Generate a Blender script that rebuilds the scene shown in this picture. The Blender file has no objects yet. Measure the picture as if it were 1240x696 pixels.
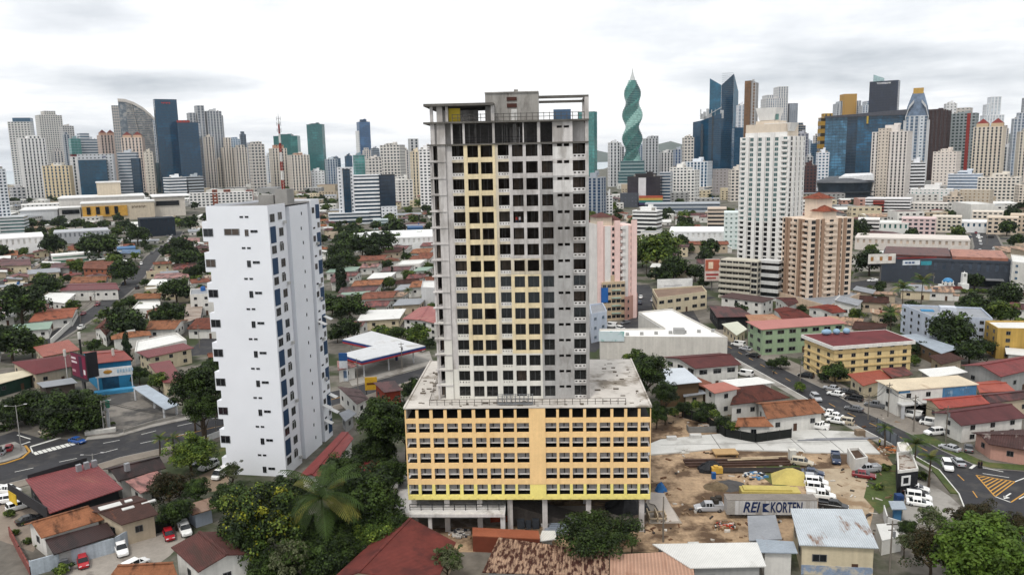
import bpy, math, random
import numpy as np
from mathutils import Vector, Matrix
R = math.radians
random.seed(7)
S = bpy.context.scene
COL = S.collection
#  camera
FPX, PITCH, ROLL, CAMH = 945.0, 9.37, 1.2, 65.0        # focal length in photo pixels (1240 wide)
cam_d = bpy.data.cameras.new('camera'); cam = bpy.data.objects.new('camera', cam_d); COL.objects.link(cam)
cam_d.sensor_width = 36.0; cam_d.lens = 36.0 * FPX / 1240.0
cam_d.clip_start = 0.5; cam_d.clip_end = 90000
RM = Matrix.Rotation(R(90 - PITCH), 3, 'X') @ Matrix.Rotation(R(-ROLL), 3, 'Z')
cam.matrix_world = Matrix.Translation((0, 0, CAMH)) @ RM.to_4x4()
S.camera = cam
#  world: overcast daylight
SUN_EL, SUN_AZ = 58.0, 205.0       # azimuth clockwise from +Y (behind the camera, to the left)
w = bpy.data.worlds.new('World'); S.world = w; w.use_nodes = True
nt = w.node_tree; nt.nodes.clear()
N = nt.nodes.new; L = nt.links.new
def wm(op, a, b=None, c=None):
    n = N('ShaderNodeMath'); n.operation = op
    for i, v in enumerate((a, b, c)):
        if v is None: continue
        if isinstance(v, (int, float)): n.inputs[i].default_value = v
        else: L(v, n.inputs[i])
    return n.outputs[0]
out = N('ShaderNodeOutputWorld'); bg = N('ShaderNodeBackground'); bg.inputs[1].default_value = 0.1
sky = N('ShaderNodeTexSky'); sky.sky_type = 'NISHITA'; sky.sun_disc = False
sky.sun_elevation = R(SUN_EL); sky.sun_rotation = R(SUN_AZ); sky.air_density = 1.2; sky.dust_density = 2.0
tc = N('ShaderNodeTexCoord'); sp = N('ShaderNodeSeparateXYZ'); L(tc.outputs['Generated'], sp.inputs[0])
zz = wm('MAXIMUM', wm('ADD', sp.outputs[2], 0.09), 0.03)
cx = wm('DIVIDE', sp.outputs[0], zz); cy = wm('DIVIDE', sp.outputs[1], zz)
cb = N('ShaderNodeCombineXYZ'); L(cx, cb.inputs[0]); L(cy, cb.inputs[1])
def noise(vec, sc, det, rough, off):
    mp = N('ShaderNodeMapping'); mp.inputs['Location'].default_value = off; L(vec, mp.inputs[0])
    n = N('ShaderNodeTexNoise'); n.inputs['Scale'].default_value = sc; n.inputs['Detail'].default_value = det
    n.inputs['Roughness'].default_value = rough; L(mp.outputs[0], n.inputs['Vector']); return n.outputs['Fac']
n1 = noise(cb.outputs[0], 0.4, 6, 0.52, (3.1, 1.7, 0)); n2 = noise(cb.outputs[0], 1.3, 7, 0.6, (8.3, 2.2, 4)); n3 = noise(tc.outputs['Generated'], 7, 6, .6, (1.3, 4.2, 2))
def blob(px, py, rx, ry, amt):       # a darker cloud bank centred on one direction of the sky
    d = (RM @ Vector(((px - 620) / FPX, -(py - 348) / FPX, -1))).normalized()
    az, el = math.atan2(d.x, d.y), math.asin(d.z)
    a = wm('DIVIDE', wm('SUBTRACT', wm('ARCTAN2', sp.outputs[0], sp.outputs[1]), az), rx / FPX)
    e = wm('DIVIDE', wm('SUBTRACT', wm('ARCSINE', sp.outputs[2]), el), ry / FPX)
    q = wm('ADD', wm('MULTIPLY', a, a), wm('MULTIPLY', e, e))
    return wm('MULTIPLY', wm('POWER', 2.718, wm('MULTIPLY', q, -1)), amt)
dark = wm('ADD', wm('MULTIPLY', wm('SUBTRACT', n1, 0.42), 1.2), wm('MULTIPLY', wm('SUBTRACT', n2, 0.5), 0.7)); dark = wm('ADD', dark, wm('MULTIPLY', wm('SUBTRACT', n3, .5), .55))
for b in ((1020, 75, 260, 42, .36), (195, 100, 100, 13, .48), (60, 22, 240, 34, .20), (640, -60, 620, 62, .10), (60, 170, 130, 26, .20),
          (410, 158, 110, 12, .28), (1190, 110, 170, 30, .18), (570, 95, 200, 50, -.3), (480, 30, 130, 28, -.25), (760, 110, 110, 50, -.2), (150, 60, 160, 18, -.25)):
    dark = wm('ADD', dark, wm('MULTIPLY', blob(*b), wm('ADD', 0.55, n2)))
rp = N('ShaderNodeValToRGB'); L(dark, rp.inputs[0])
e = rp.color_ramp.elements; e[0].position = 0.06; e[0].color = (9.6, 9.65, 9.7, 1); e[1].position = 0.72; e[1].color = (4.7, 5.05, 5.5, 1)
e2 = rp.color_ramp.elements.new(0.25); e2.color = (7.9, 8.1, 8.4, 1)
mx = N('ShaderNodeMixRGB'); mx.inputs[0].default_value = 0.93; L(sky.outputs[0], mx.inputs[1]); L(rp.outputs[0], mx.inputs[2])
L(mx.outputs[0], bg.inputs[0]); L(bg.outputs[0], out.inputs[0])
sd = bpy.data.lights.new('sun', 'SUN'); sd.energy = 1.5; sd.angle = R(11); sd.color = (1, .95, .88)
sun = bpy.data.objects.new('sun', sd); COL.objects.link(sun)
az = R(SUN_AZ); el = R(SUN_EL)
sv = Vector((math.sin(az) * math.cos(el), math.cos(az) * math.cos(el), math.sin(el)))
sun.rotation_euler = (-sv).to_track_quat('-Z', 'Y').to_euler(); sun.location = sv * 500
S.view_settings.view_transform = 'Standard'; S.view_settings.look = 'None'
S.view_settings.exposure = 0.32; S.view_settings.gamma = 1.0; S.view_settings.use_curve_mapping = False
S.cycles.max_bounces = 6; S.cycles.diffuse_bounces = 2; S.cycles.glossy_bounces = 2; S.cycles.transmission_bounces = 2
#  pixel <-> place
def ray(px, py): return RM @ Vector(((px - 620) / FPX, -(py - 348) / FPX, -1))
def G(px, py, z=0.0):
    d = ray(px, py); t = (z - CAMH) / d.z; return Vector((d.x * t, d.y * t, z))
def at(px, py, Y):
    d = ray(px, py); t = Y / d.y; return Vector((d.x * t, Y, CAMH + d.z * t))
RMT = RM.transposed()
def proj(p):
    d = RMT @ (Vector(p) - Vector((0, 0, CAMH)))
    if d.z >= -0.1: return None
    return (620 - FPX * d.x / d.z, 348 + FPX * d.y / d.z)
def mpp(p):
    d = RMT @ (Vector(p) - Vector((0, 0, CAMH))); return -d.z / FPX
#  materials
def lin(c, raw=0):
    o = []
    for v in c[:3]:
        v = v / 255.0; o.append(v / 12.92 if v <= .04045 else ((v + .055) / 1.055) ** 2.4)
    if raw: return tuple(o) + (1,)
    l = .3 * o[0] + .59 * o[1] + .11 * o[2]; o = [v * .97 + l * .03 for v in o]; return tuple(v * (.56 + .42 * l) for v in o) + (1,)
MATS = {}
def mat(c, rough=.85, var=.18, sc=.35, c2=None, cov=.5, sc2=.2, ridge=0, rstr=.5, streak=0, metal=0, spec=.35, rnd=0, key=None, axis='X', bump=0):
    k = key or (tuple(c), rough, var, sc, c2, cov, sc2, ridge, rstr, streak, metal, spec, rnd, axis, bump)
    if k in MATS: return MATS[k]
    m = bpy.data.materials.new('surface'); m.use_nodes = True; MATS[k] = m
    t = m.node_tree; b = t.nodes['Principled BSDF']; n = t.nodes.new; l = t.links.new
    b.inputs['Roughness'].default_value = rough; b.inputs['Metallic'].default_value = metal; b.inputs['Specular IOR Level'].default_value = spec
    geo = n('ShaderNodeNewGeometry')
    def nz(scale, det, stretch=None, coord=None):
        q = n('ShaderNodeTexNoise'); q.inputs['Scale'].default_value = scale; q.inputs['Detail'].default_value = det; q.inputs['Roughness'].default_value = .62
        src = coord or geo.outputs['Position']
        if stretch:
            mp = n('ShaderNodeMapping'); mp.inputs['Scale'].default_value = stretch; l(src, mp.inputs[0]); src = mp.outputs[0]
        l(src, q.inputs['Vector']); return q.outputs['Fac']
    def rng(v, a, bb, c_, d_):
        q = n('ShaderNodeMapRange'); l(v, q.inputs[0])
        for i, x in enumerate((a, bb, c_, d_)): q.inputs[i + 1].default_value = x
        return q.outputs[0]
    def mul(col, fac):
        q = n('ShaderNodeMixRGB'); q.blend_type = 'MULTIPLY'; q.inputs[0].default_value = 1
        if isinstance(col, tuple): q.inputs[1].default_value = col
        else: l(col, q.inputs[1])
        l(fac, q.inputs[2]); return q.outputs[0]
    RAW_ = spec >= .5; col = mul(lin(c, RAW_), rng(nz(sc, 5), .3, .7, 1 - var, 1 + var))
    if var > .05: col = mul(col, rng(nz(sc * 7, 3), .3, .7, 1 - var * .6, 1 + var * .6))
    if c2:
        f = rng(nz(sc2, 6, (1, 1, .35) if streak else (1, .3, 1) if ridge and axis == 'X' else None, n('ShaderNodeTexCoord').outputs['Object'] if ridge else None), .5 + (.5 - cov) * .5 - .05, .5 + (.5 - cov) * .5 + .06, 0, 1)
        q = n('ShaderNodeMixRGB'); l(f, q.inputs[0]); l(col, q.inputs[1]); q.inputs[2].default_value = lin(c2, RAW_); col = q.outputs[0]
    if streak: col = mul(col, rng(nz(1.0, 4, (1.2, 1.2, .06)), .35, .75, 1.04, 1 - streak))
    if rnd:
        oi = n('ShaderNodeObjectInfo'); col = mul(col, rng(oi.outputs['Random'], 0, 1, 1 - rnd, 1 + rnd))
    if ridge:
        tcn = n('ShaderNodeTexCoord'); wv = n('ShaderNodeTexWave'); wv.bands_direction = axis
        wv.inputs['Scale'].default_value = ridge; wv.inputs['Distortion'].default_value = .3
        l(tcn.outputs['Object'], wv.inputs['Vector'])
        bp = n('ShaderNodeBump'); bp.inputs['Strength'].default_value = rstr; bp.inputs['Distance'].default_value = .12
        l(wv.outputs['Fac'], bp.inputs['Height']); l(bp.outputs[0], b.inputs['Normal'])
        col = mul(col, rng(wv.outputs['Fac'], 0, 1, .8, 1.08))
    elif bump:
        bp = n('ShaderNodeBump'); bp.inputs['Strength'].default_value = .6; bp.inputs['Distance'].default_value = bump
        l(nz(1.2, 6), bp.inputs['Height']); l(bp.outputs[0], b.inputs['Normal'])
    l(col, b.inputs['Base Color'])
    return m
def glass(c=(30, 42, 52), rough=.1, var=.3, sc=.25, spec=.5):
    return mat(c, rough=rough, var=var, sc=sc, spec=spec, c2=tuple(int(v * 1.22 + 4) for v in c), cov=.36, sc2=.035)  # paler second tone paints mottled reflections into the glass colour
GL = glass(); GL_B = glass((34, 72, 98)); GL_T = glass((70, 125, 122)); GL_K = glass((22, 24, 28)); GL_N = glass((20, 50, 70))
def tile(c): return mat(c, .9, .25, .5, c2=tuple(int(v * .62) for v in c), cov=.34, sc2=.45, ridge=1.9, rstr=.9, rnd=.12)
def tin(c, rust=None, cov=.2): return mat(c, .55, .14, .3, c2=rust, cov=cov, sc2=.5, ridge=1.6, rstr=.45, rnd=.1)
def wallm(c, s=.16): return mat(c, .9, .08, .3, streak=s)
def leafm(c, c2=None, rnd=.28):
    k = ('leaf', c, c2)
    if k in MATS: return MATS[k]
    m = bpy.data.materials.new('leaf'); m.use_nodes = True; MATS[k] = m
    t = m.node_tree; n = t.nodes.new; l = t.links.new; b = t.nodes['Principled BSDF']; b.inputs['Roughness'].default_value = .65; b.inputs['Specular IOR Level'].default_value = .2
    geo = n('ShaderNodeNewGeometry'); oi = n('ShaderNodeObjectInfo')
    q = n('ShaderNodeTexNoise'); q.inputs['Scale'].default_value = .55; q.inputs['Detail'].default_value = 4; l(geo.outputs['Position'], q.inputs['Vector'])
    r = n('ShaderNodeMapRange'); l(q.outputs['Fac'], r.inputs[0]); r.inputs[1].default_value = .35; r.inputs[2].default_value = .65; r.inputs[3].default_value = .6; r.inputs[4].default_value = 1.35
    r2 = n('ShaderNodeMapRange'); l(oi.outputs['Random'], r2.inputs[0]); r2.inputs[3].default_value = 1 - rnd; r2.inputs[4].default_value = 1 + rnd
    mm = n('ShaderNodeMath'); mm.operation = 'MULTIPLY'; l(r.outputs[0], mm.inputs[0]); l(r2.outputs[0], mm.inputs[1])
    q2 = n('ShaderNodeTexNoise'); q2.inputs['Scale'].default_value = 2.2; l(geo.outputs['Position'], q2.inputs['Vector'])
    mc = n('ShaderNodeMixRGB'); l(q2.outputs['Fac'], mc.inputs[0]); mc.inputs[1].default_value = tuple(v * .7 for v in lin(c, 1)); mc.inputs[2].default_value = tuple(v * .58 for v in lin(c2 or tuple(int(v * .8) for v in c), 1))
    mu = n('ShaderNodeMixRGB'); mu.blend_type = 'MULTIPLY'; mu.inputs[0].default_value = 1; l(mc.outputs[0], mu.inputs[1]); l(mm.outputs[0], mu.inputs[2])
    l(mu.outputs[0], b.inputs['Base Color'])
    return m
#  mesh builder
class MB:
    def __init__(s): s.v = []; s.f = []; s.m = []
    def face(s, pts, m=0):
        i = len(s.v); s.v += [tuple(p) for p in pts]; s.f.append(tuple(range(i, i + len(pts)))); s.m.append(m)
    def box(s, x0, x1, y0, y1, z0, z1, m=0):
        i = len(s.v)
        s.v += [(x0, y0, z0), (x1, y0, z0), (x1, y1, z0), (x0, y1, z0), (x0, y0, z1), (x1, y0, z1), (x1, y1, z1), (x0, y1, z1)]
        for f in ((3, 2, 1, 0), (4, 5, 6, 7), (0, 1, 5, 4), (1, 2, 6, 5), (2, 3, 7, 6), (3, 0, 4, 7)):
            s.f.append(tuple(i + k for k in f)); s.m.append(m)
    def prism(s, pts, z0, z1, m=0, mt=None):
        n = len(pts); i = len(s.v)
        zz0 = z0 if isinstance(z0, (list, tuple)) else [z0] * n; zz1 = z1 if isinstance(z1, (list, tuple)) else [z1] * n
        s.v += [(p[0], p[1], zz0[k]) for k, p in enumerate(pts)] + [(p[0], p[1], zz1[k]) for k, p in enumerate(pts)]
        s.f.append(tuple(i + k for k in range(n - 1, -1, -1))); s.m.append(m)
        s.f.append(tuple(i + n + k for k in range(n))); s.m.append(m if mt is None else mt)
        for k in range(n):
            a, b = k, (k + 1) % n; s.f.append((i + a, i + b, i + n + b, i + n + a)); s.m.append(m)
    def loft(s, rings, m=0, cap=True):
        n = len(rings[0]); i = len(s.v)
        for r in rings: s.v += [tuple(p) for p in r]
        for q in range(len(rings) - 1):
            for k in range(n):
                a = i + q * n + k; b = i + q * n + (k + 1) % n
                s.f.append((a, b, b + n, a + n)); s.m.append(m)
        if cap:
            s.f.append(tuple(i + k for k in range(n - 1, -1, -1))); s.m.append(m)
            j = i + (len(rings) - 1) * n; s.f.append(tuple(j + k for k in range(n))); s.m.append(m)
    def tube(s, p, q, r0, r1=None, n=6, m=0):
        p = Vector(p); q = Vector(q); r1 = r0 if r1 is None else r1
        d = (q - p).normalized(); u = d.orthogonal().normalized(); v = d.cross(u)
        s.loft([[p + (u * math.cos(a) + v * math.sin(a)) * r0 for a in [2 * math.pi * k / n for k in range(n)]],
                [q + (u * math.cos(a) + v * math.sin(a)) * r1 for a in [2 * math.pi * k / n for k in range(n)]]], m)
    def bar(s, p, q, wd, th, m=0):     # rectangular bar between two points, width in xy, thickness th in z
        p = Vector(p); q = Vector(q); d = q - p; sd_ = Vector((-d.y, d.x, 0)); sd_ = (sd_.normalized() if sd_.length > 1e-6 else Vector((1, 0, 0))) * wd / 2; up = Vector((0, 0, th))
        if abs(d.x) + abs(d.y) < 1e-6: up = Vector((0, th, 0)); 
        s.loft([[p - sd_, p + sd_, p + sd_ + up, p - sd_ + up], [q - sd_, q + sd_, q + sd_ + up, q - sd_ + up]], m)
    def ball(s, c, rx, ry, rz, n=8, k=5, m=0):
        rings = []
        for j in range(k + 1):
            t = math.pi * (0.04 + 0.92 * j / k) - math.pi / 2
            rings.append([(c[0] + rx * math.cos(t) * math.cos(2 * math.pi * i / n), c[1] + ry * math.cos(t) * math.sin(2 * math.pi * i / n), c[2] + rz * math.sin(t)) for i in range(n)])
        s.loft(rings, m)
    def mesh(s, name, mats):
        me = bpy.data.meshes.new(name); me.from_pydata(s.v, [], s.f)
        for m in mats: me.materials.append(m)
        if len(mats) > 1: me.polygons.foreach_set('material_index', s.m)
        me.update(); return me
    def each(s, name, mats, parent):      # every box of the builder as an object of its own
        for i in range(0, len(s.v), 8): m = MB(); m.v = s.v[i:i + 8]; m.f = [tuple(k - i for k in f) for f in s.f[i // 8 * 6:i // 8 * 6 + 6]]; m.m = [0] * 6; m.build(name, mats, parent)
    def build(s, name, mats, parent=None, loc=(0, 0, 0), rz=0, smooth=False):
        me = s.mesh(name, mats if isinstance(mats, (list, tuple)) else [mats])
        if smooth: me.polygons.foreach_set('use_smooth', [True] * len(me.polygons))
        return link(name, me, parent, loc, rz)
def link(name, data, parent=None, loc=(0, 0, 0), rz=0, scale=None):
    o = bpy.data.objects.new(name, data); COL.objects.link(o)
    if parent: o.parent = parent; KIDS.setdefault(parent.name, []).append(o)
    o.location = loc
    if rz: o.rotation_euler = (0, 0, rz)
    if scale: o.scale = scale
    return o
KIDS = {}
REG = []          # every labelled thing: [object, rough centre height, automatic place words wanted]
OCC = []          # occupied discs on the ground (x, y, r)
def tag(o, label, cat, group=None, auto=False, zc=3):
    o['label'] = label; o['category'] = cat
    if group: o['group'] = group
    REG.append([o, zc, auto]); return o
def thing(name, label, cat, loc=(0, 0, 0), rz=0, group=None, auto=False, zc=3):
    o = link(name, None, None, loc, rz); return tag(o, label, cat, group, auto, zc)
def structure(name, mb, mats):
    o = mb.build(name, mats); o['kind'] = 'structure'; return o
def copy_tree(o, parent=None):
    c = o.copy(); COL.objects.link(c)
    if parent: c.parent = parent
    for ch in KIDS.get(o.name, []): copy_tree(ch, c)
    return c
def text_mesh(s, size, ext=.02, shear=0):
    cu = bpy.data.curves.new('lettering', 'FONT'); cu.body = s; cu.size = size; cu.extrude = ext; cu.shear = shear; cu.offset = size * .02; cu.align_x = 'CENTER'; cu.align_y = 'CENTER'
    o = bpy.data.objects.new('lettering', cu); COL.objects.link(o)
    dg = bpy.context.evaluated_depsgraph_get(); me = bpy.data.meshes.new_from_object(o.evaluated_get(dg))
    bpy.data.objects.remove(o); return me
def lettering(s, size, m, parent, loc, rz=0, ext=.02, shear=0, sx=1, name='lettering'):
    me = text_mesh(s, size, ext, shear); me.materials.clear(); me.materials.append(m)
    o = link(name, me, parent, loc); o.rotation_euler = (R(90), 0, rz); o.scale = (sx, 1, 1); return o
#  ground, sea, roads
ROADS = []        # (ground polyline, half width) to keep houses off the streets
def gp(pts, z=0.0): return [G(x, y, z) for x, y in pts]
def sheet(name, pts, z, m):
    mb = MB(); mb.face([(p.x, p.y, z) for p in gp(pts, z)]); o = structure(name, mb, m); return o
M_CITY = mat((128, 122, 113), .95, .4, .06, c2=(66, 78, 42), cov=.46, sc2=.045)
M_ASPH = mat((62, 62, 66), .85, .24, .12, c2=(84, 82, 80), cov=.36, sc2=.22)
M_CONC = mat((168, 164, 157), .9, .12, .12, c2=(136, 130, 122), cov=.35, sc2=.15)
M_PAV = mat((136, 132, 124), .9, .2, .2)
M_SLAB = mat((206, 205, 200), .85, .07, .2, c2=(180, 178, 172), cov=.35, sc2=.12)
M_DIRT = mat((188, 160, 128), .95, .34, .2, c2=(112, 88, 66), cov=.5, sc2=.13, bump=.25)
M_GRASS = mat((84, 100, 48), .95, .3, .3, c2=(112, 112, 62), cov=.35, sc2=.2, bump=.2)
M_WHITE = mat((222, 222, 216), .7, .12, 1.2); M_YEL = mat((212, 158, 62), .7, .15, 1.2)
mb = MB()
mb.face([(-1500, -60, 0), (1800, -60, 0), (4000, 3000, 0), (9000, 12000, 0), (1800, 12000, 0), (500, 4200, 0), (-300, 2700, 0), (-900, 2150, 0), (-1600, 2120, 0), (-3000, 2300, 0)])
structure('ground', mb, M_CITY)
mb = MB(); mb.face([(-30000, -500, -2.5), (30000, -500, -2.5), (30000, 29000, -2.5), (-30000, 29000, -2.5)])
structure('sea', mb, mat((150, 165, 172), .25, .06, .002, spec=.5))
M_HILL = mat((92, 104, 92), .95, .2, .0015)
def hills(pts, Y, depth):
    a = [at(x, y, Y) for x, y in pts]; mb = MB()
    n = len(a)
    for i in range(n - 1):
        p, q = a[i], a[i + 1]
        mb.face([(p.x, Y - depth, 0), (q.x, Y - depth, 0), (q.x, Y - depth * .4, q.z * .6), (p.x, Y - depth * .4, p.z * .6)])
        mb.face([(p.x, Y - depth * .4, p.z * .6), (q.x, Y - depth * .4, q.z * .6), (q.x, Y, q.z), (p.x, Y, p.z)])
        mb.face([(p.x, Y, p.z), (q.x, Y, q.z), (q.x, Y + depth, 0), (p.x, Y + depth, 0)])
    structure('hills', mb, M_HILL)
hills([(700, 192), (712, 186), (722, 182), (736, 185), (752, 187), (764, 180), (776, 174), (788, 176), (800, 174), (812, 171), (826, 175), (842, 180), (862, 186), (885, 189)], 11500, 1500)
hills([(885, 189), (930, 178), (960, 170), (1000, 176), (1060, 172), (1100, 168), (1150, 160), (1190, 166), (1240, 160), (1300, 170), (1340, 179)], 9500, 1500)
hills([(560, 195), (600, 191), (640, 190), (690, 191), (705, 192)], 14000, 1500)
# roads (edges given in the photo, laid on the ground)
def road(name, left, right, z=.03, m=None):
    mb = MB(); a = gp(left, z); b = gp(right, z)
    mb.face([(p.x, p.y, z) for p in a] + [(p.x, p.y, z) for p in reversed(b)]); structure(name, mb, m or M_ASPH)
    n = max(len(a), len(b)); A = resample(a, n * 2); B = resample(b, n * 2)
    mid = [(p + q) / 2 for p, q in zip(A, B)]; hw = max((p - q).length for p, q in zip(A, B)) / 2
    ROADS.append((mid, hw + 1.5))
def resample(pts, n):
    d = [0]
    for p, q in zip(pts, pts[1:]): d.append(d[-1] + (q - p).length)
    o = []
    for k in range(n):
        t = d[-1] * k / (n - 1); i = 0
        while i < len(pts) - 2 and d[i + 1] < t: i += 1
        f = (t - d[i]) / max(1e-6, d[i + 1] - d[i]); o.append(pts[i].lerp(pts[i + 1], min(1, f)))
    return o
def strip(name, pts, off0, off1, z0, z1, m, seg=None):     # raised band running beside a polyline; offsets to its left in metres
    a = gp(pts) if not isinstance(pts[0], Vector) else pts
    mb = MB(); nn = []
    for i, p in enumerate(a):
        d = (a[min(i + 1, len(a) - 1)] - a[max(i - 1, 0)]).normalized(); nn.append(Vector((-d.y, d.x, 0)))
    for i in range(len(a) - 1):
        q = [a[i] + nn[i] * off0, a[i + 1] + nn[i + 1] * off0, a[i + 1] + nn[i + 1] * off1, a[i] + nn[i] * off1]
        mb.prism([(v.x, v.y) for v in q], z0, z1)
    structure(name, mb, m)
def dashes(name, pts, wd, ln, gap, z, m):
    a = gp(pts); tot = sum((q - p).length for p, q in zip(a, a[1:])); b = resample(a, max(2, int(tot / .5)))
    mb = MB(); i = 0; st = int((ln + gap) / .5); le = int(ln / .5)
    while i + le < len(b):
        p, q = b[i], b[i + le]; d = (q - p).normalized(); s_ = Vector((-d.y, d.x, 0)) * wd / 2
        mb.face([(v.x, v.y, z) for v in (p - s_, q - s_, q + s_, p + s_)]); i += st
    structure(name, mb, m)
def paint(name, polys, z, m):
    mb = MB()
    for p in polys: mb.face([(v.x, v.y, z) for v in gp(p, z)])
    structure(name, mb, m)
# avenue on the left
UP = [(-60, 548), (18, 521.5), (47, 529.5), (103, 533), (145, 528.6), (181, 518), (222, 509), (270, 499), (340, 487), (426, 469), (501, 448.5), (560, 430)]
LO = [(-60, 606), (0, 588), (39, 578), (119, 562), (145, 554), (191, 544), (258, 529), (330, 513), (415, 488), (494, 462), (560, 443)]
road('road', UP, LO)
strip('kerb', UP[3:], 0, .25, 0, .16, M_CONC); strip('pavement', UP[3:9], .25, 2.4, 0, .14, M_CONC)
strip('kerb', LO[1:], -.25, 0, 0, .16, M_CONC); strip('pavement', LO[1:], -4.0, -.25, 0, .14, mat((150, 140, 128), .95, .15, .3))
dashes('lane_marking', [(-40, 583), (36, 567.5), (53, 563), (130, 547), (150, 541), (215, 527), (262, 517), (400, 484)], .22, 3.5, 5, .045, M_WHITE)
dashes('lane_marking', [(125, 536.5), (146, 532.5), (186, 522), (250, 508), (330, 495)], .22, 3.5, 5, .045, M_WHITE)
strip('lane_marking', [(200, 532), (254, 518.5), (330, 502), (415, 480)], -.12, .12, .03, .045, M_YEL)
paint('zebra_crossing', [[(39 + 44 * t, 547.5 - 11.5 * t), (39 + 44 * t + 4.6, 546.4 - 11.5 * t), (39 + 44 * t + 8.6, 549.4 - 11.5 * t), (39 + 44 * t + 4, 550.6 - 11.5 * t)] for t in [i / 8 for i in range(9)]], .045, M_WHITE)
paint('road_marking', [[(36, 540), (73, 529), (74.2, 530), (37.5, 541)], [(20, 526.5), (36, 531.5), (38, 531), (22, 526)], [(36, 541), (37.5, 540.5), (41, 548), (39, 548.5)], [(18, 540), (36, 534), (37, 534.7), (19, 540.8)]], .045, M_WHITE)
# side kerb island at the left edge
mb = MB(); isl = gp([(-30, 566), (0, 560.5), (22, 554.5), (33, 548), (30, 541), (18, 535), (-30, 548)]); mb.prism([(p.x, p.y) for p in isl], 0, .16); structure('pavement', mb, M_CONC)
strip('kerb', [(-10, 564), (6, 561), (26, 554.5), (34.5, 547), (29, 540)], -.5, 0, 0, .18, M_YEL)
# street through the left neighbourhood
C1 = [(38, 424), (66, 408), (90, 393), (116, 377), (150, 352), (168, 333), (185, 310), (207, 295), (216, 280)]
def centre_road(pts, hw, mark=True, pav=True, zoff=0):
    a = resample(gp(pts), len(pts) * 3); nn = []
    for i, p in enumerate(a):
        d = (a[min(i + 1, len(a) - 1)] - a[max(i - 1, 0)]).normalized(); nn.append(Vector((-d.y, d.x, 0)))
    mb = MB()
    for i in range(len(a) - 1):
        mb.face([(v.x, v.y, .05 + zoff) for v in (a[i] - nn[i] * hw, a[i + 1] - nn[i + 1] * hw, a[i + 1] + nn[i + 1] * hw, a[i] + nn[i] * hw)])
    structure('road', mb, M_ASPH)
    if pav:
        strip('pavement', a, hw, hw + 1.3, 0, .18, M_PAV); strip('pavement', a, -hw - 1.3, -hw, 0, .18, M_PAV)
    ROADS.append((a, hw + 2.5))
centre_road(C1, 4.2); centre_road([(-20, 352), (20, 336), (45, 322), (72, 308)], 4.2, zoff=.01); centre_road([(240, 430), (262, 404), (275, 385)], 4, False, False, .01)
# avenue on the right with its junction
RL = [(835, 405), (883, 430), (950, 467), (1006, 499), (1071, 533), (1110, 553), (1138, 569), (1162, 598), (1169.5, 617), (1176, 650), (1180, 700)]
RR = [(856, 399), (905, 426), (960, 453), (1010, 477), (1048, 500), (1105, 527), (1141, 546), (1177, 562), (1202, 568), (1300, 575)]
mb = MB(); mb.face([(p.x, p.y, .03) for p in gp(RL + [(1300, 700)])] + [(p.x, p.y, .03) for p in gp(list(reversed(RR)))]); structure('road', mb, M_ASPH)
mid = [(p + q) / 2 for p, q in zip(resample(gp(RL[:7]), 12), resample(gp(RR[:7]), 12))]; ROADS.append((mid, 8))
strip('kerb', RL, -.22, 0, 0, .16, M_WHITE); strip('kerb', RR, 0, .22, 0, .16, M_CONC)
strip('pavement', RL[:7], -2.6, -.22, 0, .14, M_CONC); strip('pavement', RR[:6], .22, 7.5, 0, .13, mat((150, 142, 132), .95, .2, .25))
strip('verge', RL[5:8], -1.6, -.3, .0, .18, M_GRASS); strip('verge', RR[5:], .4, 3.4, 0, .2, M_GRASS)
dashes('lane_marking', [(870, 413), (955, 460), (1014, 494), (1031, 502), (1092, 530), (1137, 553), (1172, 586), (1186, 606), (1196, 640)], .2, 3.2, 5, .045, M_YEL)
hx = [(1182, 575), (1229, 583), (1205, 601)]
def bar_px(p, q, wdt): 
    a, b = G(*p), G(*q); d = (b - a).normalized(); s_ = Vector((-d.y, d.x, 0)) * wdt / 2; return [a - s_, b - s_, b + s_, a + s_]
mb = MB()
for p, q in ((hx[0], hx[1]), (hx[1], hx[2]), (hx[2], hx[0])): mb.face([(v.x, v.y, .047) for v in bar_px(p, q, .25)])
for i in range(1, 8):
    t = i / 8; p = (hx[0][0] + (hx[2][0] - hx[0][0]) * t, hx[0][1] + (hx[2][1] - hx[0][1]) * t); q = (hx[0][0] + (hx[1][0] - hx[0][0]) * (t * .9 + .12), hx[0][1] + (hx[1][1] - hx[0][1]) * (t * .9 + .12))
    mb.face([(v.x, v.y, .043) for v in bar_px(p, q, .28)])
structure('hatched_marking', mb, M_YEL)
mb = MB()
for p, q, wd in (((1205, 601), (1224, 608), .25), ((1229, 583), (1245, 577), .25), ((1216, 602), (1224, 597), .3), ((1175, 567), (1181, 562.5), .6), ((1190, 566), (1215, 571), .25), ((1190, 573), (1222, 578), .2), ((1234, 604), (1242, 600), .25)): mb.face([(v.x, v.y, .045) for v in bar_px(p, q, wd)])
mb.face([(v.x, v.y, .045) for v in gp([(1215, 600), (1223, 602.5), (1215.5, 604)])])
structure('road_marking', mb, M_WHITE)
mb = MB(); mb.face([(v.x, v.y, .045) for v in bar_px((1224, 608), (1245, 594), .25)]); structure('road_marking', mb, M_YEL)
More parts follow.
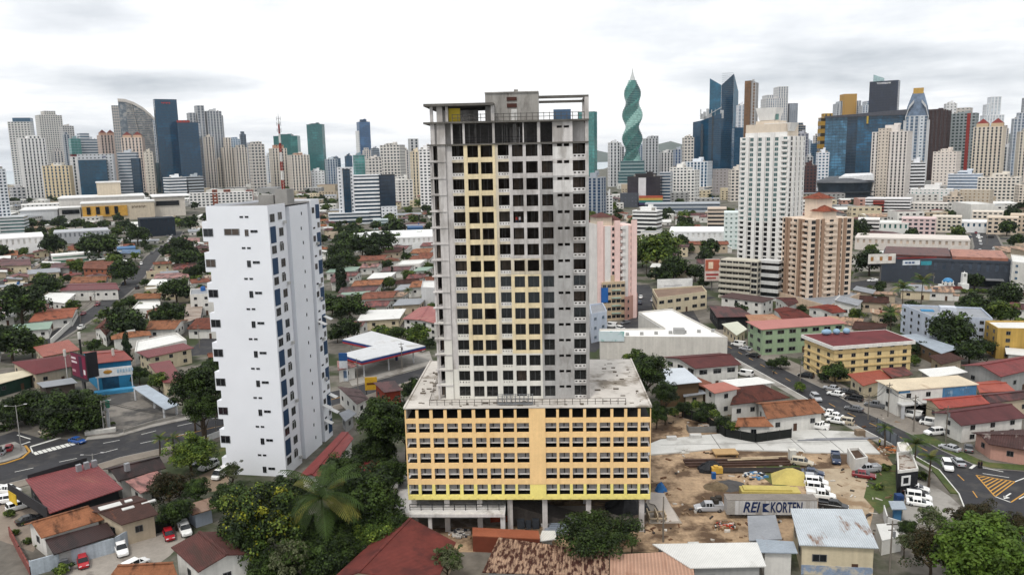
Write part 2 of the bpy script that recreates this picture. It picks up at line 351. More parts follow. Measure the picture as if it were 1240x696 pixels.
# other streets and yards
centre_road([(700, 425), (722, 404), (765, 396), (800, 401)], 6, False, False, .0); centre_road([(765, 396), (776, 376), (783, 360), (775, 345)], 4.5, False, False, .015)
centre_road([(840, 402), (828, 380), (822, 366), (858, 359)], 4.5, False, False, .012)
centre_road([(1176, 350), (1190, 320), (1197, 300), (1192, 286), (1180, 272)], 8, False, True, .0); centre_road([(1060, 283), (1120, 288), (1190, 287), (1290, 294)], 6, False, False, .02)
centre_road([(1000, 352), (1060, 341), (1120, 338), (1180, 343)], 6, False, False, .02)
sheet('yard', [(103, 478), (150, 464), (200, 466), (222, 507), (181, 516), (145, 526), (112, 531), (100, 515)], .02, mat((140, 134, 126), .95, .2, .1, c2=(92, 90, 88), cov=.5, sc2=.11))
sheet('yard', [(410, 440), (440, 425), (520, 425), (525, 440), (500, 447), (426, 467)], .02, M_CONC)
sheet('yard', [(-40, 596), (14, 590), (50, 610), (58, 640), (40, 668), (-40, 640)], .02, mat((160, 146, 132), .95, .15, .2))
sheet('yard', [(60, 700), (145, 655), (218, 632), (226, 650), (206, 672), (160, 705)], .02, mat((172, 164, 154), .95, .14, .2, c2=(140, 132, 124), cov=.3))
sheet('yard', [(228, 582), (262, 566), (278, 572), (276, 592), (232, 598)], .02, mat((160, 140, 118), .95, .14, .2))
sheet('lawn', [(248, 553), (272, 540), (280, 556), (280, 571), (262, 569)], .03, M_GRASS)
sheet('construction_dirt', [(770, 500), (850, 498), (892, 528), (960, 520), (1044, 522), (1072, 548), (1096, 585), (1062, 600), (1052, 645), (1000, 660), (800, 668), (455, 668), (440, 630), (480, 600), (770, 600)], .02, M_DIRT)
sheet('gravel_yard', [(965, 568), (1045, 566), (1068, 590), (1052, 612), (1054, 640), (985, 618)], .03, mat((190, 172, 146), .95, .14, .25, c2=(160, 134, 104), cov=.4, sc2=.15))
sheet('parking_yard', [(1093, 572), (1128, 586), (1150, 600), (1163, 612), (1138, 640), (1092, 628), (1095, 600)], .05, M_CONC)
sheet('grass_patch', [(1052, 578), (1085, 560), (1095, 572), (1092, 600), (1065, 622), (1046, 602)], .05, M_GRASS)
sheet('grass_patch', [(915, 563), (968, 562), (975, 582), (940, 590), (920, 575)], .05, M_GRASS)
sl = gp([(780, 541), (800, 533), (850, 528), (906, 523), (960, 520), (1040, 524), (1066, 550), (985, 549), (950, 547), (860, 545), (806, 550), (780, 552)])
mb = MB(); mb.prism([(p.x, p.y) for p in sl], 0, .3); structure('concrete_slab', mb, M_SLAB)
mb = MB()
for a, b in (((860, 526), (873, 545)), ((900, 523), (925, 546)), ((945, 521), (975, 548)), ((990, 522), (1022, 549)), ((800, 540), (1055, 535))):
    mb.face([(v.x, v.y, .305) for v in bar_px(a, b, .18)])
structure('slab_joints', mb, mat((120, 118, 114), .9))
sheet('concrete_apron', [(786, 597), (804, 598), (826, 633), (770, 634), (455, 640), (450, 632), (480, 612), (780, 612)], .04, mat((176, 166, 154), .95, .16, .15, c2=(140, 122, 104), cov=.4))
mb = MB(); sl = gp([(788, 597), (804, 598), (822, 632), (806, 633), (793, 612), (786, 610)]); mb.prism([(p.x, p.y) for p in sl], 0, .25); structure('concrete_slab', mb, mat((200, 190, 180), .9, .1, .3))
# thin sea air: one closed box round everything, the sky outside it
mb = MB(); mb.box(-31000, 31000, -700, 30000, -4, 420); hz = mb.build('haze', []); hz['kind'] = 'stuff'
hm = bpy.data.materials.new('haze'); hm.use_nodes = True; t_ = hm.node_tree; t_.nodes.clear(); o_ = t_.nodes.new('ShaderNodeOutputMaterial'); v_ = t_.nodes.new('ShaderNodeVolumePrincipled')
v_.inputs['Color'].default_value = (.82, .9, 1, 1); v_.inputs['Density'].default_value = 2.4e-5; v_.inputs['Anisotropy'].default_value = .2; t_.links.new(v_.outputs[0], o_.inputs['Volume']); hz.data.materials.append(hm); tag(hz, 'thin pale sea haze over the whole city', 'haze')
#  high-rise towers
def vol(root, cx, cy, wd, dp, z0, z1, style, wmt, gmt, fh=None, bay=None, sp=None, pier=None, cap=True):
    """one block of a tower: a glazed core behind a real frame of floor bands and piers"""
    g = MB(); f = MB(); x0, x1, y0, y1 = cx - wd / 2, cx + wd / 2, cy - dp / 2, cy + dp / 2
    far = max(1.0, CLOSE(root) / 800.0); fh = fh or 3.3 * min(2.0, far * (1.3 if style == 'curtain' else .95)); bay = bay or 3.7 * min(2.0, far)
    dsp, dpi = dict(grid=(.45, .42), band=(.48, 0), strip=(.2, .56), curtain=(.13, .05), solid=(.6, .62), rib=(.14, .4))[style]
    sp = dsp if sp is None else sp; pier = dpi if pier is None else pier
    ins = .12 if style == 'curtain' else .45
    g.box(x0 + ins, x1 - ins, y0 + ins, y1 - ins, z0, z1 - .2)
    n = max(1, int(round((z1 - z0) / fh))); h = (z1 - z0) / n
    back = .12 if style in ('strip', 'rib') else 0
    for i in range(n):
        f.box(x0 + back, x1 - back, y0 + back, y1 - back, z0 + i * h - .001, z0 + i * h + sp * h)
    if cap: f.box(x0 - .1, x1 + .1, y0 - .1, y1 + .1, z1 - .6, z1 + .5)
    if pier > 0:
        d = .03 if back == 0 else 0
        for ax, (a0, a1) in ((0, (x0, x1)), (1, (y0, y1))):
            nb = max(1, int(round((a1 - a0) / bay))); bw = (a1 - a0) / nb; pw = max(.12, bw * pier)
            for k in range(nb + 1):
                c = a0 + k * bw; p0 = max(a0 + d, c - pw / 2); p1 = min(a1 - d, c + pw / 2)
                if ax == 0:
                    f.box(p0, p1, y0 + d, y0 + ins + .1, z0, z1 - .6); f.box(p0, p1, y1 - ins - .1, y1 - d, z0, z1 - .6)
                else:
                    f.box(x0 + d + .01, x0 + ins + .1, p0 + .01, p1 - .01, z0, z1 - .6); f.box(x1 - ins - .1, x1 - d - .01, p0 + .01, p1 - .01, z0, z1 - .6)
    g.build('glazing', gmt, root); return f.build('wall', wmt, root)
def CLOSE(root): return root.location.y
def base_of(px, yb, Y=None):
    Y = Y or G(px, yb).y; p = at(px, yb * .4 + 130 * .6, Y); return Vector((p.x, Y, 0))
SKY_G = 'towers of the distant skyline'
def tower(label, x0, x1, yt, yb, style, wc, gm=None, k=.7, yaw=18, extra=(), pent=None, group=SKY_G, cat='tower', **kw):
    """x0..x1, yt: outline in the photo; yb: where its foot meets the ground"""
    c = (x0 + x1) / 2; b = G(c, yb); Y = b.y; b.x = at(c, yt * .65 + yb * .35, Y).x; az = math.atan2(b.x, b.y); s = mpp((b.x, b.y, 30))
    W = (x1 - x0) * s; a = R(yaw); wd = W / (abs(math.cos(a)) + k * abs(math.sin(a))); dp = wd * k
    H = at(c, yt, Y).z
    root = thing('tower', label, cat, (b.x, b.y, 0), a - az, group, zc=H * .6); OCC.append((b.x, b.y, max(wd, dp) * .6))
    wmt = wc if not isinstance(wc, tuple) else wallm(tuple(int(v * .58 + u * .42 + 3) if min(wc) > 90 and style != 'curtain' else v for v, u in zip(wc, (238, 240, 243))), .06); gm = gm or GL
    vol(root, 0, 0, wd, dp, 0, H, style, wmt, gm, **kw)
    for i, ex in enumerate(extra):      # further blocks of the same building: x0, x1, ytop, style, wall colour, glass, depth shift
        ex = list(ex) + [None] * (7 - len(ex)); s2 = ex[3] or style
        w2 = (ex[1] - ex[0]) * s / (abs(math.cos(a)) + .8 * abs(math.sin(a))); h2 = at((ex[0] + ex[1]) / 2, ex[2], Y).z
        xx = ((ex[0] + ex[1]) / 2 - c) * s; m2 = wallm(ex[4], .12) if ex[4] else wmt
        vol(root, xx, (ex[6] or 0) * s + .37 * (i + 1), w2, dp * .9 - i * .31, 0, h2, s2, m2, ex[5] or gm, **kw)
    if pent is None: pent = (.35, 5)
    if pent:
        m = MB(); m.box(-wd * pent[0] / 2, wd * pent[0] / 2, -dp * .25, dp * .3, H + .5, H + pent[1]); m.box(wd * .05, wd * .22, -dp * .1, dp * .1, H + pent[1], H + pent[1] + 2.2)
        m.build('penthouse', wmt, root)
        q = MB()
        for sx in (-1, 1): q.box(sx * wd * .3 - 1.2, sx * wd * .3 + 1.2, -dp * .3, -dp * .3 + 2.4, H + .5, H + 2.6)
        q.build('roof_plant', M_CONC, root)
    return root, wd, dp, H, s, Y
WH = (226, 224, 220); BE = (206, 192, 172); GR = (150, 152, 156); PB = (196, 178, 160)
T = tower
# far left cluster
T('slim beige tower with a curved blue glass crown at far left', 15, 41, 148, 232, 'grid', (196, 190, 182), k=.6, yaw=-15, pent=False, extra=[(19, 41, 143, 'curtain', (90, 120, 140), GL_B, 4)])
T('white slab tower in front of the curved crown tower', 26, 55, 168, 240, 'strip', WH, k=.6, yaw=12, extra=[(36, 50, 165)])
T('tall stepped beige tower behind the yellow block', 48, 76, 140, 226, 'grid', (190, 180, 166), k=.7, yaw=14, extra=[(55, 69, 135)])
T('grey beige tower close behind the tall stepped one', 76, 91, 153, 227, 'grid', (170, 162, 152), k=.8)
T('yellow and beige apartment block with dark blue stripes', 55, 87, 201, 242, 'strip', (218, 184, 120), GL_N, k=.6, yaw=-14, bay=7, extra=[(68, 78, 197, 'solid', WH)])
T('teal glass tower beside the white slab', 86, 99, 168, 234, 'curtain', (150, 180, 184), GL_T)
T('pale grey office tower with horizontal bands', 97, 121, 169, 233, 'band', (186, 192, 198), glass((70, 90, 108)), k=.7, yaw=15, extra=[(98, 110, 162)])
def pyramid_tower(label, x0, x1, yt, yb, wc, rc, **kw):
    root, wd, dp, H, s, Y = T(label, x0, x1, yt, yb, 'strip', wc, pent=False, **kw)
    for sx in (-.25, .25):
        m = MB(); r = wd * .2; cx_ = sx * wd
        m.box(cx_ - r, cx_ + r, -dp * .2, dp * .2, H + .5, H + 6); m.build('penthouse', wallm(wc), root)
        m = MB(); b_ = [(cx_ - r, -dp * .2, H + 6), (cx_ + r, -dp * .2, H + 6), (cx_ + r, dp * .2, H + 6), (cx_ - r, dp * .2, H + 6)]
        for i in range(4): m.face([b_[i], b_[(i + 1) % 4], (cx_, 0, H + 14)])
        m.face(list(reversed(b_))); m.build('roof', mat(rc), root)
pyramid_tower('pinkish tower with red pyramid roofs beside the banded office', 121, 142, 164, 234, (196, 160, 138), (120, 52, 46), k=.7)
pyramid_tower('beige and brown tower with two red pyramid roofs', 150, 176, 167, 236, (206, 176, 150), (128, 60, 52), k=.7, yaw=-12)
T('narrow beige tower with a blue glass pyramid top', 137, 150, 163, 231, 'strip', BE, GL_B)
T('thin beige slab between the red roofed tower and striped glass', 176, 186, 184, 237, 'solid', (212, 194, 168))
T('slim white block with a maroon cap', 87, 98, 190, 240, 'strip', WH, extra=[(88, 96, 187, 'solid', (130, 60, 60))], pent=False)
# big sail shaped hotel
def sail():
    Y = G(170, 234).y; b = base_of(170, 234, Y); s = mpp((b.x, Y, 60)); az = math.atan2(b.x, Y)
    root = thing('sail_tower', 'huge sail shaped hotel tower with a curved white rib', 'tower', (b.x, Y, 0), -az, SKY_G, zc=150)
    def X(px): return (px - 170) * s
    def Z(py): return at(170, py, Y).z
    vol(root, X(154), 6, X(166) - X(143), 24, 0, Z(128), 'grid', wallm((196, 190, 184)), glass((92, 108, 120)), bay=4.5, cap=False)
    pr = [(150, 121), (158, 121.5), (167, 125), (176, 131), (184, 139), (190, 147)]
    m = MB(); g = MB()
    for a, c in zip(pr, pr[1:]):       # the back of the sail climbs as a curve
        m.prism([(X(a[0]), -9), (X(c[0]), -9), (X(c[0]), 19), (X(a[0]), 19)], [Z(a[1]) - 5, Z(c[1]) - 5, Z(c[1]) - 5, Z(a[1]) - 5], [Z(a[1]) + 2, Z(c[1]) + 2, Z(c[1]) + 2, Z(a[1]) + 2])
        g.prism([(X(a[0]) + .2, -7), (X(c[0]), -7), (X(c[0]), 17), (X(a[0]) + .2, 17)], [0] * 4, [Z(a[1]) - 5.1, Z(c[1]) - 5.1, Z(c[1]) - 5.1, Z(a[1]) - 5.1])
    ribp = [(164, 126), (167, 150), (172, 180), (178, 215), (180, 235)]
    for a, c in zip(ribp, ribp[1:]): m.bar((X(a[0]), -8.5, Z(a[1])), (X(c[0]), -8.5, max(0, Z(c[1]))), 5, 4)
    m.build('curved_rib', wallm((214, 208, 200)), root); g.build('glazing', mat((120, 134, 146), .3, .3, .12, c2=(176, 176, 174), cov=.4, sc2=.12), root)
    f = MB()
    for i in range(62):
        z = i * 4.2
        for a, c in zip(pr[1:], pr[2:]):
            if z < Z((a[1] + c[1]) / 2) - 8: f.box(X(a[0]), X(c[0]) - .05, -7.4, -6.6, z, z + 1.4)
    f.build('floor_bands', wallm((184, 178, 170)), root)
    vol(root, X(191.5), -4, X(197.5) - X(185.5), 20, 0, Z(146), 'rib', wallm((232, 234, 236)), glass((120, 134, 150)), bay=5, pier=.45)
    vol(root, X(191.5), -6.3, X(199) - X(184.2), 22, 0, Z(198), 'curtain', wallm((40, 70, 76)), glass((34, 62, 70)))
sail()
r_ = T('dark blue glass tower, tallest dark slab left of the white tower', 190, 216, 121, 234, 'curtain', (10, 66, 92), glass((4, 60, 88)), k=.55, yaw=8, pent=False)
m = MB(); s = r_[4]
for i in range(6): m.box(-5 * s + i * 1.7 * s, -5 * s + i * 1.7 * s + 1.1 * s, -r_[2] / 2 - .5, -r_[2] / 2 - .1, r_[3] - 4.6 * s - (i % 2) * .5 * s, r_[3] - 3.2 * s)
m.build('sign_letters', mat((196, 40, 44), .5), r_[0])
T('lower dark blue glass block with a red rooftop', 218, 244, 149, 234, 'curtain', (10, 58, 84), glass((4, 52, 78)), k=.6, yaw=-10, pent=False, extra=[(217, 231, 146, 'solid', (190, 62, 50), None, 6)])
T('tall grey residential cluster beside the dark blue block', 250, 270, 135, 230, 'rib', (168, 170, 172), glass((90, 98, 108)), k=.8, yaw=15, extra=[(240, 250, 129), (231, 240, 138), (262, 271, 140)])
T('beige slab with dark windows before the grey cluster', 248, 260, 166, 231, 'strip', PB)
T('short cream tower beside the dark windowed slab', 262, 270, 193, 230, 'strip', (214, 196, 170))
T('cream tower with a pale tower peeking behind it', 269, 284, 179, 230, 'strip', (216, 198, 174), extra=[(273, 281, 167)])
T('beige rounded tower right of the cream tower', 284, 300, 179, 230, 'strip', (204, 188, 166), extra=[(287, 297, 176)])
T('beige grey tower behind the red mast', 302, 321, 175, 233, 'grid', (190, 178, 164), extra=[(305, 318, 172)])
T('low white office block with dark horizontal bands', 199, 225, 215, 240, 'band', (228, 230, 232), GL_N, k=.9, cat='office block')
T('dark banded block beside the white office block', 225, 246, 214, 239, 'band', (150, 160, 168), GL_K, cat='office block')
r_ = T('grey framed office with a large curved dark blue front', 98, 138, 187, 242, 'solid', (176, 180, 186), k=.5, yaw=-8, cat='office block', pent=False, extra=[(99, 132, 194, 'curtain', (10, 64, 86), glass((4, 58, 82)), -6)])
lettering('citi', 5.5, mat((40, 70, 140)), r_[0], (r_[1] * .26, -r_[2] / 2 - .6, r_[3] - 5))
T('grey striped office with a rounded glass edge', 145, 168, 185, 240, 'band', (168, 176, 184), glass((60, 76, 90)), k=.7, yaw=-10, cat='office block', extra=[(160, 170, 192, 'curtain', (60, 80, 96), GL_N, -2)])
T('small grey block by the sea at far left', 13, 30, 227, 243, 'grid', (176, 176, 176), cat='apartment block')
T('white and dark banded tower at the left edge', -14, 8, 205, 286, 'grid', (212, 216, 222), GL_N, k=.8, yaw=20)
# between the white tower and the construction tower
T('wide green glass tower with a flat cap', 333, 364, 165, 222, 'curtain', (60, 104, 100), glass((52, 100, 98)), k=.6, yaw=-12, extra=[(340, 356, 163)])
T('cream twin towers with pink caps, left one', 327, 348, 180, 231, 'strip', (212, 194, 170), extra=[(332, 344, 176, 'solid', (206, 160, 134))])
T('cream twin towers with pink caps, right one', 349, 375, 188, 231, 'strip', (216, 200, 178), extra=[(357, 366, 186, 'solid', (206, 160, 134))])
T('tall green glass tower with a grey side wall', 373, 394, 151, 226, 'curtain', (54, 104, 104), glass((46, 98, 100)), k=.5, yaw=-20, pent=(.5, 3))
T('white podium block at the foot of the tall green tower', 374, 393, 207, 230, 'solid', (220, 220, 220), cat='office block')
T('blue striped glass office right of the green tower', 394, 409, 193, 226, 'rib', (170, 184, 196), glass((56, 80, 108)), k=.8)
T('slender blue tower with a white crown, tallest near the middle', 433, 449, 148, 218, 'curtain', (64, 92, 124), glass((52, 84, 118)), k=.8, extra=[(432, 436, 159, 'solid', WH)], pent=(.5, 9))
T('dark grey tower at the right foot of the slender blue tower', 449, 460, 180, 220, 'band', (110, 120, 132), GL_N)
T('beige apartment tower with wide windows', 461, 491, 176, 230, 'grid', (200, 190, 178), k=.8, yaw=-20, extra=[(470, 480, 174)])
T('small blue glass tower', 418, 427, 189, 226, 'curtain', (70, 100, 124), GL_B)
T('pale teal tower left of the slender blue one', 428, 442, 188, 230, 'curtain', (150, 176, 186), GL_T, extra=[(437, 443, 190, 'solid', WH)])
T('pale beige tower pair', 443, 463, 192, 232, 'grid', (206, 196, 184), extra=[(452, 462, 190)])
r_ = T('white and blue office complex with two dark glass wings', 428, 462, 212, 270, 'band', (226, 228, 232), GL_N, k=.6, yaw=4, cat='office complex', pent=False, fh=3.8,
  extra=[(410, 429, 203, 'solid', (228, 230, 234), None, -1), (416, 425, 205, 'curtain', (30, 44, 60), GL_N, -3), (458, 478, 212, 'curtain', (28, 40, 54), glass((34, 50, 66)), -4), (459, 479, 250, 'solid', (228, 230, 234), None, -6), (396, 446, 257, 'band', (214, 218, 222), GL_N, -8)])
T('cream stacked apartment block beside the blue office complex', 478, 500, 218, 250, 'grid', (222, 216, 206), cat='apartment block', extra=[(480, 490, 214)])
T('slim yellow beige tower close to the construction tower', 497, 511, 184, 240, 'strip', (220, 194, 148), extra=[(499, 512, 168, 'strip', (206, 208, 210), None, 12)])
T('white slab touching the construction tower edge', 508, 526, 181, 256, 'grid', WH, k=.8, yaw=-20)
# right of the construction tower
T('thin green glass tower peeking past the construction tower', 700, 723, 136, 232, 'curtain', (80, 132, 128), glass((64, 120, 118)), yaw=-20, k=.5, pent=False)
T('blue and grey glass block below the thin green tower', 706, 734, 215, 263, 'rib', (120, 130, 144), glass((38, 64, 92)), k=.6, yaw=-25, bay=6)
T('small white tower left of the spiral tower', 736, 751, 173, 226, 'strip', (214, 214, 214))
T('grey tower right of the spiral tower', 778, 797, 168, 223, 'strip', (176, 178, 182), extra=[(785, 797, 165)])
T('white slab pair right of the grey tower', 797, 815, 185, 222, 'strip', (214, 212, 208), extra=[(806, 816, 182)])
T('blue glass tower behind the white apartment block', 815, 828, 181, 222, 'rib', (170, 180, 196), glass((60, 84, 120)))
T('beige tower left of the dark twin peak tower', 826, 840, 167, 224, 'grid', (206, 194, 178), extra=[(829, 838, 165)])
def spiral():
    Y = G(766, 226).y; b = base_of(765.6, 226, Y); s = mpp((b.x, Y, 90)); az = math.atan2(b.x, Y)
    root = thing('spiral_tower', 'teal glass tower twisting like a corkscrew with a pointed spire', 'tower', (b.x, Y, 0), -az, SKY_G, zc=150)
    Z = lambda py: at(765.6, py, Y).z
    vol(root, 0, 2, 33 * s, 26 * s, 0, Z(208), 'band', wallm((150, 170, 172)), glass((48, 84, 90)))
    vol(root, .5, 2.2, 29 * s, 22 * s, Z(208), Z(195), 'band', wallm((150, 170, 172)), glass((48, 84, 90)))
    z0, z1 = Z(197), Z(100); nf = 46; g = [MB(), MB(), MB()]; fl = MB()
    for i in range(nf):
        t = i / (nf - 1); z = z0 + (z1 - z0) * t; h = (z1 - z0) / nf; r = s * (12.4 if t < .72 else 12.4 - 5.2 * ((t - .72) / .28) ** 1.25); r = r * (.86 + .14 * min(1, t * 7)); a0 = R(13.7) * i
        def ring(rr): 
            o = []
            for k in range(16):
                a = 2 * math.pi * k / 16; q = 1 / (abs(math.cos(a)) ** 2.6 + abs(math.sin(a)) ** 2.6) ** (1 / 2.6)
                o.append((rr * (math.cos(a) * math.cos(a0) - .66 * math.sin(a) * math.sin(a0)), rr * (math.cos(a) * math.sin(a0) + .66 * math.sin(a) * math.cos(a0))))
            return o
        rg = ring(r)
        for k in range(16):
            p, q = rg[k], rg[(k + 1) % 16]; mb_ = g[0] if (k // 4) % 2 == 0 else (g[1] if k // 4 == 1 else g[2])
            mb_.face([(p[0], p[1], z), (q[0], q[1], z), (q[0], q[1], z + h), (p[0], p[1], z + h)])
        fl.prism(ring(r * 1.025), z + h - .5, z + h)
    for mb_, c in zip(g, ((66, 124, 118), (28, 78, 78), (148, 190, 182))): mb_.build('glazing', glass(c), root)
    fl.build('floor_bands', mat((120, 164, 156), .4), root)
    m = MB(); m.tube((0, 0, z1), (0, 0, Z(91)), 4.2 * s, 1.7 * s, 8); m.tube((0, 0, Z(92)), (0, 0, Z(82.5)), 1.6 * s, .15 * s, 6); m.build('spire', wallm((206, 210, 210)), root)
    OCC.append((b.x, Y, 45))
spiral()
def twin_peak():
    Y = G(868, 222).y; b = base_of(868, 222, Y); s = mpp((b.x, Y, 90)); az = math.atan2(b.x, Y)
    root = thing('twin_peak_tower', 'dark blue glass tower with two sharp peaks and a notched top', 'tower', (b.x, Y, 0), -az, SKY_G, zc=150)
    X = lambda px: (px - 868) * s
    Z = lambda py: at(868, py, Y).z
    d1 = glass((4, 54, 80)); d2 = glass((16, 78, 104)); d3 = glass((8, 32, 46))
    m = MB(); m.prism([(X(858.5), -6), (X(872), -14), (X(872), 30), (X(859.5), 30)], 0, [Z(95), Z(104), Z(104), Z(95)]); m.build('glazing', d2, root)
    m = MB(); m.prism([(X(872.2), -14), (X(886), -12), (X(886), 30), (X(872.2), 30)], 0, [Z(104), Z(91), Z(91), Z(104)]); m.build('glazing', d1, root)
    m = MB(); m.prism([(X(886.2), -11.8), (X(892), 10), (X(891), 30), (X(886.2), 30)], 0, [Z(91), Z(112), Z(112), Z(91)]); m.build('glazing', d2, root)
    m = MB(); m.prism([(X(839.5), 8), (X(849), -12), (X(858), -20), (X(873), -20), (X(873), 5), (X(845), 20)], 0, [Z(147), Z(146), Z(143), Z(138), Z(138), Z(146)]); m.build('glazing', d1, root)
    m = MB(); m.prism([(X(849.2), -20.6), (X(852), -20.6), (X(852), -19.9), (X(849.2), -11.8)], 0, [Z(150)] * 4); m.prism([(X(862), -20.9), (X(864), -20.9), (X(864), -20.1), (X(862), -20.1)], 0, [Z(141)] * 4); m.build('mullion', d3, root)
    f = MB()
    for i in range(58): f.box(X(872.4), X(885.8), -14.25 , -13.2, i * 4.2, i * 4.2 + .5); f.box(X(858.5), X(872.6), -20.2, -19.2, min(i * 4.2, Z(146)), min(i * 4.2, Z(146)) + .5)
    f.build('floor_bands', mat((46, 80, 100), .4), root)
    m = MB()
    for i in range(26):
        x = X(random.uniform(847, 872)); y = random.uniform(-16, 4); m.box(x, x + random.uniform(2, 8), y, y + 4, Z(144), Z(random.uniform(131, 142)))
    m.bar((X(850), -12, Z(146)), (X(848), -12, Z(130)), 1, 1); m.bar((X(859), -16, Z(139)), (X(873), -16, Z(131)), 2, 1.5); m.build('roof_steelwork', mat((190, 192, 194), .5, .3), root)
    OCC.append((b.x, Y, 60))
twin_peak()
T('dark brown fronted grey tower behind the white residential tower', 901, 917, 101, 226, 'strip', (150, 148, 148), glass((96, 66, 34)), k=.9, yaw=-14, extra=[(903, 911, 99, 'curtain', (110, 78, 44), glass((104, 70, 34)), -5)])
T('slim white rounded tower between twin peaks and brown tower', 891, 902, 128, 225, 'rib', (222, 224, 228), glass((150, 162, 176)))
T('blue glass block at the foot of the slim white tower', 886, 902, 155, 225, 'curtain', (50, 96, 130), GL_B)
T('pale beige tower cluster behind the white residential tower', 921, 952, 120, 214, 'rib', (204, 200, 194), glass((120, 128, 138)), k=.8, extra=[(937, 951, 106), (924, 934, 116), (951, 963, 126, 'rib', (160, 164, 172))], bay=6)
T('grey purple tower right of the white residential tower', 962, 978, 162, 222, 'rib', (150, 150, 162), glass((90, 94, 108)))
T('dark red brick apartment block beside the white residential tower', 969, 988, 201, 240, 'grid', (104, 72, 68), cat='apartment block')
T('pale blue slab far behind', 982, 992, 174, 212, 'curtain', (120, 150, 178), GL_B, pent=False)
T('gold and black tower left of the big blue glass block', 990, 1006, 143, 225, 'band', (196, 154, 60), glass((60, 50, 30)), k=.8, fh=14, sp=.55, extra=[(994, 1006, 138, 'solid', (200, 160, 66))])
T('grey tower with a gold roof frame behind the blue block', 1012, 1040, 123, 205, 'strip', (170, 174, 180), GL_N, extra=[(1015, 1033, 115, 'solid', (204, 156, 60), None, -5), (1010, 1017, 126)], bay=8)
T('silver tower with slanted pointed facets', 1039, 1068, 128, 205, 'rib', (186, 192, 200), glass((90, 104, 122)), extra=[(1045, 1053, 123), (1058, 1066, 121)], bay=9)
r_ = T('dark navy tower with a white rooftop name and a glass fin', 1053, 1086, 99, 212, 'curtain', (30, 38, 58), glass((24, 32, 50)), k=.5, yaw=-8, pent=False)
lettering('TOWERBANK', 5.6, mat((235, 235, 238)), r_[0], (0, -r_[2] / 2 - .9, r_[3] - 5.5), ext=.3)
m = MB(); s = r_[4]; m.prism([(-13 * s, 0), (-1 * s, 0), (-1 * s, 3), (-13 * s, 3)], r_[3], [r_[3] + 9 * s, r_[3] + 4 * s, r_[3] + 4 * s, r_[3] + 9 * s]); m.build('glass_fin', glass((150, 176, 178)), r_[0])
def gold_cap():
    root, wd, dp, H, s, Y = T('grey pointed tower topped by a gold cube', 1096, 1121, 141, 226, 'rib', (176, 182, 190), glass((72, 92, 112)), k=.8, yaw=0, pent=False, bay=7)
    Z = lambda py: at(1108, py, Y).z
    m = MB(); sec = [(25, 141), (22, 130), (15, 118), (12, 113)]
    for (a, ya), (c, yc) in zip(sec, sec[1:]):
        q = lambda w_, y_: [(-w_ * s / 2, -w_ * s / 2 * .8, Z(y_)), (w_ * s / 2, -w_ * s / 2 * .8, Z(y_)), (w_ * s / 2, w_ * s / 2 * .8, Z(y_)), (-w_ * s / 2, w_ * s / 2 * .8, Z(y_))]
        m.loft([q(a, ya), q(c, yc)])
    m.build('crown', glass((88, 104, 124)), root)
    m = MB(); m.box(-5.5 * s, 5.5 * s, -5 * s, 5 * s, Z(114), Z(107)); m.build('gold_cube', mat((206, 164, 74), .5), root)
    m = MB()
    for sx in (-1, 1):
        for a, c in (((12.4, 226), (12.4, 146)), ((12.4, 146), (9, 132)), ((9, 132), (4, 125))):
            m.bar((sx * a[0] * s, -10.6 * s, max(0, Z(a[1]))), (sx * c[0] * s, -10.6 * s, Z(c[1])), 3.2 * s, 5)
    m.build('curved_rib', wallm((206, 208, 210)), root)
gold_cap()
def blue_block():
    Y = G(1056, 226).y; b = base_of(1056, 226, Y); s = mpp((b.x, Y, 60)); az = math.atan2(b.x, Y)
    root = thing('glass_block', 'huge faceted blue glass office block with a dark overhanging roof', 'office block', (b.x, Y, 0), -az, SKY_G, zc=70)
    X = lambda px: (px - 1056) * s
    Z = lambda py: at(1056, py, Y).z
    pl = [(1003, -5), (1028, -22), (1039, -14), (1075, -26), (1104, -20), (1112, 0), (1106, 30), (1008, 30)]
    P = [(X(a), c * s * .5) for a, c in pl]; H = Z(141)
    cols = [(58, 96, 120), (14, 40, 58), (28, 70, 96), (24, 62, 86), (18, 46, 64), (24, 54, 78), (24, 54, 78), (60, 98, 126)]  # facet tints; the left one is paler, its reflection put into the colour
    for i in range(8):
        m = MB(); p, q = P[i], P[(i + 1) % 8]; cn = (X(1056), 0); m.face([(p[0], p[1], 0), (q[0], q[1], 0), (q[0], q[1], H), (p[0], p[1], H)]); 
        m.build('glazing', mat(cols[i], .14, .35, .12, c2=tuple(min(255, int(v * 1.4)) for v in cols[i]), cov=.36, sc2=.05, spec=.5), root)
    f = MB()
    for k in range(24):
        z = k * H / 24
        f.prism([(p[0] * 1.004, p[1] * 1.004) for p in P], z, z + .7)
    for i in range(5):
        p, q = Vector(P[i]), Vector(P[i + 1]); n = int((q - p).length / 6)
        for k in range(n):
            c = p.lerp(q, k / n) * 1.003; f.box(c.x - .18, c.x + .18, c.y - .2, c.y + .2, 0, H)
    f.build('mullions', mat((28, 56, 78), .4), root)
    m = MB(); m.prism([(p[0] * 1.03, p[1] * 1.06 - 3) for p in P], [H] * 8, [H + 3, H + 4, H + 5, H + 8, H + 10, H + 11, H + 11, H + 4]); m.build('roof', mat((92, 94, 104), .6), root)
    m = MB(); m.box(X(1049), X(1051), P[2][1] - 7, P[2][1] - 2, Z(150), H); m.build('yellow_panel', mat((200, 170, 60)), root)
    vol(root, X(1107.5), P[4][1] - 3, 5 * s, 10 * s, 0, Z(144), 'solid', wallm((214, 220, 226)), GL_B)
    OCC.append((b.x, Y, 110))
blue_block()
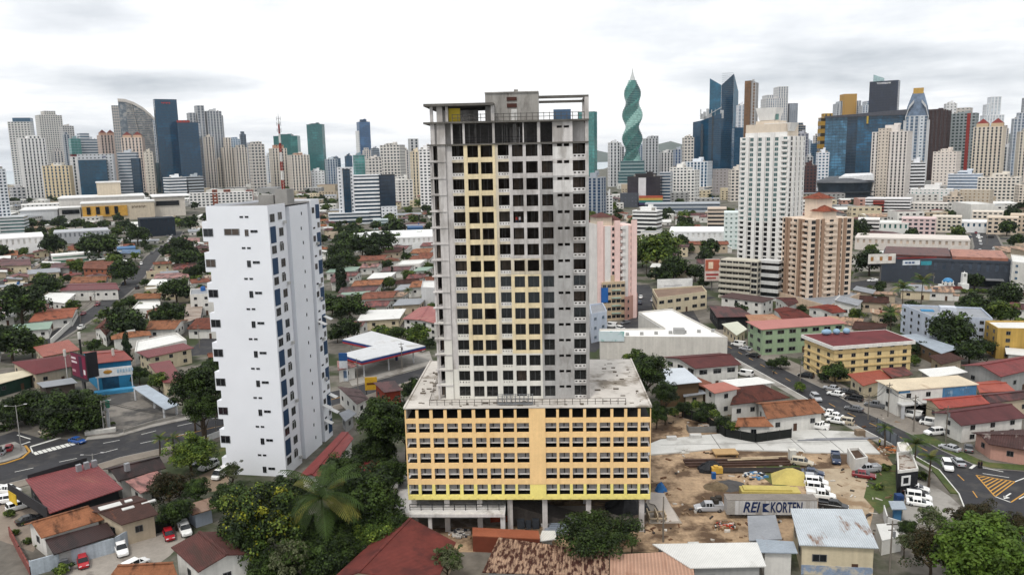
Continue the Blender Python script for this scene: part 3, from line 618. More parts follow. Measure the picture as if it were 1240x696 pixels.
r_ = T('cream residential tower standing before the blue glass block', 1057, 1101, 160, 242, 'strip', (214, 202, 188), glass((60, 60, 62)), k=.6, yaw=-14, bay=5, extra=[(1066, 1080, 156, 'solid', (218, 206, 192), None, -4)], pent=(.35, 9))
T('white mid rise with dark window bands behind cream tower', 1097, 1119, 197, 240, 'band', (222, 224, 228), GL_K, cat='apartment block', k=.8)
T('dark brown tower right of the blue glass block', 1118, 1148, 135, 226, 'strip', (78, 58, 56), glass((44, 34, 36)), k=.7, yaw=-12, extra=[(1122, 1142, 133)], pent=(.5, 3))
T('whitish tower peeking between the two dark towers', 1142, 1156, 126, 214, 'solid', (206, 204, 202))
r_ = T('dark teal tower with a red vertical stripe', 1149, 1181, 138, 224, 'grid', (104, 116, 118), glass((40, 56, 58)), k=.7, yaw=-10, extra=[(1156, 1172, 131, 'solid', (206, 198, 190), None, 8)], pent=(.4, 3))
m = MB(); s = r_[4]; m.box(5.5 * s, 9 * s, -r_[2] / 2 - 1, -r_[2] / 2 + 1, 0, r_[3]); m.build('red_stripe', mat((178, 60, 52)), r_[0])
T('short cream tower before the dark brown tower', 1131, 1161, 184, 232, 'solid', (218, 200, 182), k=.7, yaw=-16, cat='apartment block', extra=[(1140, 1150, 181)])
pyramid_tower('beige tower with dark balconies and a small red dome', 1180, 1214, 154, 228, (204, 182, 150), (150, 60, 54), k=.7, yaw=-10)
T('pale white tower with narrow top behind the beige dome tower', 1187, 1212, 140, 214, 'rib', (214, 216, 218), glass((170, 178, 186)), extra=[(1194, 1207, 118), (1190, 1200, 127)], bay=6)
T('grey tower at the right edge', 1224, 1238, 144, 224, 'rib', (176, 184, 194), glass((90, 104, 120)), extra=[(1229, 1238, 137)])
T('beige tower cut by the right edge', 1231, 1250, 160, 232, 'strip', (200, 180, 152))
T('tall grey tower top at the right edge', 1236, 1250, 119, 220, 'rib', (164, 170, 176))
for i, (a, c, t, b_, lab) in enumerate(((1212, 1224, 178, 218, 'dark small tower near the right edge'), (1160, 1170, 160, 214, 'pale sliver of a tower behind the dark teal tower'), (975, 984, 190, 226, 'grey block behind the brick apartments'),
    (700, 712, 150, 215, 'hidden pale tower'), (748, 756, 178, 219, 'pale tower at left of the spiral'), (1004, 1012, 160, 212, 'pale tower behind the gold tower'))):
    if i != 3: T(lab, a, c, t, b_, 'rib', (182, 182, 184))
# mid distance blocks
MG = 'mid rise blocks below the skyline'
T('white apartment block with many small windows', 811, 838, 203, 247, 'grid', (224, 218, 208), k=.7, yaw=-25, group=MG, cat='apartment block', extra=[(829, 847, 206)])
T('blue and white office with a stepped roof', 828, 862, 196, 238, 'rib', (206, 214, 222), GL_B, k=.8, yaw=-15, group=MG, cat='office block', extra=[(846, 863, 226, 'band', (222, 212, 198), None, -6)])
T('dull grey brown windowless block', 863, 884, 205, 234, 'solid', (128, 116, 112), glass((110, 100, 96)), group=MG, cat='block', pent=False)
T('beige block left of the white residential tower', 882, 900, 206, 244, 'grid', (206, 190, 172), group=MG, cat='apartment block')
T('white curved block below the spiral tower', 766, 802, 255, 284, 'band', (222, 220, 214), GL_K, k=.7, yaw=-20, group=MG, cat='apartment block', pent=(.6, 3))
T('small white block beside the construction tower', 732, 742, 237, 262, 'grid', (218, 216, 212), group=MG, cat='apartment block')
r_ = T('white angular building with a red slatted slope', 1050, 1102, 240, 262, 'band', (216, 214, 212), GL_K, k=.5, yaw=-6, group=MG, cat='office block', pent=False, extra=[(1060, 1073, 243, 'band', (176, 70, 58), GL_K, -4)])
T('long white low block with green glass middle', 1105, 1152, 229, 250, 'solid', (216, 214, 208), GL_T, k=.4, yaw=-6, group=MG, cat='office block')
T('pale blue white office block on the right', 1150, 1187, 211, 240, 'band', (196, 206, 220), glass((84, 104, 128)), k=.5, yaw=-8, group=MG, cat='office block', extra=[(1160, 1172, 208)])
T('tan windowless grid block', 1164, 1200, 230, 257, 'solid', (178, 156, 124), glass((150, 128, 100)), k=.6, yaw=-12, group=MG, cat='office block', pent=False)
T('tan apartment block with dark balconies', 1143, 1165, 238, 258, 'grid', (186, 160, 128), group=MG, cat='apartment block')
T('long cream apartment slab with window rows', 1187, 1233, 215, 246, 'grid', (214, 202, 180), k=.4, yaw=-8, group=MG, cat='apartment block', extra=[(1205, 1220, 211)])
T('cream apartment slab cut by the right edge', 1231, 1260, 224, 252, 'grid', (206, 186, 160), k=.6, group=MG, cat='apartment block')
T('low beige block below the blue white office', 1095, 1146, 246, 262, 'grid', (204, 194, 180), k=.4, yaw=-6, group=MG, cat='apartment block', pent=False)
T('white block at left foot of the blue glass block', 988, 1003, 185, 240, 'grid', (216, 220, 226), GL_B, group=MG, cat='apartment block')
def oval_hall():
    b = G(1022, 244); s = mpp(b); az = math.atan2(b.x, b.y)
    root = thing('oval_hall', 'low dark oval hall with a white roof below the blue block', 'hall', (b.x, b.y, 0), -az, None, zc=15)
    m = MB(); g = MB(); N_ = 20
    el = lambda rx, ry, z: [(rx * s * math.cos(2 * math.pi * k / N_), ry * s * math.sin(2 * math.pi * k / N_), z) for k in range(N_)]
    g.loft([el(29, 14, 0), el(30, 15, 14), el(32, 17, 25)]); g.build('glazing', glass((34, 44, 54)), root)
    for z in (6, 12): m.loft([el(32, 17, z), el(32.4, 17.2, z + 1.5)])
    m.build('wall', mat((70, 78, 86)), root); m = MB(); m.loft([el(33, 18, 25), el(31, 16, 28), el(17, 9, 33)]); m.build('roof_rim', mat((96, 100, 106), .5), root)
    m = MB(); m.prism([(-7 * s, -12 * s), (31 * s, -11 * s), (28 * s, 6 * s), (0, 8 * s)], 28, [32, 35, 37, 36]); m.build('roof', mat((220, 222, 224), .5), root)
    OCC.append((b.x, b.y, 55))
oval_hall()
def rainbow_mall():
    r0 = T('dark glass mall block with a white triangle panel', 760, 803, 214, 250, 'curtain', (60, 54, 56), glass((48, 44, 50)), k=.6, yaw=-10, group=None, cat='mall', pent=(.6, 4), extra=[(753, 777, 234, 'solid', (96, 100, 110), glass((86, 90, 100)), -8), (797, 812, 209, 'band', (196, 200, 206), GL_N, 12)])
    root, wd, dp, H, s, Y = r0
    m = MB(); m.prism([(-6 * s, -dp / 2 - 1.4), (3 * s, -dp / 2 - 1.4), (3 * s, -dp / 2 - .4), (-6 * s, -dp / 2 - .4)], 6, [H - 1, H - 1, H - 1, H - 1]); m.build('white_panel', wallm((220, 218, 220)), root)
    for i, c in enumerate(((196, 96, 70), (206, 170, 80), (60, 140, 130), (70, 60, 110))):
        m = MB(); z = 12 - i * 2.9; m.box(-4 * s, 24 * s, -dp / 2 - 9 - i * .2, -dp / 2 - 6, z, z + 2.9); m.build('colour_band', mat(c), root)
rainbow_mall()
# shopping centre and long low blocks on the left
def mall():
    b = G(150, 266); s = mpp(b); az = math.atan2(b.x, b.y); root = thing('shopping_mall', 'sprawling beige shopping mall with a yellow panel and white roofs', 'mall', (b.x, b.y, 0), -az, None, zc=10)
    wl = wallm((212, 198, 176)); wr = mat((228, 228, 226), .7, .08, .05)
    def blk(x0, x1, y0, y1, z0, z1, m_, nm='wall'):
        q = MB(); q.box((x0 - 150) * s, (x1 - 150) * s, y0, y1, z0, z1); return q.build(nm, m_, root)
    blk(106, 185, 0, 40, 0, 21, wl); blk(105, 186, -.6, 41, 21, 22.4, wr, 'roof'); blk(107, 155, -1.2, -.2, 5, 18, mat((214, 164, 70)), 'yellow_panel')
    for i in range(4): blk(111.5 + i * 9.8, 115.5 + i * 9.8, -2, -1.3, 8, 17, GL_K, 'window')
    blk(83, 105, -2, 30, 0, 17, wallm((196, 194, 190))); blk(86, 104, -2.6, -2.1, 10, 15, GL_K, 'window'); blk(82, 105.6, -2.8, 31, 17, 18, wr, 'roof')
    blk(80, 176, 60, 150, 0, 26, wallm((222, 218, 212))); blk(79, 177, 59, 151, 26, 27.5, wr, 'roof'); blk(122, 150, 110, 150, 27, 44, wl); blk(121, 151, 109, 151, 44, 45.5, wr, 'roof')
    blk(186, 222, 30, 110, 0, 24, wallm((220, 212, 200))); blk(184, 230, 28, 112, 25, 26.4, wr, 'roof'); blk(188, 215, 29, 29.9, 14, 20, GL_K, 'window'); blk(40, 78, 40, 120, 0, 14, wallm((214, 216, 218))); blk(39, 79, 39, 121, 14, 15.2, wr, 'roof')
    for i in range(12): blk(160 + i * 1.35, 160.9 + i * 1.35, -.45, -.1, 14 + (i % 3) * .8, 17 - (i % 2) * .9, mat((150, 132, 110)), 'sign_letters')
    for x in range(80, 230, 12): OCC.append((b.x + (x - 150) * s, b.y + 30, 40)); OCC.append((b.x + (x - 150) * s, b.y + 95, 40))
mall()
def longblock(label, x0, x1, yt, yb, style, wc, gm=None, dpm=20, extra=(), yaw=0, cat='low block', group='long low buildings', pent=False, **kw):
    s = mpp(G((x0 + x1) / 2, yb)); return T(label, x0, x1, yt, yb, style, wc, gm, k=dpm / max(1, (x1 - x0) * s), yaw=yaw, extra=extra, pent=pent, cat=cat, group=group, **kw)
longblock('long white gridded block with a red brown middle', 232, 304, 233, 250, 'grid', (224, 220, 212), dpm=18, extra=[(258, 264, 230, 'solid', (156, 84, 60), None, -1), (271, 279, 230, 'solid', (156, 84, 60), None, -1), (297, 305, 231, 'solid', (150, 70, 56), None, -1)])
longblock('dark navy hall with a white roof edge beside the street', 169, 210, 264, 285, 'solid', (40, 52, 66), glass((36, 48, 60)), dpm=24, yaw=6, fh=9)
longblock('low grey glass office at far left', 2, 33, 262, 286, 'band', (170, 176, 178), glass((70, 96, 96)), dpm=30, yaw=-10)
longblock('white warehouse with a long pale roof at left', -10, 48, 286, 304, 'solid', (226, 224, 220), glass((200, 198, 194)), dpm=50, fh=8)
longblock('grey flat roofed warehouse behind round trees', 70, 128, 279, 292, 'solid', (146, 150, 156), glass((120, 124, 130)), dpm=35, fh=8)
longblock('white and green two storey row below round trees', 66, 122, 307, 318, 'band', (218, 216, 206), glass((90, 130, 110)), dpm=14, yaw=3)
longblock('pale shed row behind the low grey office', 30, 76, 247, 256, 'solid', (220, 216, 210), dpm=40, fh=7)
longblock('blue banded shed among the trees near the street', 143, 163, 300, 307, 'band', (86, 130, 176), glass((200, 204, 206)), dpm=16)
longblock('big white curved roof warehouse behind dark trees', 428, 526, 284, 298, 'solid', (220, 222, 218), glass((204, 206, 202)), dpm=60, fh=9)
longblock('teal two storey block below the blue office complex', 452, 470, 266, 277, 'band', (150, 170, 172), glass((60, 100, 110)), dpm=15)
longblock('blue walled shed beside the construction tower', 493, 512, 275, 283, 'solid', (70, 112, 160), glass((60, 100, 150)), dpm=18, fh=6)
longblock('white sheds with pale roofs behind the big tree', 812, 880, 278, 294, 'solid', (222, 222, 220), glass((206, 206, 204)), dpm=40, fh=8)
longblock('pale mint apartment block beside the white residential tower', 877, 894, 257, 300, 'solid', (196, 214, 208), glass((120, 140, 136)), dpm=18, fh=3.2, cat='apartment block')
longblock('stepped tan apartment block left of the mint block', 857, 879, 252, 280, 'band', (190, 162, 130), GL_K, dpm=20, fh=3.2, cat='apartment block')
longblock('long elevated grey hall with a flat roof', 782, 870, 246, 256, 'band', (132, 140, 150), glass((70, 80, 92)), dpm=30, fh=6)
longblock('long pale pink shed with red roof edge', 1042, 1164, 287, 301, 'solid', (200, 184, 168), glass((180, 164, 150)), dpm=30, fh=8)
r_ = longblock('dark grey retail hall with signs on its front', 1074, 1209, 309, 336, 'solid', (78, 86, 98), glass((66, 74, 86)), dpm=45, fh=9, yaw=2, cat='shop hall')
m = MB(); x = r_[1] / 2; m.box(-x * .98, x * .1, -r_[2] * .4, r_[2] * .46, r_[3] + .5, r_[3] + 1.6); m.build('roof', tin((112, 64, 56), (84, 50, 46), .4), r_[0]); m = MB(); m.box(x * .12, x * .96, -r_[2] * .46, r_[2] * .3, r_[3] + .52, r_[3] + 1.9); m.build('roof', tin((190, 128, 106), (150, 98, 82), .35), r_[0]); m = MB(); m.box(x * .4, x * .9, -r_[2] * .5 - 6, -r_[2] * .5 - .1, 3.4, 3.7); m.build('canopy', tin(GR), r_[0])
longblock('pink apartment row with maroon roofs', 1094, 1131, 264, 284, 'grid', (206, 164, 158), dpm=18, cat='apartment block')
longblock('cream apartment row with maroon roofs', 1131, 1162, 262, 280, 'grid', (204, 188, 160), dpm=18, cat='apartment block')
longblock('white apartment row with stacked balconies at right', 1040, 1064, 265, 288, 'band', (216, 210, 202), GL_K, dpm=18, cat='apartment block')
longblock('green trimmed hall with a pale roof', 1064, 1098, 269, 283, 'solid', (206, 206, 196), glass((40, 90, 86)), dpm=26, fh=7)
longblock('white roofed hall with a blue front', 1165, 1194, 268, 280, 'solid', (216, 216, 214), GL_B, dpm=26, fh=7)
longblock('tan apartment row with a red roof by the road', 1198, 1230, 263, 283, 'grid', (206, 176, 138), dpm=16, cat='apartment block')
longblock('cream apartment row behind the tan row', 1180, 1212, 256, 270, 'grid', (214, 196, 170), dpm=16, cat='apartment block')
longblock('tan block at the right edge beside the road', 1226, 1256, 260, 281, 'grid', (196, 164, 124), dpm=20, cat='apartment block')
rt = random.Random(5)
for x0, x1, n, y0, y1 in ((60, 310, 14, 158, 190), (940, 1240, 16, 138, 180), (440, 520, 5, 180, 200), (860, 960, 5, 150, 190), (84, 330, 13, 172, 200), (318, 520, 10, 186, 206), (736, 860, 7, 176, 200), (960, 1240, 18, 150, 196)):
    for i in range(n):
        x = x0 + (x1 - x0) * (i + rt.random()) / n; w_ = rt.uniform(7, 14); y = rt.uniform(y0, y1); c = rt.choice((WH, BE, GR, (214, 206, 196), (170, 184, 200), (150, 168, 188), (206, 190, 176)))
        T('far ' + {WH: 'white', BE: 'beige', GR: 'grey'}.get(c, 'pale') + ' tower in the back row', x - w_ / 2, x + w_ / 2, y, rt.uniform(214, 221) - (x - 620) * .02, rt.choice(('strip', 'rib', 'grid', 'curtain')), c, rt.choice((GL, GL_N, GL_B)), extra=[(x - w_ * .3, x + w_ * .25, y - rt.uniform(1.5, 4))]); REG[-1][2] = True
for i in range(9): x = 540 + i * 20; T('tower of the back row behind the construction tower', x, x + rt.uniform(8, 14), rt.uniform(165, 198), 217, rt.choice(('strip', 'rib', 'grid')), rt.choice((WH, BE, GR)), GL); REG[-1][2] = True
#  the tower under construction
YAW = R(-2.5)
class Fac:     # a vertical plane in the world: photo pixel -> (u along the facade, z)
    def __init__(s, px, Y, yaw): s.o = at(px, 348, Y); s.o.z = 0; s.d = Vector((math.cos(yaw), math.sin(yaw), 0)); s.n = Vector((-s.d.y, s.d.x, 0)); s.yaw = yaw
    def uz(s, px, py):
        d = ray(px, py); c = Vector((0, 0, CAMH)); t = (s.o - c).dot(s.n) / d.dot(s.n); p = c + d * t; return (p - s.o).dot(s.d), p.z
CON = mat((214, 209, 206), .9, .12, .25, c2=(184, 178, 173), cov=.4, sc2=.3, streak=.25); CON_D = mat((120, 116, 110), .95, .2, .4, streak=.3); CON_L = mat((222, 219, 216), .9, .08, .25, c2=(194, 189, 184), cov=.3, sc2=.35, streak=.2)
CRM = mat((222, 211, 190), .9, .1, .3, c2=(196, 184, 162), cov=.4, sc2=.4, streak=.2)
GRY = mat((186, 184, 182), .9, .12, .25, c2=(164, 160, 157), cov=.4, sc2=.35, streak=.2)
P_YEL = mat((236, 218, 178), .85, .1, .4, c2=(204, 192, 164), cov=.25, sc2=.5, streak=.2); P_WHT = mat((226, 223, 214), .85, .06, .3, streak=.12); RAW = mat((124, 110, 98), .95, .35, .5, c2=(120, 112, 104), cov=.4, sc2=.6)
ORG = mat((254, 214, 152), .85, .06, .25, c2=(248, 204, 140), cov=.3, sc2=.25, streak=.1); LEM = mat((250, 234, 136), .85, .07, .3, streak=.08); DECK = mat((212, 206, 198), .9, .12, .12, c2=(150, 140, 126), cov=.35, sc2=.16)
STEEL = mat((70, 70, 72), .5, .2, 1, metal=.6); STUD = mat((128, 124, 120), .5, .2, .4, metal=.2); MESHG = glass((24, 25, 26), .1)
PF = Fac(489.6, 129, YAW); TF = Fac(600, 133, YAW)
PX0, PZ1 = PF.uz(489.6, 495.5); PX1, PZ1b = PF.uz(788.5, 491.5); PZ1 = (PZ1 + PZ1b) / 2
_, PZ0 = PF.uz(640, 604.5)
TOWER = thing('construction_tower', 'unfinished concrete apartment tower on a yellow parking podium, in the middle', 'building', (PF.o.x, PF.o.y, 0), YAW, None, zc=50)
for i in range(5):
    for j in range(5): OCC.append((-16 + i * 9.5, 132 + j * 8, 7))
# --- podium (local x = u, y = depth)
PD = 31.5
def pu(px, py=550): return PF.uz(px, py)[0]
rowsz = [PF.uz(640, y)[1] for y in (495.3, 506.3, 511.8, 523.5, 529.5, 542, 548, 560.5, 566.5, 580, 586, 599, 604.5)]
ops = [470 + .316 * v for v in (70, 107, 118, 160, 172, 214, 226, 268, 281, 322, 335, 376, 388, 430, 440, 483, 493, 540, 603, 645, 655, 695, 706, 748, 759, 800, 811, 852, 863, 905, 916, 957, 967, 1004)]
ux = [pu(p, 520) for p in ops]
# straight columns: average the rows
yel = MB(); lem = MB(); rails = MB(); slab = MB(); inn = MB(); dark = MB(); wallin = MB()
edges = [PX0] + ux + [PX1]
for r in range(6):
    zt, zb = rowsz[r * 2], rowsz[r * 2 + 1]; zn = rowsz[r * 2 + 2] if r < 5 else rowsz[12]
    # opening between z(top) and z(bottom of opening); band below
    t = yel if r < 5 else lem
    ot = rowsz[0] - .06 if r == 0 else rowsz[2 * r]; ob = rowsz[2 * r + 1]; nb = rowsz[2 * r + 2]
    for k in range(0, len(edges), 2):
        t.box(edges[k], edges[k + 1], 0, .45, ob, ot)                       # piers
    for k in range(0, len(edges) - 2, 2):
        pass
    t2 = lem if r >= 5 else yel
    t2.box(PX0 + .003, PX1 - .003, .012, .40, nb, ob)                                # spandrel band
    if r == 5:
        for k in range(26):
            x = PX0 + 1 + k * (PX1 - PX0 - 2) / 25; lem.box(x - .1, x + .1, -.12, .02, nb + .25, nb + .5)
    slab.box(PX0 + .1, PX1 - .1, .41, PD, ob - .34, ob - .25)             # floor
    if r > 0:
        inn.box(PX0 + .31, PX1 - .31, .62, 2.6, ob + .62, ob + .84); dark.box(PX0 + .31, PX1 - .31, 1.0, 1.25, ob + .841, ot - .3)   # half level slab edge and wall behind the openings
        for k in range(1, 34, 2): x = edges[k] + .3 + (k * 7 % 5) * .25; rails.box(x, x + .16, .8, .96, ob + .85, ot - .35)
yel.box(ux[17], ux[18], -.06, .3, rowsz[10], PZ1 - .03)
yel.build('painted_facade', ORG, TOWER); lem.build('primed_band', LEM, TOWER)
slab.each('parking_floor', mat((70, 68, 66)), TOWER); inn.each('half_level_slab', mat((226, 224, 222), .9, .1, .4), TOWER); dark.each('half_level_wall', mat((190, 186, 184), .9, .1, .4), TOWER); rails.build('pipe', mat((70, 64, 62)), TOWER)
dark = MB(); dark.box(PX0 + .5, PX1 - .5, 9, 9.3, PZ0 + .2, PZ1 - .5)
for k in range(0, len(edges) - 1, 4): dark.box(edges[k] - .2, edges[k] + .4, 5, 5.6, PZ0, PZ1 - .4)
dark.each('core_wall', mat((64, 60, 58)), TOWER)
m = MB(); m.box(PX0, PX0 + .3, .5, PD, PZ0 + 11, PZ1 - .3); m.box(PX0 + .02, PX0 + .3, .5, PD, PZ0, PZ0 + .9); m.box(PX1 - .3, PX1, .5, PD, PZ0, PZ0 + 1)
for r in range(1, 6):
    for x in (PX0 + .02, PX1 - .28): m.box(x, x + .26, .5, PD, rowsz[2 * r + 2], rowsz[2 * r + 1])
m.box(PX0, PX1, PD - .3, PD, PZ0, PZ1 - .3); m.build('side_wall', CON_L, TOWER)
m = MB(); m.box(PX0 - .15, PX1 + .15, -.15, PD, PZ1 - .02, PZ1 + .12); m.box(PX0 - .15, PX0 + .15, -.1, PD, PZ1 + .121, PZ1 + .3); m.box(PX1 - .15, PX1 + .15, -.1, PD, PZ1 + .121, PZ1 + .3); m.build('podium_roof', DECK, TOWER)
m = MB()     # debris lying on the podium roof
for i in range(75):
    x, y = random.choice(((random.uniform(PX0 + .5, PX0 + 5), random.uniform(2, 29)), (random.uniform(PX1 - 9, PX1 - 1), random.uniform(1, 29)), (random.uniform(PX0 + 2, PX1 - 2), random.uniform(.5, 2.5))))
    l_, w_, h_ = random.uniform(.1, 1.1), random.uniform(.1, .3), random.uniform(.04, .3); m.box(x, x + l_, y, y + w_, PZ1 + .12, PZ1 + .12 + h_)
m.build('debris', mat((120, 110, 98), .95, .4, .8), TOWER)['kind'] = 'stuff'
m = MB(); 
for k in range(27): x = PX0 + 4.2 + k * 1.3; m.tube((x, 1.3, PZ1), (x, 1.3, PZ1 + 1.15), .06)
for z in (.6, 1.1): m.bar((PX0 + 4.2, 1.3, PZ1 + z), (PX0 + 4.2 + 26 * 1.3, 1.3, PZ1 + z), .08, .08)
for k in range(12): m.tube((PX0 + 4.2 - .08 * k, 1.3 + k * 2, PZ1), (PX0 + 4.2 - .08 * k, 1.3 + k * 2, PZ1 + 1.1), .05)
m.bar((PX0 + 4.2, 1.3, PZ1 + 1), (PX0 + 3.3, 23.3, PZ1 + 1), .06, .06); m.build('guard_rail', mat((112, 104, 98), .6, .2, 1), TOWER)
m = MB(); m.box(pu(604), pu(646), .9, 1.9, PZ1 + .3, PZ1 + .5)
for k in range(9): x = pu(604) + k * (pu(646) - pu(604)) / 8; m.tube((x, .95, PZ1 + .4), (x, .95, PZ1 + 1.9), .06); m.tube((x, 1.85, PZ1 + .4), (x, 1.85, PZ1 + 1.9), .06)
for z in (1.1, 1.8): m.bar((pu(604), .95, PZ1 + z), (pu(646), .95, PZ1 + z), .07, .07); m.bar((pu(604), 1.85, PZ1 + z), (pu(646), 1.85, PZ1 + z), .07, .07)
m.build('work_platform', mat((150, 152, 156), .5, .2, 1, metal=.3), TOWER)
# open ground floor: columns, back wall, left deck
m = MB()
for px in (500, 540, 580, 617, 659.6, 713, 778): x = pu(px, 600); m.box(x - .45, x + .45, .8, 1.7, 0, PZ0); m.box(x - .4, x + .4, 12, 12.8, 0, PZ0); m.box(x - .4, x + .4, 24, 24.8, 0, PZ0)
m.each('column', CON, TOWER)
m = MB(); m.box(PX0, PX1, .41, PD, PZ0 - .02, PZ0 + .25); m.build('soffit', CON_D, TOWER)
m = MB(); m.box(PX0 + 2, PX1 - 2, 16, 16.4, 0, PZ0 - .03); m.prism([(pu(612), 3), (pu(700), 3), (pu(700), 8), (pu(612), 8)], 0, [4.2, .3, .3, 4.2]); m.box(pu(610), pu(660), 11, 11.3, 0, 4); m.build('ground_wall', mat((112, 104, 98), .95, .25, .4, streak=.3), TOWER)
m = MB(); x0, x1 = pu(470, 615), pu(612, 615); m.box(x0, x1, -2.2, 14, 4.2, 4.75); m.box(x0 + .3, x1 - 1, 6, 6.5, 0, 4.19); m.box(x1 - .8, x1 - .01, -1.8, -1, 0, 4.19); m.box(pu(520, 615), pu(524, 615), -1.8, -1, 0, 4.19)
m.build('entrance_deck', CON_L, TOWER)
m = MB()
for k in range(9): x = pu(497, 610) + k * 1.95; m.tube((x, -.6, 4.75), (x, -.6, 5.9), .08)
for z in (5.3, 5.8): m.bar((pu(497, 610), -.6, z), (pu(611, 610), -.6, z), .09, .1)
m.build('deck_rail', STEEL, TOWER)
# --- tower
dY = (TF.o - PF.o).dot(PF.n); du = (TF.o - PF.o).dot(PF.d)       # tower plane in podium axes
def tu(px): return TF.uz(px, 300)[0] + du
def tz(py): return TF.uz(620, py)[1]
# columns are upright: read each edge at y=226 and convert with that row
def tx(px): return TF.uz(px, 226)[0] + du
ZR = tz(486); ZT = tz(173.2); NF = 16; FH = (ZT - PZ1) / NF; TY = dY; TDp = 21.0
zf = [PZ1 + i * FH for i in range(NF + 1)]                       # floor levels, top one is the tall storey's floor
ZH = tz(146); ZRF = tz(124.8)
bays = [(523.8, 531.2, 'side'), (548.3, 562.5, 'b'), (567, 580, 'y'), (583, 597.2, 'y'), (603.6, 616.8, 'b'), (620.8, 633.7, 'm'), (637.4, 651.5, 'm'), (656.4, 669.7, 'g'), (693.8, 708.9, 'e')]
LX0, LX1 = tx(521.5), tx(713)
gr = MB(); gy = MB(); cr_ = MB(); ye = MB(); wt = MB(); fl = MB(); lt = MB()
def pier_mat(k, i):        # i = floor index from the bottom
    if k in (2, 3) and 3 <= i: return ye
    if k in (5, 6) and 3 <= i <= 7: return ye
    if k <= 6 and i < 3: return wt
    if k in (0, 1) and i < 4: return wt
    if k >= 7 and i < 14: return gy
    if 1 <= k <= 6 and (i < 9 or k < 5): return cr_
    return gr
ed = [(tx(a), tx(b)) for a, b, c in bays]
for i in range(NF):
    z0, z1 = zf[i], zf[i + 1]; sp = .72
    fl.box(LX0 + .2, LX1 - .2, TY + .3, TY + TDp, z1 - .22, z1)
    fl.box(LX0 - .28, tx(541), TY - .25, TY + .6, z1 - .17, z1 + .03)            # floor edge lip at the left
    for k, (a, b) in enumerate(ed):
        mk = pier_mat(k, i); nxt = ed[k + 1][0] if k + 1 < len(ed) else LX1
        if k == 0: gr.box(LX0, a, TY + .1, TY + .5, z0, z1 - .001)
        # pier right of this bay (first half belongs to this bay, second half to the next)
        if k == 0:
            (wt if i < 4 else gr).box(b, tx(540.8), TY - .12, TY + .5, z0, z1 - .002); (wt if i < 2 else gr).box(tx(540.8), nxt, TY + .25, TY + .7, z0, z1 - .002)
        elif k == 7:
            (lt if i > 12 else gy).box(b, nxt, TY + .02, TY + .5, z0, z1 - .75); 
            for (p, q) in ((b, tx(675)), (tx(681), tx(683.3)), (tx(689.6), nxt)): mk.box(p, q, TY + .02, TY + .5, z1 - .75, z1 - .25)
            mk.box(b, nxt, TY + .021, TY + .5, z1 - .25, z1 - .003)
        elif k == 3 or k == 6:
            h = (b + nxt) / 2; mk.box(b, h, TY - .10, TY + .5, z0, z1 - .002); pier_mat(min(8, k + 1), i).box(h, nxt, TY - .02, TY + .5, z0, z1 - .002)
        else:
            m2 = mk if k in (2, 5) else pier_mat(k + 1, i)
            if k == 1: m2 = ye if i >= 3 else wt
            m2.box(b, nxt, TY - .04, TY + .5, z0, z1 - .002)
        # spandrel under the opening / lintel
        bal = bays[k][2] in ('side', 'b', 'e')
        mk2 = mk
        if not bal:
            mk2.box(a, b, TY + .03, TY + .4, z0, z0 + sp * .75)
            mk2.box(a, b, TY + .031, TY + .4, z1 - .3, z1 - .003)
        else:
            (wt if (k in (0, 1, 4) and i < 6) else mk).box(a, b, TY + .05, TY + .6, z0, z0 + .16); mk2.box(a, b, TY + .06, TY + .4, z1 - .28, z1 - .003)
gy.build('grey_frame', GRY, TOWER); cr_.build('cream_frame', CRM, TOWER); gr.build('concrete_frame', CON_L if False else CON, TOWER); ye.build('yellow_frame', P_YEL, TOWER); wt.build('white_frame', P_WHT, TOWER); fl.each('floor_slab', CON, TOWER); lt.each('panel_wall', CON_L, TOWER)
for i in range(NF):       # balcony fronts with small square holes, each its own part
    for k in (1, 4, 8):
        a, b = ed[k]; m = MB(); z0 = zf[i] + .161; n = 5 if k != 8 else 4
        m.box(a, b, TY + .055, TY + .2, z0 + .42, z0 + .58); m.box(a, b, TY + .055, TY + .2, z0, z0 + .16)
        for q in range(n): x = a + (b - a) * q / (n - 1); m.box(max(a, x - .16), min(b, x + .16), TY + .056, TY + .19, z0 + .16, z0 + .42)
        m.build('balcony_front', P_WHT if i < 6 and k != 8 else CON_L, TOWER)
# inside: partitions, studs, back walls
iw = MB(); st = MB(); rw = MB(); pl = MB()
for i in range(NF):
    z0, z1 = zf[i], zf[i + 1] - .22
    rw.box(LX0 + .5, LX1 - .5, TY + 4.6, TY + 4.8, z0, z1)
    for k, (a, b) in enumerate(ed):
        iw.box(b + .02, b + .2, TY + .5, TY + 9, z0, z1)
        dpt = (3.4, 4.2, 2.6, 4.4, 3.0, 3.8, 4.0, 2.2, 2.4)[(k + i * 2) % 9]
        if k in (5, 7, 8) or (i + k) % 3 == 0:
            pl.box(a + .1, a + (b - a) * .55, TY + dpt - .6, TY + dpt - .45, z0, z1 - .1); pl.box(a + (b - a) * .6, a + (b - a) * .9, TY + dpt - .5, TY + dpt - .36, z0, z1 - .4)
        if i > 8 or (k + i) % 4 == 0:
            for q in range(random.randint(1, 3)): x = a + (b - a) * random.uniform(.06, .94); st.box(x, x + .07, TY + 1.4 + q * .3, TY + 1.5 + q * .3, z0, z1)
iw.each('partition', mat((84, 80, 76), .95, .25, .4), TOWER); rw.each('back_wall', mat((104, 94, 86), .95, .4, .35), TOWER); pl.each('plaster_wall', RAW, TOWER); st.build('metal_stud', STUD, TOWER)
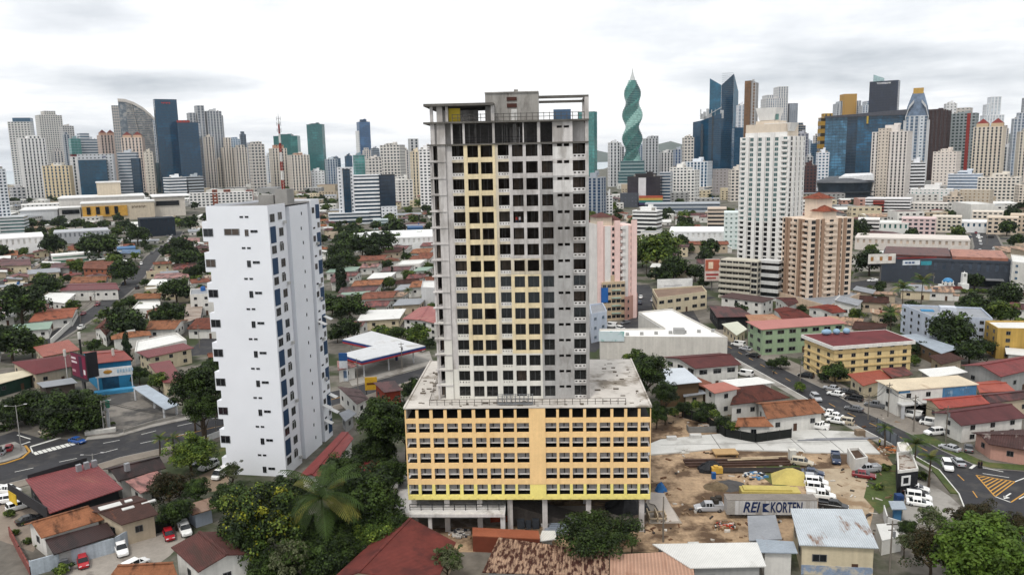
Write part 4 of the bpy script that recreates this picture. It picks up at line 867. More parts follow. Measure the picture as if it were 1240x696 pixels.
for i in range(0, 8):      # glazed openings of the lower floors
    for k, (a, b) in enumerate(ed[1:], 1):
        if (i * 7 + k * 3) % 11 == 0: continue
        m = MB(); y = TY + .36; z0, z1 = zf[i] + .5, zf[i + 1] - .3; xm = (a + b) / 2
        m.box(a + .02, b - .02, y, y + .04, z0, z1, 1); m.box(xm - .04, xm + .04, y - .03, y + .06, z0, z1, 0); m.box(a + .02, a + .09, y - .03, y + .06, z0, z1, 0); m.box(b - .09, b - .02, y - .03, y + .06, z0, z1, 0); m.box(a + .09, b - .09, y - .028, y + .058, z1 - .07, z1, 0)
        m.build('window', [mat((90, 92, 94), .5), MESHG], TOWER)
# side and rear walls of the shaft
m = MB()
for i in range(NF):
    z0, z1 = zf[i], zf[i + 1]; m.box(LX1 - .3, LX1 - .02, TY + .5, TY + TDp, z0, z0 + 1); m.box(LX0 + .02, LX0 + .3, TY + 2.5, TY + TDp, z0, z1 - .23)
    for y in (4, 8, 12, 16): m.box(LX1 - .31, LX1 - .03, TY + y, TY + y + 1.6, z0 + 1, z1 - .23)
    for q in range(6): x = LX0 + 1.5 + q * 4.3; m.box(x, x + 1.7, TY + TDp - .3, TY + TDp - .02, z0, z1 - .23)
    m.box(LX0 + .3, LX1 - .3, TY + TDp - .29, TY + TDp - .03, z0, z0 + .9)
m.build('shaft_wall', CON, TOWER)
# tall open storey
m = MB(); fl2 = MB()
for px0, px1 in ((523.5, 528.5), (531, 541), (548, 550), (562, 564.5), (597.6, 600.5), (634, 635.5), (651.5, 655), (669.6, 671.5)): m.box(tx(px0), tx(px1), TY + .05, TY + .5, ZT, ZH - .3)
m.box(tx(708.9), LX1, TY + .04, TY + .5, ZT, ZH - .3); m.box(tx(671), tx(675), TY + .02, TY + .45, ZT, ZH - .3); m.box(tx(689.6), tx(693.8), TY + .02, TY + .45, ZT, ZH - .3)
m.box(tx(675), tx(689.6), TY + .021, TY + .44, ZT, ZT + 2.3); m.box(tx(675), tx(689.6), TY + .021, TY + .44, ZH - 1, ZH - .3); m.box(tx(681), tx(683.3), TY + .022, TY + .44, ZT + 2.3, ZH - 1)
for q in range(7):
    for y in (7, 14): x = LX0 + 1.2 + q * 4.2; m.box(x, x + .6, TY + y, TY + y + .6, ZT, ZH - .3)
m.box(tx(693.8), tx(708.9), TY + 3, TY + 3.2, ZT, ZH - .3); m.box(LX0 + .3, tx(548), TY + 3, TY + 3.2, ZT, ZH - .31)
for q in range(5): x = LX0 + 1.2 + q * 5.4; m.box(x, x + 2.6, TY + TDp - .3, TY + TDp, ZT, ZH - .3)
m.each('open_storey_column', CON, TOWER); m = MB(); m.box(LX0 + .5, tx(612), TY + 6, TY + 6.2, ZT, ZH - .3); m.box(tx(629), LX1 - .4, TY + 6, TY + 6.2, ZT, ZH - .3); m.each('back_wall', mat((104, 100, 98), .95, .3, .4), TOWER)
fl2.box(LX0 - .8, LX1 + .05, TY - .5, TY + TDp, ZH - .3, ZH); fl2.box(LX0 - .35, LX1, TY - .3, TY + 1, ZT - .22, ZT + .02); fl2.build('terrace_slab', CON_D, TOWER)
m = MB()
for px in range(550, 670, 3):
    if random.random() < .95: x = tx(px + random.random() * 2); y = TY + random.uniform(1, 12); m.box(x, x + .09, y, y + .09, ZT, ZH - .3)
for px in (552, 572, 606, 640): m.box(tx(px), tx(px + 11), TY + 9, TY + 9.1, ZT, ZH - .6)
m.each('metal_stud', STUD, TOWER)
m = MB()
for px0, px1 in ((550, 597), (600, 652)):
    for z in (.5, 1.0): m.bar((tx(px0), TY + .35, ZT + z), (tx(px1), TY + .35, ZT + z), .06, .07)
m.build('guard_rail', STEEL, TOWER)
# roof terrace
m = MB(); m.box(tx(517), tx(600), TY - .7, TY + 14, ZRF - .3, ZRF + .12); m.build('roof_slab', CON_D, TOWER)
m = MB()
for px0, px1 in ((523.5, 527), (531.5, 538.5), (542, 545), (596.5, 600.5)): m.box(tx(px0), tx(px1), TY + .1, TY + .7, ZH, ZRF - .3)
for px in (530, 570, 598): m.box(tx(px), tx(px) + .6, TY + 12, TY + 12.6, ZH, ZRF - .3)
m.box(tx(524), tx(574), TY + 11, TY + 11.3, ZH, ZRF - .31); m.box(tx(584), tx(597), TY + 11, TY + 11.3, ZH, ZRF - .31); m.box(tx(708.5), tx(713.5), TY + .1, TY + .8, ZH, tz(119.5)); m.box(tx(709), tx(713), TY + 10, TY + 10.8, ZH, tz(119.5)); m.each('roof_column', CON, TOWER)
m = MB(); m.box(tx(545), tx(559), TY + 1.2, TY + 1.3, ZH, ZRF - .6); m.build('yellow_panel', mat((214, 186, 40), .7, .1), TOWER)
m = MB(); zc = tz(110.8); m.box(tx(588.5), tx(653.5), TY + 3, TY + 11, ZH, zc); m.box(tx(588.2), tx(653.8), TY + 2.8, TY + 11.2, zc, zc + .2); m.box(tx(623), tx(628), TY + 6, TY + 7, zc + .2, zc + .8); m.build('core_block', mat((176, 172, 166), .9, .1, .3, c2=(146, 140, 134), cov=.4, sc2=.5, streak=.25), TOWER)
for y0, y1 in ((116, 120.5), (124, 129)):
    m = MB(); m.box(tx(615), tx(627), TY + 2.85, TY + 3.02, tz(y1), tz(y0)); m.build('louvre', mat((86, 46, 36), .8, .3, 2), TOWER)
m = MB(); m.box(tx(620), tx(627), TY + 2.8, TY + 3.03, ZH, tz(131)); m.build('doorway', mat((214, 212, 208)), TOWER)
m = MB(); z = tz(120.2); m.box(tx(653.6), tx(713.4), TY + .2, TY + .8, z, z + .45); m.box(tx(709), tx(713.3), TY + .8, TY + 12, z + .01, z + .44); m.box(tx(653.6), tx(709), TY + 11.4, TY + 12, z, z + .43); m.build('ring_beam', CON_D, TOWER)
m = MB()
for z in (.55, 1.1): m.bar((tx(550), TY + .3, ZH + z), (tx(590), TY + .3, ZH + z), .08, .09); m.bar((tx(600), TY + .3, ZH + z), (tx(708), TY + .3, ZH + z), .08, .09)
for k in range(24): x = tx(550) + k * (tx(708) - tx(550)) / 23; m.box(x - .05, x + .05, TY + .27, TY + .37, ZH, ZH + 1.25)
m.build('guard_rail', mat((96, 92, 88), .6), TOWER)
m = MB(); m.box(tx(672), tx(694), TY + 8, TY + 8.2, ZH, ZH + 2.1); m.box(tx(676), tx(690), TY + 7, TY + 7.5, ZH, ZH + 1.2); m.build('blue_building_stand_in', mat((84, 116, 150), .7, .2, .6), TOWER)  # added blue sheets standing in for the blue building seen behind
def person(px, py, z, shirt, trousers, label, h=1.72, base=None):
    p = base or G(px, py, z); t = thing('person', label, 'person', (p.x, p.y, z), random.uniform(-.6, .6), None, zc=1)
    m = MB(); k = h / 1.72
    E = lambda rx, ry, zz, x=0, y=0: [(x * k + rx * k * math.cos(2 * math.pi * q / 8), y * k + ry * k * math.sin(2 * math.pi * q / 8), zz * k) for q in range(8)]
    m.loft([E(.16, .10, .80), E(.18, .12, .95), E(.17, .11, 1.1), E(.21, .12, 1.35), E(.16, .09, 1.46), E(.06, .06, 1.5), E(.055, .06, 1.53), E(.085, .10, 1.6), E(.085, .1, 1.68), E(.04, .05, 1.74)])
    for s_ in (-1, 1):
        m.loft([E(.09, .09, .88, s_ * .09), E(.065, .07, .48, s_ * .1, .02), E(.045, .05, .08, s_ * .11), E(.05, .12, .0, s_ * .11, -.05)]); m.loft([E(.055, .055, 1.4, s_ * .2), E(.045, .045, 1.12, s_ * .25, .02), E(.035, .04, .88, s_ * .25, -.08), E(.04, .03, .78, s_ * .24, -.1)])
    m.build('body', mat((120, 88, 70)), t, smooth=True)
    m = MB(); m.loft([E(.185, .125, .92), E(.19, .13, 1.1), E(.225, .135, 1.36), E(.17, .10, 1.47)]); m.build('shirt', mat(shirt), t, smooth=True)
    m = MB(); m.loft([E(.19, .13, .78), E(.19, .13, .95)]); 
    for s_ in (-1, 1): m.loft([E(.105, .1, .88, s_ * .09), E(.085, .09, .48, s_ * .1, .02), E(.07, .075, .1, s_ * .11)])
    m.build('trousers', mat(trousers), t, smooth=True)
    m = MB(); m.ball((0, .01, 1.71 * k), .095 * k, .11 * k, .06 * k); m.build('hair', mat((26, 22, 20)), t, smooth=True)
    return t
lp = lambda u, y: Vector((PF.o.x, PF.o.y, 0)) + PF.d * u + PF.n * y
person(0, 0, zf[11] + .01, (190, 60, 50), (60, 70, 90), 'worker in a red shirt standing in an upper tower opening', base=lp(tx(624.5), TY + .9))
person(0, 0, zf[11] + .01, (205, 205, 210), (50, 60, 80), 'worker in a pale shirt standing in an upper tower opening', base=lp(tx(628.5), TY + .9))
#  the white apartment tower on the left
WWALL = mat((234, 237, 243), .85, .035, .12); BLUEP = mat((28, 74, 116), .6, .1, .5); FR_W = mat((206, 208, 210), .6)
A_, B_ = G(347, 577), G(276, 575); C_ = G(410, 526)
WYAW = -R(9.5); WW, WD, WHt = 13.3, 25.3, 56.3
WO = A_                                          # near right corner; local x to the left is negative
WT = thing('apartment_tower', 'slim white apartment tower with blue panels down its narrow side', 'apartment tower', (A_.x, A_.y, 0), WYAW, None, zc=40)
for i in range(2):
    for j in range(4): OCC.append((A_.x - 3 - 7 * i + j * 1.3, A_.y + 3 + j * 6.5, 6))
m = MB(); m.box(-WW, 0, 0, 7.8, 0, WHt); m.box(-WW + 1, -1.0, 7.8, 10.0, 0, WHt - .02); m.box(-WW + .5, -.12, 10.0, 19.2, 0, WHt - .3); m.box(-WW + 1, -1.0, 19.2, 20.6, 0, WHt - .32); m.box(-WW, .05, 20.6, WD, 0, WHt - .01)
m.build('wall', WWALL, WT)
m = MB()
for x0, x1, y0, y1 in ((-WW, 0, 0, .25), (-WW, 0, WD - .25, WD), (-WW, -WW + .25, .25, WD - .25), (-.25, 0, .25, 7.8), (-.2, .05, 20.6, WD - .25)): m.box(x0 + .01, x1 - .01, y0 + .01, y1 - .01, WHt, WHt + .5)
m.build('parapet', WWALL, WT)
m = MB(); m.box(-WW + .26, -.26, .26, WD - .26, WHt - .01, WHt + .06); m.build('roof', mat((132, 130, 128), .95, .2, .3), WT)
m = MB(); m.box(-4.4, -1.6, 12.5, 16, WHt, WHt + 3.2); m.box(-9, -5.5, 14, 18, WHt, WHt + 2); m.build('penthouse', mat((164, 162, 158), .9, .12, .5), WT)
# windows: pane in a slim frame, sill below; many share one mesh
def win_mesh(name, fr, gl):
    m = MB(); m.box(-.5, .5, -.05, .02, -.5, .5, 1)
    for a in ((-.5, .5, -.5, -.45), (-.5, .5, .45, .5), (-.5, -.45, -.45, .45), (.45, .5, -.45, .45), (-.025, .025, -.45, .45)): m.box(a[0], a[1], -.09, .02, a[2], a[3], 0)
    return m.mesh(name, [fr, gl])
WIN_D = win_mesh('window', mat((120, 122, 124), .6), GL_K); WIN_W = win_mesh('window', FR_W, GL_K); WIN_B = win_mesh('window', FR_W, GL_B); WIN_BR = win_mesh('window', mat((140, 142, 144), .6), glass((70, 58, 48)))
WIN_T = win_mesh('window', FR_W, glass((58, 92, 92))); DOOR = MB(); DOOR.box(-.5, .5, -.06, .02, -.5, .5); DOOR.box(.3, .38, -.1, -.06, -.06, .06); DOOR_M = DOOR.mesh('door', [mat((96, 66, 48), .7)])
def win(root, me, x, y, z, wd, ht, rz=0, name='window'):
    o = link(name, me, root, (x, y, z)); o.rotation_euler = (0, 0, rz); o.scale = (wd, 1, ht); return o
for i in range(9):
    zt = WHt - 2.0 - i * 6.25
    for x in (-8.6, -7.4):
        if x + 0 > -WW: win(WT, WIN_D, -WW + 7.6 + (x + 8.6) * .95 + (x + 8.6) * .0, 0, zt + .3, .75, .36)
    if zt - 3.2 > 1: 
        win(WT, WIN_BR if i == 0 else WIN_D, -WW + 8.5, 0, zt - 2.9, .8, 1.35); win(WT, WIN_D, -WW + 10.1, 0, zt - 2.6, 1.5, .5)
win(WT, WIN_BR, -WW + 5.3, 0, WHt - 4.7, 3.3, 1.3)
for i in range(17):      # narrow side near the corner: blue panels alternate with windows
    z = WHt - 2.2 - i * 3.2
    if i % 2 == 1:
        m = MB(); m.box(.0, .06, .5, 2.9, z - 1.75, z + 1.6); m.build('blue_panel', BLUEP, WT); win(WT, WIN_D, 0, 5.3, z + .2, 1.8, 1.7, R(90)); win(WT, WIN_D, 0, 5.0, z - 2.0, 1.2, .4, R(90))
    else:
        win(WT, WIN_D, 0, 1.7, z + .1, 1.9, 1.6, R(90)); win(WT, WIN_W, 0, 5.1, z + .3, 1.8, 1.6, R(90))
        if i % 4 == 0: m = MB(); m.box(.0, .55, 6.3, 7.1, z - 1.4, z - .8); m.build('air_conditioner', mat((196, 196, 194)), WT)
    win(WT, WIN_D, -.12, 15.2 + (0 if i % 2 else .6), z, .32, .7, R(90))
    if i % 2 == 0:
        m = MB(); m.box(.05, .11, 23.0, 25.1, z - 1.7, z + 1.5); m.build('blue_panel', BLUEP, WT); win(WT, WIN_D, .05, 21.6, z + .3, 1.2, 1.3, R(90))
    else: win(WT, WIN_W, .05, 24.2, z, 1.2, 1.3, R(90)); win(WT, WIN_D, .05, 21.7, z - .5, 1.0, .4, R(90))
    if i in (2, 5, 6, 9, 12): m = MB(); m.box(.05, .6, 22.3, 23.1, z - 1.2, z - .6); m.build('air_conditioner', mat((196, 196, 194)), WT)
for z, y in ((29, 20.9), (29.5, 24.4), (9, 20.9), (10.5, 24.6), (5.2, 21.2), (6.6, 25.0)):
    m = MB(); m.prism([(.05, y - .8), (1.9, y - .8), (1.9, y + .8), (.05, y + .8)], [z, z - .8, z - .8, z], [z + .08, z - .72, z - .72, z + .08]); m.build('awning', mat((222, 222, 220)), WT)
for i in range(9):       # boxed balconies on the far left side, dark openings between
    z = WHt - 3.0 - i * 6.25
    m = MB(); m.box(-WW - 1.1, -WW - .002, .003, 6, z - 3.6, z + .4); m.build('bay_window', WWALL, WT)
    if i < 8: win(WT, WIN_BR if i == 1 else WIN_D, -WW + .15, 0, z - 1.8, 2.1, 1.6)
# radio mast on the roof
wx = Matrix.Rotation(WYAW, 3, 'Z') @ Vector((-3.2, 14.2, 0)) + A_
mast = thing('radio_mast', 'tall thin red and white lattice mast on the white tower roof', 'antenna mast', (wx.x, wx.y, WHt + 3.2), 0, None, zc=8)
Ht = at(313, 138, wx.y).z - WHt - 3.2; red = mat((170, 44, 40)); wht = mat((224, 224, 222)); m = MB(); 
nseg = 22
for i in range(nseg):
    z0, z1 = Ht * .9 * i / nseg, Ht * .9 * (i + 1) / nseg; c = 0 if (i // 3) % 2 == 0 else 1; r = .3 - .009 * i
    pts = [(r * math.cos(R(120 * k + 30)), r * math.sin(R(120 * k + 30))) for k in range(3)]
    for k in range(3):
        a, b = pts[k], pts[(k + 1) % 3]; m.tube((a[0], a[1], z0), (a[0], a[1], z1), .1, n=4, m=c); m.tube((a[0], a[1], z0), (b[0], b[1], z1), .035, n=4, m=c)
m.build('lattice', [red, wht], mast); m = MB(); m.tube((0, 0, Ht * .9), (0, 0, Ht), .09, .03)
for z in (.78, .86, .93): 
    for q in range(4): a = R(90 * q + 20); m.tube((0, 0, Ht * z), (.4 * math.cos(a), .4 * math.sin(a), Ht * z + .1), .04); m.tube((.4 * math.cos(a), .4 * math.sin(a), Ht * z - .4), (.4 * math.cos(a), .4 * math.sin(a), Ht * z + .5), .05)
m.build('aerial', mat((150, 150, 152), .5, metal=.4), mast)
#  trees
def crown_mesh(name, seed, nc, per, leaf, mats, flat=.8, cr=.34, zmin=-.72, col=False, sparse=1.0):
    rg = np.random.default_rng(seed); d = rg.normal(size=(nc * 3, 3)); d /= np.linalg.norm(d, axis=1)[:, None]; d = d[d[:, 2] > zmin][:nc]
    rad = rg.uniform(.45, .86, size=(len(d), 1)); rad[: len(d) // 5] *= .5
    cc = d * rad * np.array([1, 1, flat]) * (1 + .18 * rg.normal(size=(len(d), 1)))
    if col: cc = np.stack([rg.normal(size=nc) * .28, rg.normal(size=nc) * .28, rg.uniform(-1, 1, nc)], 1); cc[:, :2] *= (1.15 - .55 * (cc[:, 2:3] + 1) / 2)
    V = []; MI = []
    for c in cc:
        r = cr * rg.uniform(.65, 1.25); n = int(per * rg.uniform(.7, 1.2)); p = rg.normal(size=(n, 3)); p /= np.linalg.norm(p, axis=1)[:, None]
        p[:, 2] = np.where(p[:, 2] < -.55, -p[:, 2], p[:, 2])
        pos = c + p * r * rg.uniform(.6, 1.05, size=(n, 1)) * np.array([1, 1, .8]); nr = p * .8 + np.array([0, 0, .45]) + rg.normal(size=(n, 3)) * .45; nr /= np.linalg.norm(nr, axis=1)[:, None]
        u = np.cross(nr, rg.normal(size=(n, 3))); u /= np.linalg.norm(u, axis=1)[:, None] + 1e-9; v = np.cross(nr, u); s = leaf * rg.uniform(.55, 1.3, size=(n, 1))
        V.append(np.stack([pos - u * s * .5 - v * s * .15, pos - v * s * .55 + u * s * .05, pos + u * s * .5 + v * s * .1, pos + v * s * .6 - u * s * .08], 1).reshape(-1, 3)); MI += np.where(rg.random(n) < .62, int(rg.integers(0, len(mats))), rg.integers(0, len(mats), n)).tolist()
    V = np.concatenate(V); n = len(V) // 4; me = bpy.data.meshes.new(name); me.vertices.add(len(V)); me.vertices.foreach_set('co', V.astype(np.float32).ravel()); me.loops.add(n * 4); me.loops.foreach_set('vertex_index', np.arange(n * 4, dtype=np.int32))
    me.polygons.add(n); me.polygons.foreach_set('loop_start', np.arange(0, n * 4, 4, dtype=np.int32)); 
    for m in mats: me.materials.append(m)
    me.polygons.foreach_set('material_index', np.array(MI, dtype=np.int32)); me.update(calc_edges=True); me.validate(); return me
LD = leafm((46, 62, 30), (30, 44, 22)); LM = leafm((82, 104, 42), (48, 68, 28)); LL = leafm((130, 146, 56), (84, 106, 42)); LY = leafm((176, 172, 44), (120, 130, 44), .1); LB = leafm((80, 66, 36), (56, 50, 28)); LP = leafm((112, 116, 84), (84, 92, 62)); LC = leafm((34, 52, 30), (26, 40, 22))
BARK = mat((92, 78, 62), .95, .3, 1.5); 
def trunk_mesh(seed, h=1.0, limbs=5, r=.07):
    rg = random.Random(seed); m = MB(); top = h * .62; m.tube((0, 0, -.05), (.03, .02, top * .55), r, r * .72, 7); m.tube((.03, .02, top * .55), (.0, .05, top), r * .72, r * .45, 7)
    for k in range(limbs):
        a = 2 * math.pi * k / limbs + rg.random(); z = top * rg.uniform(.5, .95); L_ = rg.uniform(.28, .45); e = (math.cos(a) * L_, math.sin(a) * L_, z + rg.uniform(.18, .34))
        m.tube((.02, .03, z), e, r * .42, r * .16, 5); m.tube(e, (e[0] * 1.5, e[1] * 1.45, e[2] + .16), r * .16, r * .05, 4)
    return m.mesh('trunk', [BARK])
TR = [trunk_mesh(i) for i in range(3)]
CR = {}
def crowns(key, n, **kw): CR[key] = [crown_mesh('crown', 100 * len(CR) + i, **kw) for i in range(n)]
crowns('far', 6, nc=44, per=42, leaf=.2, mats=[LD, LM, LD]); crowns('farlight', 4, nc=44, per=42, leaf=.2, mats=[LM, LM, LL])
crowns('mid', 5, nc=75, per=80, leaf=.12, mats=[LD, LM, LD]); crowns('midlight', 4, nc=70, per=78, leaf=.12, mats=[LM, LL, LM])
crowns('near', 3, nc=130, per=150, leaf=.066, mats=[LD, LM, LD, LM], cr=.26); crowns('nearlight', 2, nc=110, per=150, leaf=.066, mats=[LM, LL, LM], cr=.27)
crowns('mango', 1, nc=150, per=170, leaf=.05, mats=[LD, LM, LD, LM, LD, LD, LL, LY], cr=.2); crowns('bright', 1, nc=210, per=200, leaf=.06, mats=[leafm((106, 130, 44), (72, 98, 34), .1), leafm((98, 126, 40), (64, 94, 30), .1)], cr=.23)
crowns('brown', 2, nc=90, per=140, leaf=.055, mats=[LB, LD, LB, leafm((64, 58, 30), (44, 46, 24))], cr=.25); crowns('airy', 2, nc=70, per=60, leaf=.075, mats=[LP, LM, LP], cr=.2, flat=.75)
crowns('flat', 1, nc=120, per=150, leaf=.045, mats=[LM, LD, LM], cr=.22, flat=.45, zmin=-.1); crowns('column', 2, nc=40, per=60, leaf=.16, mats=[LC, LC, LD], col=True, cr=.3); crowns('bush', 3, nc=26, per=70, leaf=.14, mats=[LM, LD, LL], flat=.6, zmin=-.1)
KINDW = dict(far='dark green round tree', farlight='light green tree', mid='dark green broad tree', midlight='light green leafy tree', near='big dark green tree', nearlight='leafy bright green tree', mango='large mango tree with yellowish young leaves', bright='huge bright green dense tree',
             brown='brownish green tree', airy='pale airy tree with thin foliage', flat='wide flat topped green tree', column='dark narrow columnar tree', bush='low green bush')
def tree(cx_, cy_, wpx, kind='mid', label=None, group='trees among the houses', hk=None, gpt=None):
    flat = dict(flat=.5, column=2.2, bush=.55).get(kind, .82); base = gpt
    if base is None:
        p = G(cx_, cy_, 3); 
        for _ in range(4): D = wpx * mpp(p); hc = D * .5 * flat + D * dict(bush=-.1, column=.1, flat=.12).get(kind, .09); hc = hk or hc; p = G(cx_, cy_, hc)
        base = Vector((p.x, p.y, 0))
    else: D = wpx; hc = D * .5 * flat + D * (-.1 if kind == 'bush' else .09)
    r = D * .5; cat = 'bush' if kind == 'bush' else 'tree'
    t = thing('bush' if kind == 'bush' else 'tree', label or KINDW[kind], cat, base, random.random() * 6.28, group, label is None, hc)
    sc = random.uniform(.94, 1.06); c = link('crown', random.choice(CR[kind]), t, (0, 0, hc), 0, (r * sc, r / sc, r * (1.0 if kind not in ('column',) else 2.2)))
    link('trunk', random.choice(TR), t, (0, 0, 0), 0, (r * 1.1, r * 1.1, (hc + r * .2) if kind != 'bush' else r * .4))
    OCC.append((base.x, base.y, r * .55)); return t
def frond_mesh(seed, n=20, seg=9, L_=1.0, lw=.2):
    rg = random.Random(seed); m = MB()
    for k in range(n):
        a = 2 * math.pi * k / n * 1.02 + rg.uniform(-.15, .15); up = rg.uniform(.0, 1.45); dr = Vector((math.cos(a), math.sin(a), 0)); sd_ = Vector((-dr.y, dr.x, 0)); pts = []; p = Vector((0, 0, 0)); el_ = up
        for i in range(seg + 1): pts.append(p.copy()); p = p + (dr * math.cos(el_) + Vector((0, 0, math.sin(el_)))) * (L_ / seg); el_ -= rg.uniform(.09, .17) * 16 / (seg + 4)
        for i in range(seg):
            q, s_ = pts[i], pts[i + 1]; w_ = lw * math.sin(math.pi * (i + 1.2) / (seg + 1.6)); mi = 1 if (k % 6 == 0) else 0
            for sg in (-1, 1):
                e = sd_ * sg * w_; dn = Vector((0, 0, -.45 * w_)); t_ = (s_ - q)
                for h in (0, .5): q2 = q + t_ * h; m.face([q2, q2 + t_ * .3, q2 + t_ * 1.05 + e + dn, q2 + t_ * .85 + e + dn], mi)
            m.bar(q, s_, .012, .01, mi)
    return m.mesh('fronds', [leafm((88, 112, 50), (52, 76, 34)), leafm((140, 136, 62), (106, 112, 52))])
FRONDS = [frond_mesh(i) for i in range(3)]; FROND_BIG = frond_mesh(9, 26, 14, 1.0, .17)
def palm(cx_, cy_, wpx, h=9, label=None, big=False, group='palm trees'):
    p = G(cx_, cy_, h); r = wpx * .5 * mpp(p); t = thing('palm_tree', label or 'palm tree with drooping green fronds', 'palm tree', (p.x, p.y, 0), random.random() * 6, group, label is None, h)
    link('fronds', FROND_BIG if big else random.choice(FRONDS), t, (.25, 0, h), 0, (r * 1.25, r * 1.25, r * 1.2)); m = MB(); m.tube((0, 0, 0), (.1, .05, h * .5), .24, .18); m.tube((.1, .05, h * .5), (.25, 0, h + .1), .18, .13); m.build('trunk', BARK, t); OCC.append((p.x, p.y, 1.5)); return t
# bottom left and foreground trees
NG = 'trees around the foreground yards'
tree(318, 630, 112, 'mango', 'large mango tree with yellowish leaf tips before the white tower', NG, 7.5)
palm(388, 602, 108, 10.5, 'giant coconut palm with long arching fronds beside the mango tree', True)
tree(440, 603, 84, 'near', 'big dense green tree between the coconut palm and yellow podium', NG, 8.5); tree(455, 548, 52, 'near', 'dark green tree over the long red roof strip', NG)
tree(468, 512, 74, 'near', 'large dark tree left of the podium roof', NG, 10); tree(500, 470, 30, 'mid', 'hedge like tree along the left podium edge', NG, 9); tree(446, 652, 60, 'nearlight', 'bright green shrubby tree below the dense tree', NG, 4); tree(480, 640, 46, 'near', None, NG, 4.5)
tree(350, 672, 56, 'airy', 'pale airy tree below the mango tree', NG, 6); tree(392, 676, 64, 'near', 'dark undergrowth tree under the coconut palm', NG, 4); tree(420, 665, 50, 'near', None, NG, 4); tree(400, 640, 50, 'near', None, NG, 3.5); tree(360, 640, 50, 'near', None, NG, 4)
tree(230, 549, 56, 'nearlight', 'leafy green tree beside the white parked cars', NG); tree(205, 590, 56, 'brown', 'brownish dark tree behind the patched roofs', NG); tree(238, 593, 34, 'near', None, NG, 4); tree(212, 620, 40, 'near', None, NG, 3.5); tree(280, 570, 30, 'airy', None, NG, 4)
tree(242, 468, 66, 'near', 'tall dark tree by the avenue left of the white tower', NG, 12.5); tree(258, 446, 34, 'near', None, NG, 13); tree(246, 492, 48, 'near', None, NG, 9); tree(232, 470, 36, 'near', None, NG, 11)
tree(89, 500, 76, 'near', 'round spreading dark tree at the avenue corner', NG, 4.5); tree(30, 497, 62, 'near', 'broad dark hedge tree at the left edge', NG, 3.5); tree(58, 500, 40, 'mid', None, NG, 3.5); tree(192, 461, 26, 'midlight', None, NG, 3.5)
tree(168, 452, 22, 'mid', None, NG, 3.5); tree(153, 420, 16, 'column', 'dark ivy clad columnar tree behind the blue shop', NG, 7)
palm(192, 531, 18, 4); palm(208, 530, 18, 4); palm(250, 536, 14, 4)
for x, y, w_ in ((118, 516, 10), (136, 513, 9), (18, 645, 14), (34, 655, 14), (48, 660, 12), (75, 690, 26), (12, 622, 18), (26, 632, 16), (160, 622, 14)): tree(x, y, w_, 'bush', None, 'bushes by the yards')
tree(542, 675, 44, 'airy', 'olive airy tree right of the large red roof', NG, 5); tree(722, 650, 104, 'flat', 'wide flat topped tree before the rusty roof', NG, 5.5); tree(700, 642, 26, 'flat', None, NG, 4); tree(765, 640, 30, 'airy', None, NG, 5)
tree(1190, 668, 112, 'bright', 'huge bright green tree in the bottom right corner', NG, 8); tree(1130, 664, 66, 'brown', 'brownish tree left of the huge bright tree', NG, 6); tree(1184, 628, 58, 'brown', 'rust brown tree behind the huge bright tree', NG, 7); tree(1232, 636, 40, 'brown', 'brown tree at the right edge by the junction', NG, 7)
tree(1128, 628, 44, 'airy', 'pale airy tree beside the white car park', NG, 5); tree(1096, 655, 24, 'airy', None, NG, 3); tree(1100, 640, 24, 'near', None, NG, 3); tree(1115, 577, 20, 'bush', 'round bush behind the black kiosk', 'bushes by the yards'); tree(1071, 566, 16, 'bush', None, 'bushes by the yards'); tree(1064, 590, 14, 'bush', None, 'bushes by the yards')
palm(1109, 537, 30, 7, 'palm tree beside the avenue fence, taller'); palm(1127, 556, 26, 6, 'palm tree beside the avenue nearest the kiosk'); palm(1073, 518, 20, 5)
tree(782, 452, 56, 'near', 'large dark tree behind the right podium corner', NG, 10); tree(806, 476, 34, 'near', None, NG, 8); tree(795, 500, 30, 'near', None, NG, 4); tree(770, 436, 30, 'midlight', None, NG, 9)
for i, (x, y) in enumerate(((815, 500), (828, 494), (842, 491), (856, 494), (866, 502), (876, 511), (886, 517), (850, 503))): tree(x, y, 20, 'mid' if i % 2 else 'bush', None, 'dark hedge trees behind the dirt yard', 2.5)
tree(1012, 450, 30, 'mid', 'round dark tree before the yellow apartments'); tree(998, 456, 14, 'mid'); tree(946, 438, 18, 'mid'); tree(934, 440, 12, 'mid'); tree(969, 468, 13, 'midlight', 'young street tree beside the right avenue'); tree(1152, 400, 50, 'mid', 'big dark tree before the pale blue apartments'); tree(1175, 425, 32, 'mid'); tree(1192, 420, 26, 'mid'); tree(1110, 421, 20, 'mid'); tree(1108, 436, 14, 'midlight')
tree(1180, 372, 40, 'mid'); tree(1212, 378, 36, 'midlight'); tree(1220, 357, 36, 'mid'); tree(1180, 340, 22, 'far'); tree(1053, 316, 36, 'mid', 'wide dark tree behind the white billboard'); tree(1038, 277, 28, 'mid', 'dark round tree right of the tan tower'); tree(1048, 290, 18, 'far'); tree(971, 374, 12, 'mid'); tree(1066, 363, 18, 'mid')
for x in range(1168, 1210, 8): tree(x, 353, 11, 'bush', None, 'hedge bushes near the domed church')
palm(1094, 349, 26, 10, 'palm tree left of the domed church, slimmer'); palm(1117, 340, 24, 12, 'tall palm tree next to the domed church'); palm(1080, 380, 28, 9, 'palm tree left of the pale blue apartments'); palm(822, 297, 16, 11); palm(494, 352, 11, 6); palm(783, 319, 14, 6); palm(508, 283, 9, 8)
tree(797, 303, 54, 'midlight', 'huge spreading light green tree behind the pink tower'); tree(778, 310, 28, 'midlight'); tree(816, 324, 34, 'mid'); tree(842, 330, 22, 'mid'); tree(852, 342, 15, 'mid'); tree(879, 346, 15, 'mid'); tree(835, 300, 14, 'far'); tree(905, 300, 10, 'far')
